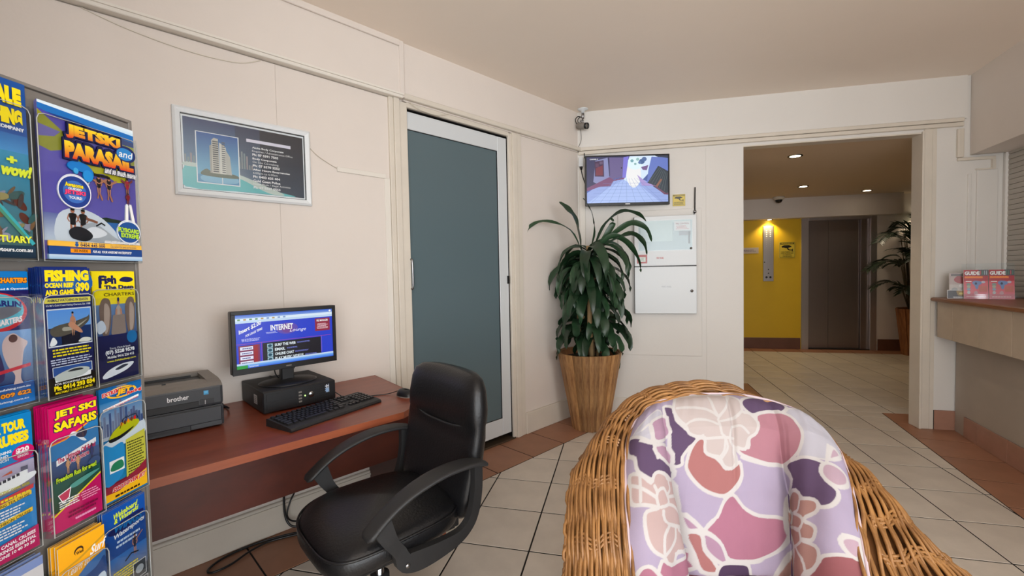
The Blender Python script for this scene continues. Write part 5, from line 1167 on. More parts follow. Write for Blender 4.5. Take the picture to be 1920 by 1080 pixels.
# ------------------------------------------------------------------ wicker tub chair
CD = {"left":[[0.4542,-2.0224,0.5043],[0.445,-1.932,0.5639],[0.4358,-1.8724,0.6365],[0.4314,-1.7809,0.7276],[0.4375,-1.6971,0.7971],[0.4632,-1.6393,0.8439]],"top":[[0.4632,-1.6393,0.8439],[0.5168,-1.5851,0.88],[0.6089,-1.5215,0.8913],[0.7185,-1.4742,0.8901],[0.8089,-1.4521,0.8815],[0.8879,-1.4432,0.864],[0.9579,-1.457,0.8383],[1.0078,-1.4963,0.8004]],"right":[[0.9512,-1.9321,0.5191],[0.9673,-1.8356,0.5743],[0.9791,-1.7812,0.6234],[0.9986,-1.7044,0.6758],[1.0161,-1.6281,0.7181],[1.0257,-1.5537,0.7573],[1.0078,-1.4963,0.8004]],"bot":[[0.4542,-2.0224,0.5043],[0.5783,-1.8377,0.4164],[0.7341,-1.7483,0.3872],[0.8671,-1.7879,0.4264],[0.9512,-1.9321,0.5191]],"regs":[["light",[[0.542,0.912],[0.633,0.95],[0.858,0.996],[1.0,0.933],[0.917,0.746],[0.825,0.671],[0.658,0.658],[0.592,0.654],[0.642,0.729],[0.633,0.808],[0.592,0.871]]],["light",[[-0.958,0.846],[-0.733,0.933],[-0.633,0.879],[-0.775,0.875],[-0.783,0.75]]],["purple",[[-0.625,0.942],[-0.533,0.925],[-0.5,0.858],[-0.425,0.8],[-0.308,0.738],[-0.375,0.7],[-0.425,0.662],[-0.425,0.629],[-0.5,0.633],[-0.55,0.767],[-0.583,0.867]]],["purple",[[-0.967,0.854],[-0.775,0.742],[-0.5,0.625],[-0.475,0.567],[-0.55,0.558],[-0.692,0.596],[-0.767,0.6],[-0.8,0.575],[-0.908,0.642],[-0.925,0.708],[-0.983,0.758]]],["purple",[[0.158,0.942],[0.242,0.975],[0.425,1.0],[0.558,1.0],[0.592,0.95],[0.525,0.908],[0.467,0.912],[0.325,0.888],[0.233,0.871],[0.158,0.9]]],["pinkA",[[0.275,0.875],[0.392,0.9],[0.483,0.908],[0.575,0.888],[0.625,0.825],[0.642,0.762],[0.608,0.692],[0.542,0.654],[0.475,0.638],[0.342,0.625],[0.183,0.646],[0.083,0.667],[0.058,0.696],[0.167,0.696],[0.183,0.742],[0.25,0.771],[0.258,0.842]]],["salmon",[[-0.3,0.738],[-0.242,0.733],[-0.233,0.675],[-0.15,0.65],[-0.108,0.629],[-0.058,0.6],[0.025,0.608],[0.075,0.629],[0.092,0.571],[0.033,0.517],[-0.075,0.483],[-0.208,0.5],[-0.317,0.546],[-0.383,0.604],[-0.383,0.65],[-0.358,0.7]]],["pale",[[-0.475,0.992],[-0.533,0.921],[-0.483,0.858],[-0.417,0.817],[-0.383,0.771],[-0.317,0.75],[-0.242,0.742],[-0.242,0.679],[-0.175,0.658],[-0.117,0.65],[-0.075,0.612],[0.0,0.6],[0.05,0.629],[0.033,0.692],[0.133,0.688],[0.175,0.738],[0.25,0.771],[0.267,0.833],[0.208,0.875],[0.133,0.883],[0.15,0.942],[0.067,0.979],[-0.083,0.988],[-0.333,0.988]]],["purple",[[0.483,0.633],[0.583,0.65],[0.658,0.654],[0.792,0.646],[0.783,0.604],[0.817,0.558],[0.883,0.533],[0.883,0.492],[0.85,0.446],[0.792,0.429],[0.758,0.446],[0.642,0.462],[0.558,0.508],[0.492,0.508],[0.525,0.558]]],["leaf",[[0.8,0.642],[0.875,0.662],[0.95,0.658],[0.95,0.604],[0.892,0.554],[0.825,0.558],[0.783,0.592]]],["leaf",[[0.858,0.762],[0.917,0.742],[0.833,0.679]]],["pinkB",[[0.008,0.488],[0.092,0.438],[0.25,0.396],[0.433,0.388],[0.45,0.346],[0.433,0.296],[0.367,0.25],[0.217,0.212],[0.092,0.212],[-0.067,0.225],[-0.117,0.279],[-0.183,0.325],[-0.242,0.35],[-0.15,0.4],[-0.092,0.458]]],["leaf2",[[-0.258,0.333],[-0.2,0.329],[-0.125,0.292],[-0.083,0.208],[-0.117,0.204],[-0.183,0.229],[-0.242,0.275]]],["leaf2",[[-0.392,0.412],[-0.325,0.383],[-0.267,0.35],[-0.3,0.346],[-0.358,0.35]]],["salmon",[[-0.358,0.333],[-0.267,0.333],[-0.242,0.267],[-0.183,0.212],[-0.167,0.167],[-0.267,0.175],[-0.308,0.25]]],["dark",[[-0.15,0.196],[-0.067,0.212],[0.108,0.196],[0.108,0.129],[-0.167,0.138]]],["paleB",[[-0.967,0.646],[-0.892,0.621],[-0.817,0.567],[-0.783,0.596],[-0.742,0.604],[-0.675,0.588],[-0.633,0.567],[-0.467,0.554],[-0.417,0.475],[-0.4,0.412],[-0.392,0.362],[-0.35,0.3],[-0.467,0.267],[-0.625,0.283],[-0.692,0.233],[-0.758,0.238],[-0.783,0.267],[-0.85,0.3],[-0.892,0.354],[-0.9,0.425],[-0.875,0.458],[-0.783,0.458],[-0.883,0.488],[-0.967,0.512],[-0.975,0.583]]],["pinkB",[[-0.808,0.254],[-0.733,0.229],[-0.592,0.246],[-0.342,0.262],[-0.317,0.225],[-0.333,0.179],[-0.783,0.158],[-0.858,0.167]]],["pinkB",[[-0.975,0.221],[-0.942,0.242],[-0.892,0.238],[-0.842,0.2],[-0.825,0.162],[-0.992,0.188]]],["flowR",[[0.467,0.483],[0.525,0.512],[0.6,0.488],[0.625,0.462],[0.742,0.458],[0.775,0.433],[0.75,0.404],[0.658,0.375],[0.742,0.35],[0.75,0.325],[0.717,0.3],[0.625,0.304],[0.75,0.279],[0.767,0.233],[0.717,0.175],[0.642,0.154],[0.542,0.121],[0.333,0.121],[0.375,0.183],[0.433,0.242],[0.492,0.275],[0.442,0.329],[0.442,0.396]]],["salmonD",[[0.783,0.229],[0.833,0.246],[0.908,0.267],[0.983,0.271],[0.975,0.175],[0.617,0.121],[0.717,0.171]]],["leaf",[[0.892,0.325],[0.933,0.35],[0.992,0.35],[0.975,0.275],[0.925,0.283]]],["leaf2",[[-0.775,0.867],[-0.6,0.888],[-0.567,0.833],[-0.558,0.771],[-0.725,0.742],[-0.767,0.779]]],["leaf2",[[-0.75,0.725],[-0.533,0.708],[-0.508,0.621],[-0.717,0.667]]]],"lines":[[[-0.5,0.917],[-0.358,0.908],[-0.192,0.888],[-0.108,0.854]],[[-0.408,0.821],[-0.342,0.842],[-0.208,0.838],[-0.125,0.812]],[[-0.108,0.854],[-0.142,0.896],[-0.158,0.967]],[[-0.108,0.854],[-0.025,0.896],[0.05,0.967]],[[-0.117,0.842],[-0.092,0.762],[-0.058,0.742],[-0.067,0.683],[-0.117,0.65]],[[-0.233,0.738],[-0.067,0.742],[0.025,0.738]],[[-0.092,0.833],[0.042,0.85],[0.125,0.883]],[[0.033,0.8],[0.1,0.804],[0.175,0.767]],[[0.017,0.8],[-0.008,0.733],[0.05,0.688]],[[-0.058,0.742],[-0.033,0.692],[-0.108,0.642]],[[-0.967,0.596],[-0.892,0.558],[-0.783,0.5]],[[-0.792,0.55],[-0.775,0.521],[-0.783,0.5],[-0.775,0.462]],[[-0.775,0.521],[-0.717,0.533],[-0.675,0.492],[-0.683,0.467],[-0.758,0.458]],[[-0.633,0.558],[-0.625,0.525],[-0.683,0.504]],[[-0.667,0.496],[-0.508,0.492],[-0.417,0.462]],[[-0.683,0.467],[-0.6,0.454],[-0.5,0.417]],[[-0.742,0.442],[-0.742,0.408],[-0.675,0.383],[-0.392,0.358]],[[-0.692,0.383],[-0.758,0.35],[-0.775,0.283]],[[-0.617,0.371],[-0.65,0.329],[-0.775,0.271]],[[-0.575,0.362],[-0.383,0.3],[-0.658,0.275]],[[0.608,0.458],[0.583,0.417],[0.508,0.412]],[[0.45,0.446],[0.492,0.412],[0.475,0.375]],[[0.508,0.412],[0.642,0.379],[0.608,0.338],[0.467,0.358]],[[0.608,0.338],[0.617,0.296],[0.483,0.275]],[[0.492,0.275],[0.475,0.212],[0.408,0.15]],[[0.533,0.275],[0.633,0.212],[0.65,0.162]],[[-0.875,0.783],[-0.767,0.742],[-0.783,0.854],[-0.858,0.846]],[[-0.767,0.742],[-0.742,0.667]],[[-0.258,0.754],[-0.308,0.738]],[[0.092,0.621],[0.1,0.562],[0.025,0.504],[-0.083,0.475]],[[-0.25,0.346],[-0.367,0.412]],[[0.125,0.196],[0.133,0.129]],[[0.833,0.762],[0.817,0.654]],[[0.483,0.638],[0.342,0.617],[0.092,0.65]],[[-0.258,0.342],[-0.358,0.346]],[[1.0,0.367],[0.908,0.346]],[[-0.9,0.625],[-0.908,0.508]]],"wi":[[0.4576,-2.1039,0.4524],[0.4542,-2.0224,0.5043],[0.4414,-1.9328,0.564],[0.4333,-1.8731,0.6365],[0.43,-1.7812,0.7276],[0.4375,-1.6971,0.7971],[0.4632,-1.6393,0.8439],[0.5168,-1.5851,0.88],[0.6089,-1.5215,0.8913],[0.7185,-1.4742,0.8867],[0.8089,-1.4521,0.8746],[0.8879,-1.4432,0.8572],[0.9579,-1.457,0.8316],[1.0079,-1.4963,0.794],[1.0213,-1.5548,0.7543],[1.0134,-1.6288,0.7152],[0.9973,-1.7047,0.6759],[0.9779,-1.7815,0.6234],[0.9673,-1.8356,0.5743],[0.9512,-1.9321,0.5191],[0.9413,-2.0066,0.4619]],"wo":[[0.2972,-2.0915,0.4066],[0.2853,-1.9915,0.4488],[0.2828,-1.9097,0.5247],[0.2795,-1.8488,0.6035],[0.2827,-1.7348,0.6955],[0.322,-1.6429,0.7419],[0.3769,-1.5574,0.7807],[0.465,-1.4742,0.834],[0.5599,-1.4099,0.8544],[0.6671,-1.3632,0.8632],[0.7941,-1.3528,0.8386],[0.901,-1.368,0.7768],[0.9583,-1.3952,0.7336],[1.0075,-1.4346,0.6944],[1.0317,-1.4905,0.6773],[1.0952,-1.5265,0.6661],[1.1517,-1.5848,0.6176],[1.1978,-1.6456,0.5602],[1.2486,-1.695,0.5148],[1.2859,-1.7682,0.4448],[1.3102,-1.8446,0.3853]]}
def cr_np(P, n):
    P = np.array(P, float); m_ = len(P)
    L = np.r_[0, np.cumsum(np.linalg.norm(np.diff(P, axis=0), axis=1))]; t = np.linspace(0, L[-1], n)
    out = np.zeros((n, P.shape[1]))
    for i, x in enumerate(t):
        k = min(max(np.searchsorted(L, x, side='right') - 1, 0), m_ - 2); s = (x - L[k]) / (L[k + 1] - L[k])
        p0 = P[max(k - 1, 0)]; p1 = P[k]; p2 = P[k + 1]; p3 = P[min(k + 2, m_ - 1)]
        out[i] = .5 * ((2 * p1) + (-p0 + p2) * s + (2 * p0 - 5 * p1 + 4 * p2 - p3) * s * s + (-p0 + 3 * p1 - 3 * p2 + p3) * s ** 3)
    return out
def crease(v):
    return np.interp(v,[0,.25,.5,.75,1],CL), np.interp(v,[0,.25,.5,.75,1],CRr)
CL=[-.30,-.36,-.46,-.57,-.66]; CRr=[.38,.44,.48,.46,.46]
def cushion(left,right,top,bot,nu=120,nv=120,puff=True):
    L=cr_np(left,nv);Rt=cr_np(right,nv);Tp=cr_np(top,nu);B=cr_np(bot,nu)
    u=np.linspace(0,1,nu)[None,:,None]; v=np.linspace(0,1,nv)[:,None,None]
    S=(1-u)*L[:,None]+u*Rt[:,None]+(1-v)*B[None]+v*Tp[None]-((1-u)*(1-v)*L[0]+u*(1-v)*Rt[0]+(1-u)*v*L[-1]+u*v*Rt[-1])
    if not puff: return S
    du=np.gradient(S,axis=1);dv=np.gradient(S,axis=0); N=np.cross(du,dv); N/=np.linalg.norm(N,axis=2,keepdims=True)
    U=np.broadcast_to(2*u[...,0]-1,(nv,nu)); V=np.broadcast_to(v[...,0],(nv,nu))
    a,b=crease(V)
    seg=np.where(U<a,(U+1)/(a+1),np.where(U<b,(U-a)/(b-a),(U-b)/(1-b)))
    amp=np.where(U<a,.055,np.where(U<b,.05,.06))*(.35+.65*np.clip((1-V)/.55,0,1))
    d=amp*(1-np.abs(2*seg-1)**2.6)
    # pleat down the centre panel and the fullness of the upper edge
    cp=.03; d-=.007*np.exp(-((U-cp)/.02)**2)*np.clip((V-.35)/.4,0,1)
    d+=.03*(1-np.abs(U)**4)*np.clip((V-.5)/.3,0,1)*(1-V**14)
    for q,dp in ((a,.016),(b,.024)): d-=dp*np.exp(-((U-q)/.035)**2)*np.clip((.78-V)/.25,0,1)
    d*=1-np.abs(V*2-1)**24
    d+=.0022*np.sin(U*61+3*np.sin(V*9))*np.clip((V-.82)/.15,0,1)*(1-V**20)
    d+=.002*np.sin(U*23+V*17)*np.sin(V*21-U*9)
    return S+N*d[...,None]

wc = thing('wicker_armchair', 'golden wicker tub armchair with a wide rolled rim in the right foreground', 'chair', T((0.76, -1.75, 0)))
WI = T((-0.76, 1.75, 0))
CTR = np.array([0.76, -1.78])
NS = 230
wi, wo = np.array(CD['wi']), np.array(CD['wo'])
ui = np.linspace(0, len(wi) - 1, NS)
def cr_u(P):
    out = []
    m_ = len(P)
    for x in ui:
        k = min(int(x), m_ - 2); s = x - k; p0 = P[max(k - 1, 0)]; p1 = P[k]; p2 = P[k + 1]; p3 = P[min(k + 2, m_ - 1)]
        out.append(.5 * ((2 * p1) + (-p0 + p2) * s + (2 * p0 - 5 * p1 + 4 * p2 - p3) * s * s + (-p0 + 3 * p1 - 3 * p2 + p3) * s ** 3))
    return np.array(out)
Ic, Oc = cr_u(wi), cr_u(wo)
tan = np.gradient((Ic + Oc) / 2, axis=0); tan /= np.linalg.norm(tan, axis=1, keepdims=True)
Bn = np.cross(Oc - Ic, tan); Bn /= np.linalg.norm(Bn, axis=1, keepdims=True)
toc = np.array([0.42, -2.98, 1.29]) - (Ic + Oc) / 2
for k in range(NS):
    if Bn[k][2] < 0: Bn[k] = -Bn[k]
arc = np.r_[0, np.cumsum(np.linalg.norm(np.diff((Ic + Oc) / 2, axis=0), axis=1))]
rw = random.Random(3)
BF = 1 - 0.8 * np.exp(-((ui - 12.0) / 1.9) ** 4)
wmb = MB()
NW = 25
for a in range(NW):
    w0 = -0.04 + 1.10 * a / (NW - 1); ph = a * PI; p1, p2 = rw.uniform(0, 6), rw.uniform(0, 6)
    for dup_ in (0, 1):
        pts = []
        for k in range(NS):
            w = w0 + 0.012 * math.sin(arc[k] * 9 + p1) + (0.020 * dup_) * (1 + 0.5 * math.sin(arc[k] * 5 + p2))
            base = Ic[k] + (Oc[k] - Ic[k]) * w
            bul = BF[k] * 0.036 * math.sin(PI * min(1, max(0, w))) + (0.0 if w < 1 else -0.03 * (w - 1) / 0.06)
            wob = 0.0050 * math.sin(arc[k] * PI / 0.085 + ph) - 0.003 * dup_
            pts.append(base + Bn[k] * (bul + wob))
        wmb.tube(pts, rw.uniform(0.0034, 0.0048), 6, cap=False)
o = obj('rim_strands', wmb.xf(WI), M_CANE, wc); o['kind'] = 'stuff'
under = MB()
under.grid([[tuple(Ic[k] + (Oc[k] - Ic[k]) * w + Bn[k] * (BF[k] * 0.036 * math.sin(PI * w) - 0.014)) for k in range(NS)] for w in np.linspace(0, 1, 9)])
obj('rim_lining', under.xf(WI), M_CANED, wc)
# paired binders across the rim
kk = 8
while kk < NS - 4:
    mb = MB()
    for off in (0, 0.010, -0.010):
        pts = []
        for q in range(15):
            w = 0.12 + 0.72 * q / 14; k2 = kk
            bul = BF[k2] * 0.036 * math.sin(PI * w)
            pts.append(Ic[k2] + (Oc[k2] - Ic[k2]) * w + Bn[k2] * (bul + 0.004 * math.cos(q * PI)) + tan[k2] * (off + 0.01 * math.sin(q * 0.7)))
        mb.tube(pts, 0.0034, 6)
    obj('binder', mb.xf(WI), M_CANE, wc)
    kk += 12
# woven body below the rim
ring = [tuple(p) for p in wo]
fr_ = [(1.20, -2.02, 0.36), (1.02, -2.17, 0.34), (0.78, -2.24, 0.335), (0.52, -2.22, 0.34), (0.34, -2.15, 0.37)]
R3 = spline(ring + fr_, 190, closed=True)
bd = MB(); rowsn = 34
Ft = []
for q in R3:
    d = np.array([q.x, q.y]) - CTR; f = CTR + d * 0.70; Ft.append(Vector((f[0], f[1], 0.03)))
for r_ in range(rowsn + 1):
    h = r_ / rowsn; pts = []
    for k, q in enumerate(R3):
        g = q.lerp(Ft[k], h); d = Vector((q.x - CTR[0], q.y - CTR[1], 0)).normalized()
        pts.append(g + d * (0.035 * math.sin(PI * h) + 0.005 * (1 if (k // 2 + r_) % 2 else -1)))
    bd.tube(pts, 0.0052, 5, closed=True)
for k in range(0, 190, 5):
    d = Vector((R3[k].x - CTR[0], R3[k].y - CTR[1], 0)).normalized()
    bd.tube([R3[k].lerp(Ft[k], v) + d * (0.035 * math.sin(PI * v) - 0.002) for v in (0, .15, .3, .5, .7, .85, 1)], 0.006, 5)
o = obj('woven_body', bd.xf(WI), M_CANE, wc); o['kind'] = 'stuff'
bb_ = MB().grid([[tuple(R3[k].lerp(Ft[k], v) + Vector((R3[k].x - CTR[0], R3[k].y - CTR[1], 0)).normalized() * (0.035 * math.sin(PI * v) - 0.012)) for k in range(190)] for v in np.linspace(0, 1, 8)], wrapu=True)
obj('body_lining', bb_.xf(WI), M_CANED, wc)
# back cushion with printed floral cloth
N_ = 420
SG = cushion(CD['left'], CD['right'], CD['top'], CD['bot'], N_, N_)
PALC = dict(light=S(226, 222, 234), purple=S(116, 92, 126), pinkA=S(212, 150, 164), salmon=S(204, 136, 134), pale=S(234, 218, 214), leaf=S(222, 190, 206), pinkB=S(206, 138, 162), leaf2=S(208, 166, 192), dark=S(96, 72, 104), paleB=S(228, 198, 194), flowR=S(208, 160, 150), salmonD=S(184, 114, 120))
PALC = {k_: tuple(q * 0.50 for q in v_) for k_, v_ in PALC.items()}
def smooth_poly(P):
    m_ = len(P); out = []
    for i in range(m_):
        p0, p1, p2, p3 = (np.array(P[(i + q) % m_], float) for q in (-1, 0, 1, 2))
        for s in (0, .34, .67): out.append(.5 * ((2 * p1) + (-p0 + p2) * s + (2 * p0 - 5 * p1 + 4 * p2 - p3) * s * s + (-p0 + 3 * p1 - 3 * p2 + p3) * s ** 3))
    return np.array(out)
def paint(nv, nu, regs, lines):
    U, V = np.meshgrid(np.linspace(-1, 1, nu), np.linspace(0, 1, nv)); X = U * 0.30; Y = V * 0.50
    c = np.empty((nv, nu, 3)); c[:] = tuple(q * 0.50 for q in S(208, 192, 220))
    wh = np.array(S(244, 238, 236)) * 0.52
    def stroke(P, hw, closed):
        n = len(P)
        for i in range(n if closed else n - 1):
            a, b = P[i], P[(i + 1) % n]; d = b - a; L2 = d @ d
            if L2 < 1e-10: continue
            x0, x1_ = min(a[0], b[0]) - hw, max(a[0], b[0]) + hw; y0, y1_ = min(a[1], b[1]) - hw, max(a[1], b[1]) + hw
            i0, i1 = max(0, int((x0 / 0.3 + 1) / 2 * (nu - 1))), min(nu, int((x1_ / 0.3 + 1) / 2 * (nu - 1)) + 2)
            j0, j1 = max(0, int(y0 / 0.5 * (nv - 1))), min(nv, int(y1_ / 0.5 * (nv - 1)) + 2)
            if i0 >= i1 or j0 >= j1: continue
            xx, yy = X[j0:j1, i0:i1], Y[j0:j1, i0:i1]
            t = np.clip(((xx - a[0]) * d[0] + (yy - a[1]) * d[1]) / L2, 0, 1)
            ds = np.hypot(xx - a[0] - t * d[0], yy - a[1] - t * d[1]); al = np.clip((hw - ds) / 0.0012 + 0.5, 0, 1)[..., None]
            c[j0:j1, i0:i1] = c[j0:j1, i0:i1] * (1 - al) + wh * al
    for name, P in regs:
        P = smooth_poly([(u * 0.30, v * 0.50) for u, v in P]); ins = np.zeros((nv, nu), bool); n = len(P)
        for i in range(n):
            a, b = P[i], P[(i + 1) % n]
            if a[1] == b[1]: continue
            m_ = ((a[1] > Y) != (b[1] > Y)) & (X < (b[0] - a[0]) * (Y - a[1]) / (b[1] - a[1]) + a[0])
            ins ^= m_
        c[ins] = PALC[name]
        stroke(P, 0.0040 if name not in ('light',) else 0.002, True)
    for P in lines: 
        P = cr_np([(u * 0.30, v * 0.50) for u, v in P], len(P) * 4) if len(P) > 2 else np.array([(u * 0.30, v * 0.50) for u, v in P])
        stroke(P, 0.0034, False)
    return c
def np_grid(name, SG, colr, M, parent, wrapu=False):
    nv, nu = SG.shape[:2]; me = bpy.data.meshes.new(name)
    idx = np.arange(nv * nu).reshape(nv, nu)
    q = np.stack([idx[:-1, :-1], idx[:-1, 1:], idx[1:, 1:], idx[1:, :-1]], -1).reshape(-1, 4)
    if wrapu:
        q2 = np.stack([idx[:-1, -1], idx[:-1, 0], idx[1:, 0], idx[1:, -1]], -1); q = np.vstack([q, q2])
    me.vertices.add(nv * nu); me.vertices.foreach_set('co', SG.reshape(-1).astype(np.float32))
    me.loops.add(q.size); me.loops.foreach_set('vertex_index', q.reshape(-1).astype(np.int32))
    me.polygons.add(len(q)); me.polygons.foreach_set('loop_start', np.arange(0, q.size, 4, dtype=np.int32)); me.polygons.foreach_set('loop_total', np.full(len(q), 4, np.int32))
    me.polygons.foreach_set('use_smooth', np.ones(len(q), bool))
    me.update(calc_edges=True)
    ca = me.color_attributes.new('Col', 'FLOAT_COLOR', 'POINT'); ca.data.foreach_set('color', np.concatenate([colr.reshape(-1, 3), np.ones((nv * nu, 1))], 1).reshape(-1).astype(np.float32))
    me.materials.append(M); return put(name, me, parent)
off = np.array([0.76, -1.75, 0])
CH = thing('chair_cushion', 'pink and purple floral print cushion filling the wicker armchair', 'cushion', T((0.76, -1.75, 0)))
np_grid('back_cushion', SG - off, paint(N_, N_, CD['regs'], CD['lines']), M_FABRIC, CH)
# reverse side and piping
S0 = cushion(CD['left'], CD['right'], CD['top'], CD['bot'], 60, 60, False)
du = np.gradient(S0, axis=1); dv = np.gradient(S0, axis=0); Nn = np.cross(du, dv); Nn /= np.linalg.norm(Nn, axis=2, keepdims=True)
uu, vv = np.meshgrid(np.linspace(-1, 1, 60), np.linspace(-1, 1, 60)); ed = (1 - np.abs(uu) ** 8) * (1 - np.abs(vv) ** 8)
bk = np.empty((60, 60, 3)); bk[:] = PALC['purple']
np_grid('cushion_reverse', S0 - Nn * (0.022 * ed)[..., None] - off, bk, M_FABRIC, CH)
bdry = [tuple(x) for x in np.vstack([SG[::6, 0], SG[-1, 6::6], SG[::-1, -1][6::6]]) - off]
obj('piping', MB().tube(bdry, 0.0042, 8), mat('pink_white_piping', S(190, 170, 176), 0.8), CH)
# side gusset on the right, a strip of the same cloth behind the piping
# seat cushion
P = np.zeros((90, 200, 3)); cs = np.zeros((90, 200, 3))
for j in range(90):
    lat = -PI / 2 + PI * j / 89; rr = max(0.0, math.cos(lat)) ** 0.35; zz = math.copysign(abs(math.sin(lat)) ** 0.8, math.sin(lat))
    for i in range(200):
        a = 2 * PI * i / 200; ca, sa = math.cos(a), math.sin(a)
        x = math.copysign(abs(ca) ** 0.6, ca) * 0.235 * rr; y = math.copysign(abs(sa) ** 0.6, sa) * 0.24 * rr
        P[j, i] = (-0.055 + x - 0.10 * y, -0.20 + y + 0.22 * x, 0.435 + zz * 0.058); 
        f = math.sin(x * 19 + 0.6) * math.cos(y * 17 + x * 6 + 0.4); cs[j, i] = PALC['salmonD'] if f > 0.35 else (PALC['purple'] if f < -0.45 else PALC['leaf2'])
        if min(abs(f - 0.35), abs(f + 0.45)) < 0.06: cs[j, i] = tuple(q * 0.52 for q in S(244, 238, 236))
np_grid('seat_cushion', P, cs, M_FABRIC, CH, wrapu=True)
# timber deck carrying the cushion
obj('seat_deck', MB().prism([(CTR[0] + 0.27 * math.cos(a) , CTR[1] - 0.08 + 0.30 * math.sin(a)) for a in [2 * PI * i / 28 for i in range(28)]], 0.37, 0.40).xf(WI), M_CANED, wc)

# ------------------------------------------------------------------ brochure rack
RKN = -0.99845
rk = thing('brochure_rack', 'tall grey brochure rack with clear pockets at the left edge', 'rack', FK @ T((RKN, -2.215, 0)))
RKI = T((-RKN, 2.215, 0))
def onR(mb): return mb.xf(RKI)
obj('back_panel', onR(MB().box(RKN - 0.026, RKN - 0.006, -2.375, -2.055, 0.10, 1.645, ch=0.002)), M_RACK, rk)
obj('edge_channel', onR(MB().box(RKN - 0.030, RKN - 0.002, -2.060, -2.052, 0.10, 1.647, ch=0.001)), M_RACK, rk)
obj('top_channel', onR(MB().box(RKN - 0.030, RKN - 0.002, -2.375, -2.052, 1.645, 1.652, ch=0.001)), M_RACK, rk)
obj('base', onR(MB().box(RKN - 0.12, RKN + 0.10, -2.375, -2.08, 0.0, 0.10, ch=0.006)), M_SLATE, rk)
def pocket(s0, s1, z0, z1, depth, lip):
    """clear pocket: front plate with rounded upper corners, sides and floor"""
    mb = MB(); f = RKN + depth + 0.003; r = 0.012
    pts = [(s0, z0), (s1, z0), (s1, lip - r), (s1 - r * .3, lip - r * .3), (s1 - r, lip), (s0 + r, lip), (s0 + r * .3, lip - r * .3), (s0, lip - r)]
    mb.prism(pts, f, f + 0.0018, axis='x')
    mb.box(RKN - 0.004, f, s0 - 0.0015, s0, z0, lip + 0.004); mb.box(RKN - 0.004, f, s1, s1 + 0.0015, z0, lip + 0.004)
    mb.box(RKN - 0.004, f, s0, s1, z0 - 0.002, z0)
    o = obj('pocket', fix_mb(onR(mb)), M_CLEAR, rk)
    # polished edge of the front plate catches the light
    ed_ = onR(MB().tube([(f + 0.001, a, b) for a, b in pts], 0.0010, 5, closed=True))
    obj('pocket_edge', ed_, M_EDGE, o)
def fix_mb(mb): return mb
M_EDGE = mat('polished_acrylic_edge', S(176, 176, 172), 0.2, spec=0.6)
def pile(name, cat, s0, s1, z0, z1, depth, n, art, label, behind, group, edgecol, tilt=0.0):
    """front leaflet with artwork and the ones behind it, each a leaflet of its own"""
    w, h = s1 - s0, z1 - z0
    art_ = leaflet_mb(w, h, art, 0.0012, edge=edgecol)
    M = FK @ T((RKN + depth, s0, z0)) @ Matrix.Rotation(tilt, 4, 'Y') @ PX
    o = put(name, art_.mesh(name, M_PRINT), None, M); tag(o, label, cat, group)
    full = o.data
    step = (depth - 0.002) / max(n, 1)
    for k in range(1, n):
        q = o.copy(); COL.objects.link(q)
        q.matrix_world = FK @ T((RKN + depth - k * step, s0 + random.uniform(0.0, 0.003) + 0.0006 * k, z0 + random.uniform(-0.001, 0.003))) @ Matrix.Rotation(tilt, 4, 'Y') @ PX
        q['label'] = behind; q['group'] = group
def person(a, x, y, h, asp, skin, cloth, hair=K_):
    """tiny printed figure: head, torso, limbs"""
    k = h; A_ = asp
    for q in (-1, 1): a.blob([(x + q * .03 * k * A_, y + .45 * k), (x + q * .10 * k * A_, y + .44 * k), (x + q * .10 * k * A_, y + .2 * k), (x + q * .07 * k * A_, y), (x + q * .03 * k * A_, y + .02 * k)], skin, 2)
    a.blob([(x - .09 * k * A_, y + .36 * k), (x - .10 * k * A_, y + .55 * k), (x - .15 * k * A_, y + .76 * k), (x, y + .82 * k), (x + .15 * k * A_, y + .76 * k), (x + .10 * k * A_, y + .55 * k), (x + .09 * k * A_, y + .36 * k)], cloth, 3)
    for q in (-1, 1): a.line([(x + q * .14 * k * A_, y + .74 * k), (x + q * .19 * k * A_, y + .58 * k), (x + q * .12 * k * A_, y + .46 * k)], .045 * k * a.h, skin)
    a.ell(x, y + .90 * k, .075 * k * A_, .085 * k, skin); a.ell(x, y + .955 * k, .08 * k * A_, .05 * k, hair)

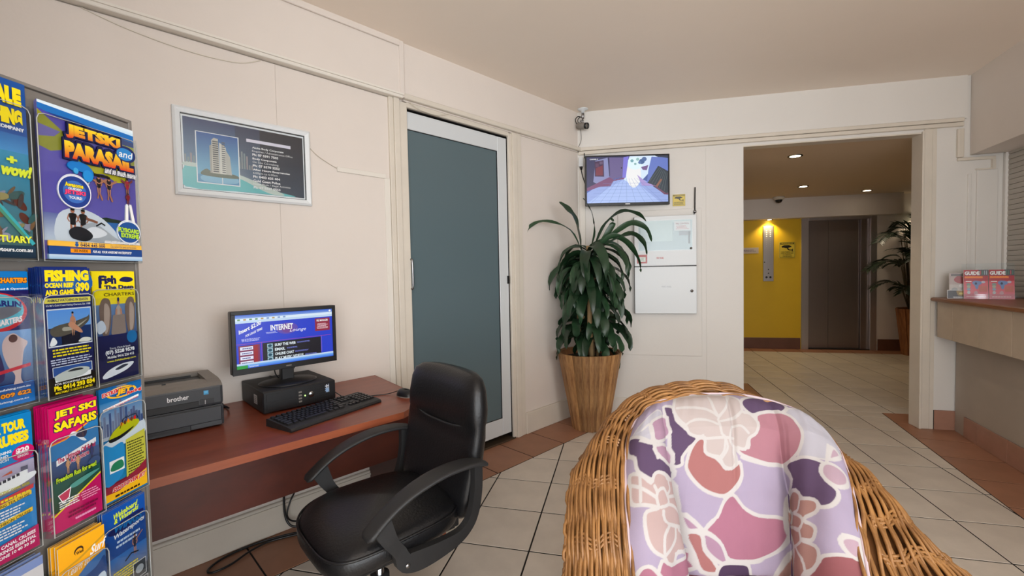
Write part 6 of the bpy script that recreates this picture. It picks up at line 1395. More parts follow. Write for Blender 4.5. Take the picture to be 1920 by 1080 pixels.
# ---- artwork
def art_jetski(w, h):
    a = Print(w, h); a.grad(0, 0, 1, 1, S(120, 110, 190), S(76, 66, 170))
    a.poly([(0, 0.72), (0.10, 0.70), (0.20, 0.72), (0.24, 0.84), (0, 0.95)], S(150, 150, 40)); a.poly([(0, 0.78), (0.14, 0.80), (0.20, 0.84), (0, 0.86)], S(110, 100, 170))
    a.blob([(0.44, 0.70), (0.30, 0.66), (0.40, 0.60), (0.62, 0.62), (0.78, 0.58), (0.90, 0.62), (0.80, 0.70)], S(200, 190, 30)); a.poly([(0.88, 0.72), (1, 0.74), (1, 0.93), (0.86, 0.90)], S(170, 170, 60))
    a.grad(0, 0.955, 1, 1, S(180, 220, 245), S(230, 244, 252)); a.poly([(0.0, 0.955), (0.2, 0.93), (1.0, 0.90), (1.0, 0.965), (0, 0.99)], S(20, 110, 190)); a.poly([(0.08, 0.945), (0.6, 0.88), (1.0, 0.875), (1.0, 0.91), (0.3, 0.945)], S(14, 60, 130))
    a.grad(0, 0.12, 1, 0.30, S(214, 224, 236), S(110, 120, 180)); a.poly([(0.5, 0.29), (0.62, 0.31), (0.80, 0.30), (0.92, 0.31), (0.92, 0.28), (0.6, 0.27)], S(40, 60, 50)); a.poly([(0.5, 0.275), (1.0, 0.28), (1.0, 0.12), (0.6, 0.12)], S(50, 110, 180))
    a.blob([(0.10, 0.13), (0.14, 0.30), (0.35, 0.35), (0.60, 0.29), (0.78, 0.15), (0.6, 0.115), (0.3, 0.11)], S(226, 232, 240))
    person(a, 0.27, 0.175, 0.17, 1.6, S(190, 120, 90), S(26, 26, 30)); person(a, 0.37, 0.175, 0.17, 1.6, S(170, 110, 80), S(30, 30, 34)); a.line([(0.40, 0.285), (0.47, 0.275), (0.52, 0.265)], 0.005, S(150, 96, 74))
    a.blob([(0.30, 0.15), (0.34, 0.22), (0.46, 0.26), (0.56, 0.235), (0.68, 0.18), (0.76, 0.145), (0.66, 0.125), (0.44, 0.13)], S(180, 184, 190)); a.blob([(0.36, 0.16), (0.42, 0.22), (0.52, 0.23), (0.62, 0.19), (0.5, 0.155)], S(240, 240, 244)); a.blob([(0.28, 0.14), (0.34, 0.20), (0.46, 0.17), (0.40, 0.13)], S(30, 30, 36)); a.line([(0.50, 0.24), (0.56, 0.265), (0.60, 0.25)], 0.003, K_)
    a.blob([(0.22, 0.19), (0.30, 0.225), (0.40, 0.21), (0.46, 0.17), (0.40, 0.14), (0.26, 0.14)], S(40, 40, 46)); 
    a.line([(0.50, 0.60), (0.42, 0.50)], 0.0014, W_); a.line([(0.50, 0.60), (0.66, 0.60)], 0.003, K_); a.line([(0.50, 0.57), (0.50, 0.615)], 0.0015, K_)
    for x in (0.55, 0.66): person(a, x, 0.47, 0.13, 1.4, S(190, 130, 100), S(30, 30, 40)); a.line([(x - .09, .575), (x, .545), (x + .09, .58)], 0.0022, S(190, 130, 100)); a.line([(x - .02, .44), (x, .48), (x + .03, .43)], 0.003, S(180, 120, 96))
    person(a, 0.875, 0.50, 0.12, 1.3, S(150, 100, 80), S(170, 30, 60)); a.line([(0.80, 0.60), (0.875, 0.575), (0.94, 0.61)], 0.0022, S(120, 60, 60)); person(a, 0.875, 0.43, 0.08, 1.6, S(120, 60, 60), S(120, 20, 40)); a.poly([(0.84, 0.42), (0.87, 0.42), (0.86, 0.27), (0.82, 0.24)], W_); a.poly([(0.88, 0.42), (0.91, 0.42), (0.96, 0.24), (0.92, 0.24)], W_)
    a.ell(0.285, 0.455, 0.165, 0.112, S(235, 235, 245)); a.ell(0.285, 0.455, 0.155, 0.104, S(30, 60, 140)); a.ell(0.285, 0.455, 0.115, 0.075, S(60, 110, 190))
    a.text('Awesome', 0.19, 0.485, 0.37, 0.515, YEL, 0.04, out=NAVY); a.text('GUIDED', 0.22, 0.465, 0.35, 0.482, W_, 0.03); a.text('JETSKI', 0.18, 0.43, 0.39, 0.465, S(250, 70, 120), 0.05, out=NAVY); a.text('TOURS!', 0.22, 0.405, 0.35, 0.425, W_, 0.03)
    a.ell(0.86, 0.215, 0.145, 0.085, S(230, 235, 245)); a.ell(0.86, 0.215, 0.135, 0.078, S(30, 80, 150)); a.text('FLYBOARD', 0.73, 0.215, 0.99, 0.25, S(190, 230, 60), 0.05, out=NAVY, slope=-0.05); a.text('EXTREME', 0.76, 0.175, 0.98, 0.21, S(190, 230, 60), 0.05, out=NAVY, slope=-0.05)
    a.blob([(0.22, 0.63), (0.30, 0.66), (0.42, 0.645), (0.48, 0.60), (0.46, 0.555), (0.40, 0.565), (0.37, 0.60), (0.26, 0.60)], S(20, 120, 200)); a.ell(0.42, 0.58, 0.05, 0.04, S(30, 140, 215)); a.ell(0.30, 0.60, 0.025, 0.02, S(60, 160, 220))
    a.text('JETSKI', 0.22, 0.81, 0.80, 0.905, RED, 0.07, out=S(20, 24, 70), ow=0.10, col2=S(252, 220, 40)); a.text('PARASAIL', 0.20, 0.675, 0.95, 0.79, RED, 0.07, out=S(20, 24, 70), ow=0.10, col2=S(252, 220, 40))
    a.ell(0.86, 0.80, 0.12, 0.055, S(20, 40, 100)); a.ell(0.85, 0.80, 0.10, 0.045, S(40, 130, 200)); a.text('and', 0.77, 0.775, 0.93, 0.825, W_, 0.01, shear=0.2); a.text('and so much more!', 0.60, 0.628, 0.97, 0.668, W_, 0.03, out=NAVY, ow=0.04, shear=0.2)
    a.text('www.goldcoastwatersports.com', 0.56, 0.118, 0.98, 0.136, W_, 0.02); a.rect(0.0, 0.085, 1, 0.110, S(245, 190, 70)); a.ell(0.265, 0.098, 0.018, 0.012, S(30, 90, 160)); a.text('0404 445 000', 0.30, 0.088, 0.56, 0.107, NAVY, 0.03); a.text('CALL NOW FOR SAME DAY BOOKING', 0.62, 0.090, 0.93, 0.104, S(40, 60, 120), 0.0)
    a.rect(0.0, 0.03, 1, 0.080, S(30, 70, 140)); a.rect(0.20, 0.045, 0.40, 0.072, ORA); a.text('SEE INSIDE', 0.23, 0.050, 0.37, 0.067, S(60, 30, 10), 0.02); a.text('FOR ALL YOUR AWESOME WATERSPORTS!', 0.42, 0.048, 0.86, 0.066, W_, 0.03, shear=0.3); a.grad(0, 0, 1, 0.03, S(150, 190, 225), S(200, 220, 240))
    return a
def art_whale(w, h):
    a = Print(w, h); a.grad(0, 0, 1, 0.62, S(70, 110, 100), S(50, 150, 190)); a.rect(0, 0.62, 1, 1, S(16, 80, 160)); a.grad(0, 0.60, 1, 0.70, S(70, 150, 210), S(40, 110, 180))
    for k in range(46): a.ell(random.uniform(0.1, 1), random.uniform(0.1, 0.38), random.uniform(.02, .08), random.uniform(.015, .05), random.choice([S(70, 60, 60), S(120, 90, 60), S(150, 140, 90), S(50, 90, 90), S(100, 40, 30), S(150, 150, 170)]), rot=random.uniform(0, 3))
    a.line([(0.3, 0.36), (0.75, 0.18), (0.98, 0.08)], 0.006, S(60, 180, 190)); a.line([(0.4, 0.3), (0.85, 0.12)], 0.005, S(80, 150, 120))
    a.text('WHALE', 0.05, 0.86, 0.90, 0.96, YEL, 0.08); a.text('WATCHING', 0.0, 0.75, 0.90, 0.84, YEL, 0.08); a.text('COMPANY', 0.50, 0.72, 0.92, 0.74, W_, 0.02)
    a.text('+', 0.62, 0.53, 0.78, 0.57, S(230, 240, 60), 0.05); a.text('wow!', 0.5, 0.46, 0.98, 0.53, S(230, 240, 60), 0.05, shear=0.2)
    a.text('SANCTUARY', 0.05, 0.085, 0.95, 0.125, S(235, 240, 70), 0.03); a.grad(0, 0, 1, 0.07, S(20, 40, 60), S(30, 60, 80)); a.text('sanctuarytours.com.au', 0.1, 0.028, 0.95, 0.055, W_, 0.03)
    return a
def art_fishing(w, h):
    a = Print(w, h); a.grad(0, 0, 1, 1, S(26, 24, 60), S(24, 46, 120)); a.blob([(0, 0.86), (0.3, 0.92), (0.7, 0.97), (1, 0.95), (1, 0.83), (0.4, 0.84)], S(30, 90, 160)); a.grad(0, 0, 1, 0.14, S(12, 12, 14), S(16, 16, 20))
    a.text('FISHING', 0.04, 0.895, 0.97, 0.985, YEL, 0.07); a.text('OCEAN REEF', 0.03, 0.845, 0.62, 0.885, YEL, 0.06); a.text('AND GAME', 0.03, 0.785, 0.62, 0.83, YEL, 0.06); a.text('$90', 0.66, 0.80, 0.97, 0.885, YEL, 0.06); a.text('PER PERSON', 0.72, 0.782, 0.95, 0.794, W_, 0.0)
    a.rect(0.0, 0.725, 0.98, 0.765, S(240, 225, 90)); a.text('ANIMALS WATCHING IN SEASON', 0.06, 0.735, 0.92, 0.757, NAVY, 0.03); a.text("It's Mr's Gold Coast Fishing Charters, Est. 1988", 0.03, 0.695, 0.97, 0.715, W_, 0.01)
    a.rect(0.03, 0.38, 0.97, 0.68, S(220, 225, 235)); a.grad(0.045, 0.39, 0.955, 0.67, S(120, 170, 220), S(90, 150, 225)); a.rect(0.045, 0.39, 0.955, 0.53, S(24, 50, 100)); a.rect(0.3, 0.39, 0.7, 0.48, S(20, 22, 40))
    a.blob([(0.08, 0.52), (0.25, 0.55), (0.60, 0.57), (0.88, 0.60), (0.92, 0.62), (0.90, 0.56), (0.62, 0.49), (0.30, 0.46), (0.12, 0.47)], S(90, 84, 74)); a.blob([(0.35, 0.50), (0.6, 0.51), (0.88, 0.58), (0.6, 0.53), (0.35, 0.53)], S(170, 165, 150))
    person(a, 0.55, 0.46, 0.19, 1.5, S(196, 140, 110), S(190, 130, 100)); a.blob([(0.45, 0.54), (0.52, 0.57), (0.72, 0.50), (0.74, 0.47), (0.62, 0.49)], S(200, 140, 110)); a.blob([(0.05, 0.40), (0.12, 0.46), (0.2, 0.42), (0.14, 0.395)], W_); a.blob([(0.65, 0.40), (0.75, 0.43), (0.92, 0.42), (0.9, 0.395)], S(220, 220, 210))
    a.lines(0.08, 0.30, 0.92, 0.37, 3, YEL, rag=0.1); a.lines(0.04, 0.235, 0.96, 0.29, 3, S(200, 205, 225), rag=0.1)
    a.poly([(0.10, 0.17), (0.90, 0.20), (0.88, 0.115), (0.12, 0.105)], W_); a.rect(0.07, 0.15, 0.92, 0.225, S(40, 80, 150)); a.frame(0.07, 0.15, 0.92, 0.225, 0.001, W_); a.blob([(0.12, 0.155), (0.4, 0.19), (0.66, 0.195), (0.86, 0.17), (0.7, 0.125), (0.3, 0.110), (0.14, 0.115)], S(190, 195, 190)); a.blob([(0.38, 0.172), (0.5, 0.188), (0.66, 0.185), (0.7, 0.17)], S(40, 44, 50))
    a.text('FOR BOOKINGS PHONE', 0.1, 0.082, 0.9, 0.097, W_, 0.01); a.text('Ph: 0414 293 034', 0.08, 0.038, 0.96, 0.078, YEL, 0.05); a.text('MAX FAMILY 10 GROUPS & LIMITED', 0.1, 0.012, 0.9, 0.030, YEL, 0.01)
    return a
def art_deep(w, h):
    a = Print(w, h); a.grad(0, 0, 1, 0.42, S(24, 28, 70), S(30, 36, 90)); a.rect(0, 0.74, 1, 1, S(250, 228, 20)); a.grad(0, 0.42, 1, 0.74, S(60, 90, 140), S(110, 140, 180)); a.rect(0, 0.70, 1, 0.76, S(240, 215, 40))
    a.text('Fish', 0.16, 0.885, 0.55, 0.965, NAVY, 0.06); a.rect(0.14, 0.85, 0.20, 0.955, NAVY); a.blob([(0.62, 0.92), (0.72, 0.95), (0.9, 0.945), (0.96, 0.92), (0.85, 0.90), (0.7, 0.905)], NAVY); a.text('The Deep', 0.26, 0.825, 0.97, 0.875, NAVY, 0.06); a.text('CHARTERS', 0.24, 0.775, 0.97, 0.805, S(70, 50, 20), 0.01)
    for x, b in ((0.26, 0.12), (0.86, 0.10)): a.blob([(x - .08, 0.74), (x + .02, 0.76), (x + b, 0.72), (x + b, 0.55), (x + .04, 0.42), (x - .06, 0.40), (x - .12, 0.52), (x - .14, 0.66)], S(120, 100, 90)); a.blob([(x - .02, 0.70), (x + b * .8, 0.66), (x + .05, 0.48), (x - .04, 0.45)], S(176, 156, 144))
    person(a, 0.56, 0.36, 0.40, 0.85, S(180, 130, 105), S(176, 160, 150), S(40, 50, 90)); a.poly([(0.36, 0.44), (0.42, 0.60), (0.70, 0.60), (0.72, 0.44), (0.66, 0.36), (0.42, 0.36)], S(140, 124, 116))
    a.grad(0, 0.20, 1, 0.42, S(22, 26, 66), S(26, 34, 86)); a.text('Tours, Chris & Scott', 0.3, 0.285, 0.80, 0.305, W_, 0.0); a.text('(07) 5528 9578', 0.20, 0.235, 0.90, 0.28, W_, 0.04); a.text('Mobile: 0416 226 412', 0.24, 0.205, 0.88, 0.23, W_, 0.02); a.text('www.fishthedeep.com', 0.22, 0.165, 0.92, 0.19, S(230, 220, 60), 0.02); a.ell(0.85, 0.38, 0.13, 0.06, S(20, 110, 170))
    a.blob([(0.12, 0.06), (0.3, 0.11), (0.6, 0.14), (0.86, 0.135), (0.7, 0.08), (0.4, 0.045), (0.15, 0.03)], S(225, 228, 235)); a.blob([(0.4, 0.10), (0.6, 0.13), (0.72, 0.12), (0.5, 0.09)], S(40, 50, 70)); a.blob([(0.02, 0.52), (0.16, 0.56), (0.24, 0.48), (0.08, 0.44)], S(200, 210, 225))
    return a
def art_safari(w, h):
    a = Print(w, h); a.rect(0, 0, 1, 1, MAG); a.grad(0, 0.36, 1, 0.70, S(30, 60, 120), S(40, 130, 190)); a.poly([(0, 0.70), (0, 0.36), (1, 0.36), (1, 0.84), (0.6, 0.76), (0.3, 0.715)], S(40, 120, 180)); a.poly([(0, 0.70), (0.3, 0.715), (0.6, 0.76), (1, 0.84), (1, 0.852), (0.6, 0.775), (0.3, 0.728), (0, 0.712)], ORA)
    a.grad(0, 0.40, 1, 0.58, S(24, 50, 90), S(60, 90, 140)); a.grad(0, 0.16, 1, 0.42, S(20, 60, 34), S(30, 90, 80)); a.poly([(0, 0.13), (0.3, 0.19), (1, 0.33), (1, 0.0), (0, 0.0)], MAG); a.poly([(0, 0.13), (0.3, 0.19), (1, 0.33), (1, 0.345), (0.3, 0.205), (0, 0.145)], YEL)
    a.text('JET SKI', 0.10, 0.895, 0.97, 0.965, YEL, 0.05, out=NAVY, ow=0.06, slope=0.02); a.text('SAFARIS', 0.08, 0.80, 0.97, 0.875, YEL, 0.05, out=NAVY, ow=0.06, slope=0.02)
    a.blob([(0.36, 0.735), (0.48, 0.725), (0.62, 0.67), (0.72, 0.655), (0.66, 0.69), (0.56, 0.74), (0.44, 0.765)], S(230, 232, 238)); a.blob([(0.50, 0.72), (0.62, 0.76), (0.74, 0.74), (0.68, 0.69)], S(40, 36, 70)); person(a, 0.65, 0.70, 0.09, 1.3, S(120, 80, 60), S(40, 40, 60))
    a.poly([(0.08, 0.575), (0.92, 0.655), (0.92, 0.615), (0.08, 0.53)], W_); a.text('The Ultimate Off Road', 0.10, 0.545, 0.90, 0.590, S(190, 20, 80), 0.04, slope=0.12); a.text('Adventure', 0.35, 0.515, 0.75, 0.555, S(190, 20, 80), 0.04, out=W_, ow=0.05, slope=0.12)
    for x in (0.30, 0.50): person(a, x, 0.44, 0.13, 1.6, S(190, 140, 100), S(200, 150, 110), S(90, 60, 30))
    person(a, 0.80, 0.46, 0.16, 1.2, S(60, 60, 80), S(50, 60, 110)); a.blob([(0.70, 0.46), (0.85, 0.50), (0.98, 0.47), (0.9, 0.43)], S(60, 80, 120))
    a.text('Freedom Run for ages!', 0.04, 0.385, 0.88, 0.44, S(190, 220, 40), 0.04, out=S(10, 40, 20), ow=0.04, slope=0.06); a.blob([(0.3, 0.34), (0.6, 0.37), (0.95, 0.38), (0.7, 0.34), (0.4, 0.31)], S(80, 150, 140))
    a.poly([(0.05, 0.30), (0.32, 0.33), (0.28, 0.25), (0.14, 0.22)], W_); a.poly([(0.07, 0.295), (0.30, 0.32), (0.26, 0.255), (0.15, 0.23)], S(190, 60, 90)); a.lines(0.05, 0.18, 0.5, 0.25, 4, W_); a.lines(0.5, 0.17, 0.96, 0.25, 4, S(240, 150, 190)); a.lines(0.2, 0.08, 0.9, 0.14, 2, S(120, 10, 60)); a.lines(0.35, 0.04, 0.9, 0.07, 1, S(240, 160, 200))
    return a
def art_racing(w, h):
    a = Print(w, h); a.grad(0, 0, 1, 1, S(40, 150, 200), S(20, 100, 170)); a.grad(0, 0.55, 1, 0.88, S(190, 195, 205), S(50, 130, 190))
    for k in range(16): x = k / 16; a.rect(x, 0.58, x + 0.05, 0.66 + random.uniform(0.02, 0.15) + 0.08 * (4 < k < 9), random.choice([S(90, 100, 140), S(120, 130, 160), S(70, 90, 140)]))
    a.ell(0.5, 0.945, 0.36, 0.05, S(245, 190, 40)); a.ell(0.5, 0.945, 0.30, 0.036, S(24, 90, 160)); a.text('EXTREME', 0.05, 0.935, 0.50, 0.97, RED, 0.05, out=W_, ow=0.06, slope=0.1); a.text('JET', 0.36, 0.915, 0.72, 0.975, S(250, 190, 30), 0.06, out=NAVY, ow=0.06, shear=0.2); a.text('Racing', 0.62, 0.895, 0.98, 0.935, RED, 0.05, out=W_, ow=0.05, slope=0.1)
    a.poly([(0.05, 0.83), (0.9, 0.885), (0.9, 0.865), (0.05, 0.805)], W_); a.text("World's Fastest Jet Boat Ride", 0.08, 0.812, 0.88, 0.828, RED, 0.02, slope=0.12)
    a.blob([(0.0, 0.52), (0.3, 0.56), (0.7, 0.60), (1.0, 0.62), (1, 0.5), (0.5, 0.47), (0, 0.46)], S(220, 228, 235)); a.blob([(0.15, 0.55), (0.25, 0.61), (0.5, 0.66), (0.80, 0.66), (0.88, 0.62), (0.7, 0.57), (0.4, 0.53), (0.2, 0.525)], S(200, 200, 20)); a.blob([(0.15, 0.55), (0.4, 0.56), (0.75, 0.60), (0.5, 0.54), (0.2, 0.52)], S(24, 24, 30))
    for k in range(5): a.ell(0.45 + k * 0.08, 0.655 + 0.005 * k, 0.03, 0.018, random.choice([ORA, RED, S(120, 60, 30)]))
    a.line([(0.4, 0.62), (0.5, 0.70), (0.8, 0.71), (0.85, 0.66)], 0.0015, K_)
    a.blob([(0.0, 0.50), (0.2, 0.48), (0.45, 0.49), (0.48, 0.36), (0.4, 0.20), (0, 0.16)], S(40, 140, 200)); a.poly([(0.52, 0.50), (1, 0.54), (1, 0.20), (0.86, 0.14), (0.50, 0.14)], S(200, 196, 70)); a.lines(0.54, 0.16, 0.96, 0.48, 13, S(70, 70, 30), rag=0.15)
    a.rect(0.12, 0.25, 0.46, 0.36, W_); a.blob([(0.15, 0.27), (0.2, 0.33), (0.4, 0.34), (0.43, 0.27)], S(40, 130, 90)); a.poly([(0.0, 0.14), (0.45, 0.15), (0.8, 0.20), (1, 0.25), (1, 0.14), (0.2, 0.06), (0, 0.05)], S(150, 40, 60)); a.poly([(0, 0.08), (0.3, 0.07), (1, 0.16), (1, 0.0), (0, 0.0)], S(250, 190, 30)); a.text('SHOTOVER JET', 0.15, 0.068, 0.95, 0.115, RED, 0.05, out=W_, ow=0.05, slope=0.07, shear=0.2); a.lines(0.2, 0.02, 0.95, 0.055, 1, S(60, 30, 10)); a.rect(0, 0, 1, 0.012, S(0, 120, 190))
    return a
def art_wake(w, h):
    a = Print(w, h); a.grad(0, 0, 1, 1, S(20, 60, 110), S(20, 80, 170)); a.grad(0, 0.30, 1, 0.55, S(130, 130, 140), S(30, 110, 190)); a.grad(0, 0, 1, 0.32, S(24, 24, 28), S(70, 74, 80))
    a.text('Wakeboard', 0.22, 0.90, 0.80, 0.95, S(215, 235, 40), 0.03, slope=0.1, shear=0.2); a.text('& Waterski', 0.24, 0.855, 0.82, 0.90, S(215, 235, 40), 0.03, slope=0.1, shear=0.2)
    a.blob([(0.1, 0.80), (0.5, 0.86), (0.95, 0.86), (0.8, 0.79), (0.3, 0.755)], S(24, 30, 90)); a.text('WINGS', 0.2, 0.775, 0.9, 0.84, S(20, 110, 180), 0.05, shear=0.3); a.text('Watersports', 0.2, 0.70, 0.95, 0.755, W_, 0.03, slope=0.12, shear=0.2); a.lines(0.25, 0.62, 0.9, 0.70, 2, S(200, 220, 240))
    person(a, 0.70, 0.47, 0.20, 1.5, S(190, 130, 100), S(40, 40, 60)); a.line([(0.45, 0.46), (0.6, 0.50), (0.78, 0.48)], 0.003, K_); a.line([(0.72, 0.60), (0.9, 0.66)], 0.002, S(190, 130, 100))
    a.lines(0.15, 0.30, 0.8, 0.42, 5, YEL); a.frame(0.62, 0.22, 0.95, 0.38, 0.0012, W_); a.rect(0.64, 0.23, 0.93, 0.37, S(60, 64, 70)); a.ell(0.78, 0.30, 0.1, 0.04, S(170, 175, 180)); a.frame(0.72, 0.10, 0.98, 0.2, 0.0012, W_); a.ell(0.4, 0.14, 0.16, 0.07, S(240, 110, 30)); a.text('SNOW', 0.28, 0.13, 0.52, 0.16, W_, 0.04)
    return a
def art_surf(w, h):
    a = Print(w, h); a.grad(0, 0, 1, 1, S(230, 130, 20), S(250, 180, 30)); a.poly([(0, 0.80), (0.4, 0.83), (1, 0.92), (1, 0.90), (0.4, 0.81), (0, 0.785)], S(200, 150, 40)); a.ell(0.42, 0.895, 0.10, 0.035, S(60, 40, 30)); a.ell(0.42, 0.885, 0.08, 0.028, S(246, 172, 30)); a.text('West', 0.36, 0.865, 0.52, 0.895, K_, 0.03)
    a.text('Learn to', 0.15, 0.72, 0.62, 0.785, W_, 0.0, slope=0.1, shear=0.3); a.text('Surf', 0.64, 0.79, 0.98, 0.87, W_, 0.03, slope=0.1, shear=0.3)
    a.poly([(0, 0.62), (0.3, 0.66), (0.6, 0.74), (1, 0.78), (1, 0.0), (0, 0.0)], S(60, 110, 170)); a.blob([(0.05, 0.50), (0.35, 0.62), (0.75, 0.66), (0.98, 0.72), (0.98, 0.50), (0.6, 0.45), (0.2, 0.42)], S(30, 70, 130)); a.blob([(0.3, 0.40), (0.6, 0.52), (0.95, 0.58), (0.95, 0.42), (0.5, 0.35)], S(210, 222, 235)); a.blob([(0.48, 0.46), (0.62, 0.55), (0.72, 0.50), (0.6, 0.43)], S(24, 24, 30))
    a.lines(0.05, 0.24, 0.95, 0.34, 3, W_); a.blob([(0.1, 0.05), (0.4, 0.2), (0.9, 0.18), (0.9, 0.04)], S(30, 60, 110))
    return a
def art_charters(w, h):
    a = Print(w, h); a.rect(0, 0, 1, 1, S(10, 120, 200)); a.grad(0, 0.16, 1, 0.86, S(24, 30, 90), S(30, 24, 90)); a.text('FISHING CHARTERS', 0.0, 0.915, 0.98, 0.955, ORA, 0.06, out=S(60, 20, 10), ow=0.06); a.text('Locally Owned & Operated', 0.1, 0.86, 0.98, 0.88, W_, 0.02)
    a.ell(0.35, 0.70, 0.60, 0.15, S(200, 40, 50)); a.ell(0.35, 0.71, 0.54, 0.13, S(90, 180, 200)); a.text('MARLIN', 0.25, 0.755, 0.85, 0.80, S(30, 40, 120), 0.05, slope=-0.12); a.blob([(0.1, 0.68), (0.5, 0.74), (0.85, 0.72), (0.6, 0.66), (0.2, 0.64)], S(110, 110, 120)); a.text('CHARTERS', 0.3, 0.59, 0.85, 0.635, S(245, 230, 230), 0.05, slope=0.16)
    a.grad(0.0, 0.17, 1, 0.56, S(30, 60, 110), S(120, 160, 210)); a.blob([(0.0, 0.2), (0.0, 0.45), (0.3, 0.48), (0.42, 0.40), (0.46, 0.2)], S(50, 40, 90))
    a.blob([(0.50, 0.50), (0.66, 0.54), (0.80, 0.50), (0.92, 0.46), (0.84, 0.40), (0.80, 0.30), (0.76, 0.20), (0.80, 0.14), (0.62, 0.13), (0.66, 0.22), (0.54, 0.30), (0.46, 0.42)], S(206, 178, 174)); a.ell(0.66, 0.50, 0.08, 0.03, S(90, 60, 60))
    a.poly([(0.2, 0.26), (0.95, 0.30), (0.95, 0.275), (0.2, 0.235)], S(200, 40, 60)); a.grad(0, 0, 1, 0.155, S(10, 120, 200), S(20, 60, 130)); a.text('www.marlinfishing.com.au', 0.0, 0.115, 0.92, 0.135, W_, 0.02); a.text('0417 009 622', 0.0, 0.065, 0.93, 0.10, ORA, 0.05, out=S(60, 20, 10), ow=0.05); a.text('info@fishing.com.au', 0.1, 0.025, 0.88, 0.045, W_, 0.02)
    return a
def art_tour(w, h):
    a = Print(w, h); a.rect(0, 0, 1, 1, S(0, 130, 200)); a.text('RIVER TOUR', 0.0, 0.89, 0.88, 0.965, YEL, 0.07); a.text('CRUISES', 0.15, 0.795, 0.93, 0.875, YEL, 0.07)
    a.text('MORNING', 0.2, 0.745, 0.58, 0.765, W_, 0.03); a.text('AND', 0.3, 0.72, 0.52, 0.737, W_, 0.03); a.text('LUNCH', 0.22, 0.693, 0.52, 0.712, W_, 0.03); a.ell(0.80, 0.72, 0.22, 0.055, MAG); a.text('$20', 0.66, 0.715, 0.92, 0.758, W_, 0.05); a.text('SENIORS', 0.68, 0.69, 0.90, 0.707, W_, 0.02)
    a.grad(0, 0.46, 1, 0.655, S(120, 110, 130), S(190, 180, 205)); a.poly([(0, 0.655), (1, 0.675), (1, 0.665), (0, 0.645)], MAG); a.blob([(0.0, 0.50), (0.3, 0.53), (0.95, 0.56), (0.98, 0.52), (0.5, 0.48), (0.0, 0.47)], W_); a.poly([(0.0, 0.55), (0.7, 0.585), (0.86, 0.59), (0.86, 0.55), (0, 0.52)], S(240, 240, 240))
    for k in range(8): a.rect(0.04 + k * 0.085, 0.535 + k * 0.004, 0.10 + k * 0.085, 0.555 + k * 0.004, S(40, 44, 60))
    a.poly([(0.02, 0.58), (0.2, 0.62), (0.24, 0.59)], S(230, 190, 60)); a.poly([(0.35, 0.60), (0.55, 0.62), (0.56, 0.60)], S(200, 90, 60)); a.rect(0.72, 0.59, 0.86, 0.62, S(90, 90, 110)); a.text('SCENIC CANAL RIVER', 0.3, 0.475, 0.88, 0.495, S(200, 190, 40), 0.03)
    a.poly([(0, 0.43), (0.95, 0.47), (0.95, 0.44), (0, 0.40)], S(210, 50, 60)); a.lines(0.05, 0.415, 0.9, 0.445, 1, YEL)
    for y, tt in ((0.37, 'MORNING TEA CRUISE'), (0.245, 'LUNCHEON CRUISE')):
        a.poly([(0, y), (0.9, y + 0.03), (0.9, y + 0.06), (0, y + 0.03)], S(245, 200, 40)); a.text(tt, 0.05, y + 0.008, 0.86, y + 0.028, S(60, 50, 20), 0.02, slope=0.07); a.lines(0.1, y - 0.085, 0.8, y - 0.005, 4, W_)
    a.poly([(0, 0.12), (1, 0.16), (1, 0), (0, 0)], S(180, 20, 90)); a.text('BEST CANAL CRUISES', 0.05, 0.095, 0.93, 0.12, W_, 0.03, slope=0.05); a.text('BOOKINGS ESSENTIAL', 0.05, 0.06, 0.93, 0.085, W_, 0.03, slope=0.05); a.text('PHONE 10 40 30 20', 0.1, 0.028, 0.9, 0.05, W_, 0.03, slope=0.05)
    return a
def art_plain(w, h):
    a = Print(w, h); a.rect(0, 0, 1, 1, S(196, 196, 200)); a.rect(0, 0.93, 1, 1, S(120, 140, 190)); a.lines(0.1, 0.3, 0.9, 0.8, 8, S(120, 125, 140)); return a
LFT = 'brochure'
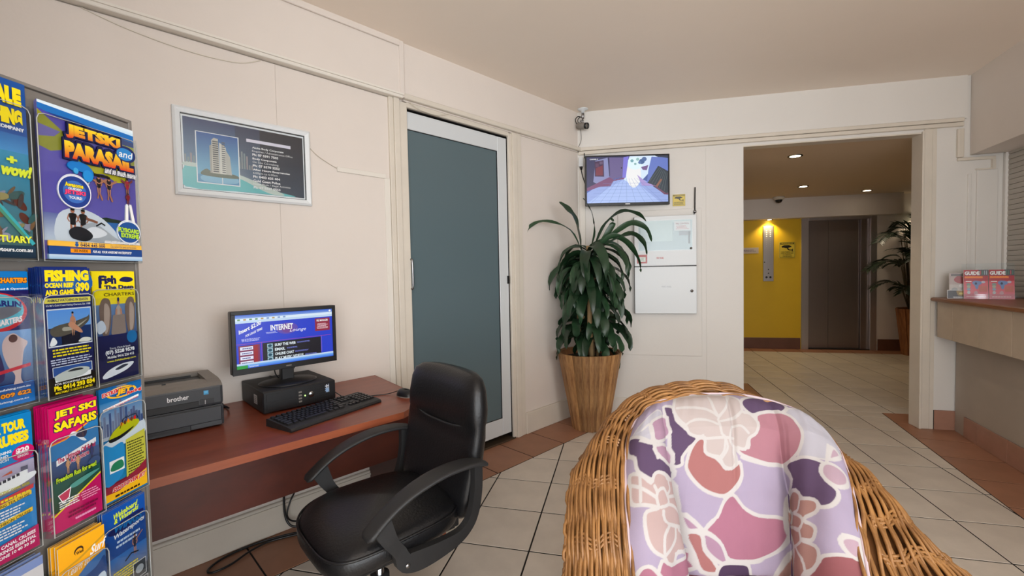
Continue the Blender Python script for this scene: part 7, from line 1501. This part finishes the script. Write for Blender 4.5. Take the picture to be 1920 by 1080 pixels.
rows_p = [
 # s0, s1, z0, z1, depth, n, art, pocket top, label, label of those behind, group, edge colour
 (-2.257, -2.066, 1.330, 1.622, 0.012, 6, art_jetski, 1.60, 'large front brochure with orange jetski and parasail lettering, top right of the rack', 'large brochure hidden behind the jetski and parasail front copy', 'jetski and parasail brochures', S(120, 118, 180)),
 (-2.372, -2.277, 1.330, 1.640, 0.014, 4, art_whale, 1.60, 'front blue and yellow sanctuary brochure, top left of the rack', 'brochure hidden behind the blue and yellow sanctuary front copy', 'sanctuary tour brochures', S(30, 90, 150)),
 (-2.286, -2.203, 1.077, 1.312, 0.040, 9, art_fishing, 1.262, 'front navy leaflet headed FISHING in yellow, second row centre', 'navy fishing leaflet stacked behind the front copy', 'navy fishing leaflets', S(24, 50, 110)),
 (-2.178, -2.084, 1.074, 1.306, 0.016, 5, art_deep, 1.268, 'front yellow-topped leaflet reading Fish The Deep, second row right', 'yellow-topped leaflet behind the Fish The Deep front copy', 'yellow fishing leaflets', S(220, 205, 50)),
 (-2.372, -2.290, 1.074, 1.306, 0.016, 3, art_charters, 1.262, 'front blue CHARTERS leaflet with a pale fish, second row left', 'leaflet hidden behind the blue charters front copy', 'blue charters leaflets', S(20, 110, 190)),
 (-2.293, -2.207, 0.828, 1.058, 0.045, 11, art_safari, 1.000, 'front magenta leaflet headed JET SKI SAFARIS, third row centre', 'magenta leaflet stacked behind the jet ski safaris front copy', 'magenta jet ski leaflets', S(190, 20, 90)),
 (-2.174, -2.078, 0.818, 1.058, 0.014, 5, art_racing, 1.015, 'front turquoise jet boat leaflet with city skyline, third row right', 'turquoise leaflet behind the jet boat front copy', 'turquoise jet boat leaflets', S(30, 130, 190)),
 (-2.378, -2.302, 0.815, 1.058, 0.022, 4, art_tour, 0.99, 'front cyan cruises leaflet with a $20 pink spot, third row left', 'cyan leaflet behind the cruises front copy', 'cyan cruise leaflets', S(10, 120, 190)),
 (-2.282, -2.196, 0.568, 0.792, 0.034, 4, art_surf, 0.745, 'front orange surfing leaflet, bottom row centre of the rack', 'orange leaflet behind the surfing front copy', 'orange surfing leaflets', S(236, 220, 190)),
 (-2.186, -2.090, 0.572, 0.803, 0.020, 7, art_wake, 0.765, 'front dark blue wakeboard leaflet, bottom row right of the rack', 'dark blue leaflet behind the wakeboard front copy', 'dark blue wakeboard leaflets', S(150, 160, 190)),
 (-2.385, -2.300, 0.572, 0.795, 0.026, 3, art_plain, 0.745, 'front plain pale grey leaflet, bottom row left of the rack', 'pale grey leaflet behind the plain front copy', 'pale grey leaflets', S(200, 200, 205)),
]
for s0, s1, z0, z1, dp, n, af, lip, lab, beh, grp, ec in rows_p:
    pile('brochure' if s1 - s0 > 0.15 else 'leaflet', 'brochure' if s1 - s0 > 0.15 else 'leaflet', s0, s1, z0, z1, dp, n, af(s1 - s0, z1 - z0), lab, beh, grp, ec)
    pocket(s0 - 0.004, s1 + 0.004, z0 - 0.004, z1, dp, lip)
obj('pocket_screw', onR(MB().lathe([(0, 0), (0.004, 0), (0.004, 0.004), (0, 0.004)], seg=8).xf(T((RKN - 0.006, -2.268, 1.612)) @ Matrix.Rotation(PI / 2, 4, 'Y'))), M_SLATE, rk)
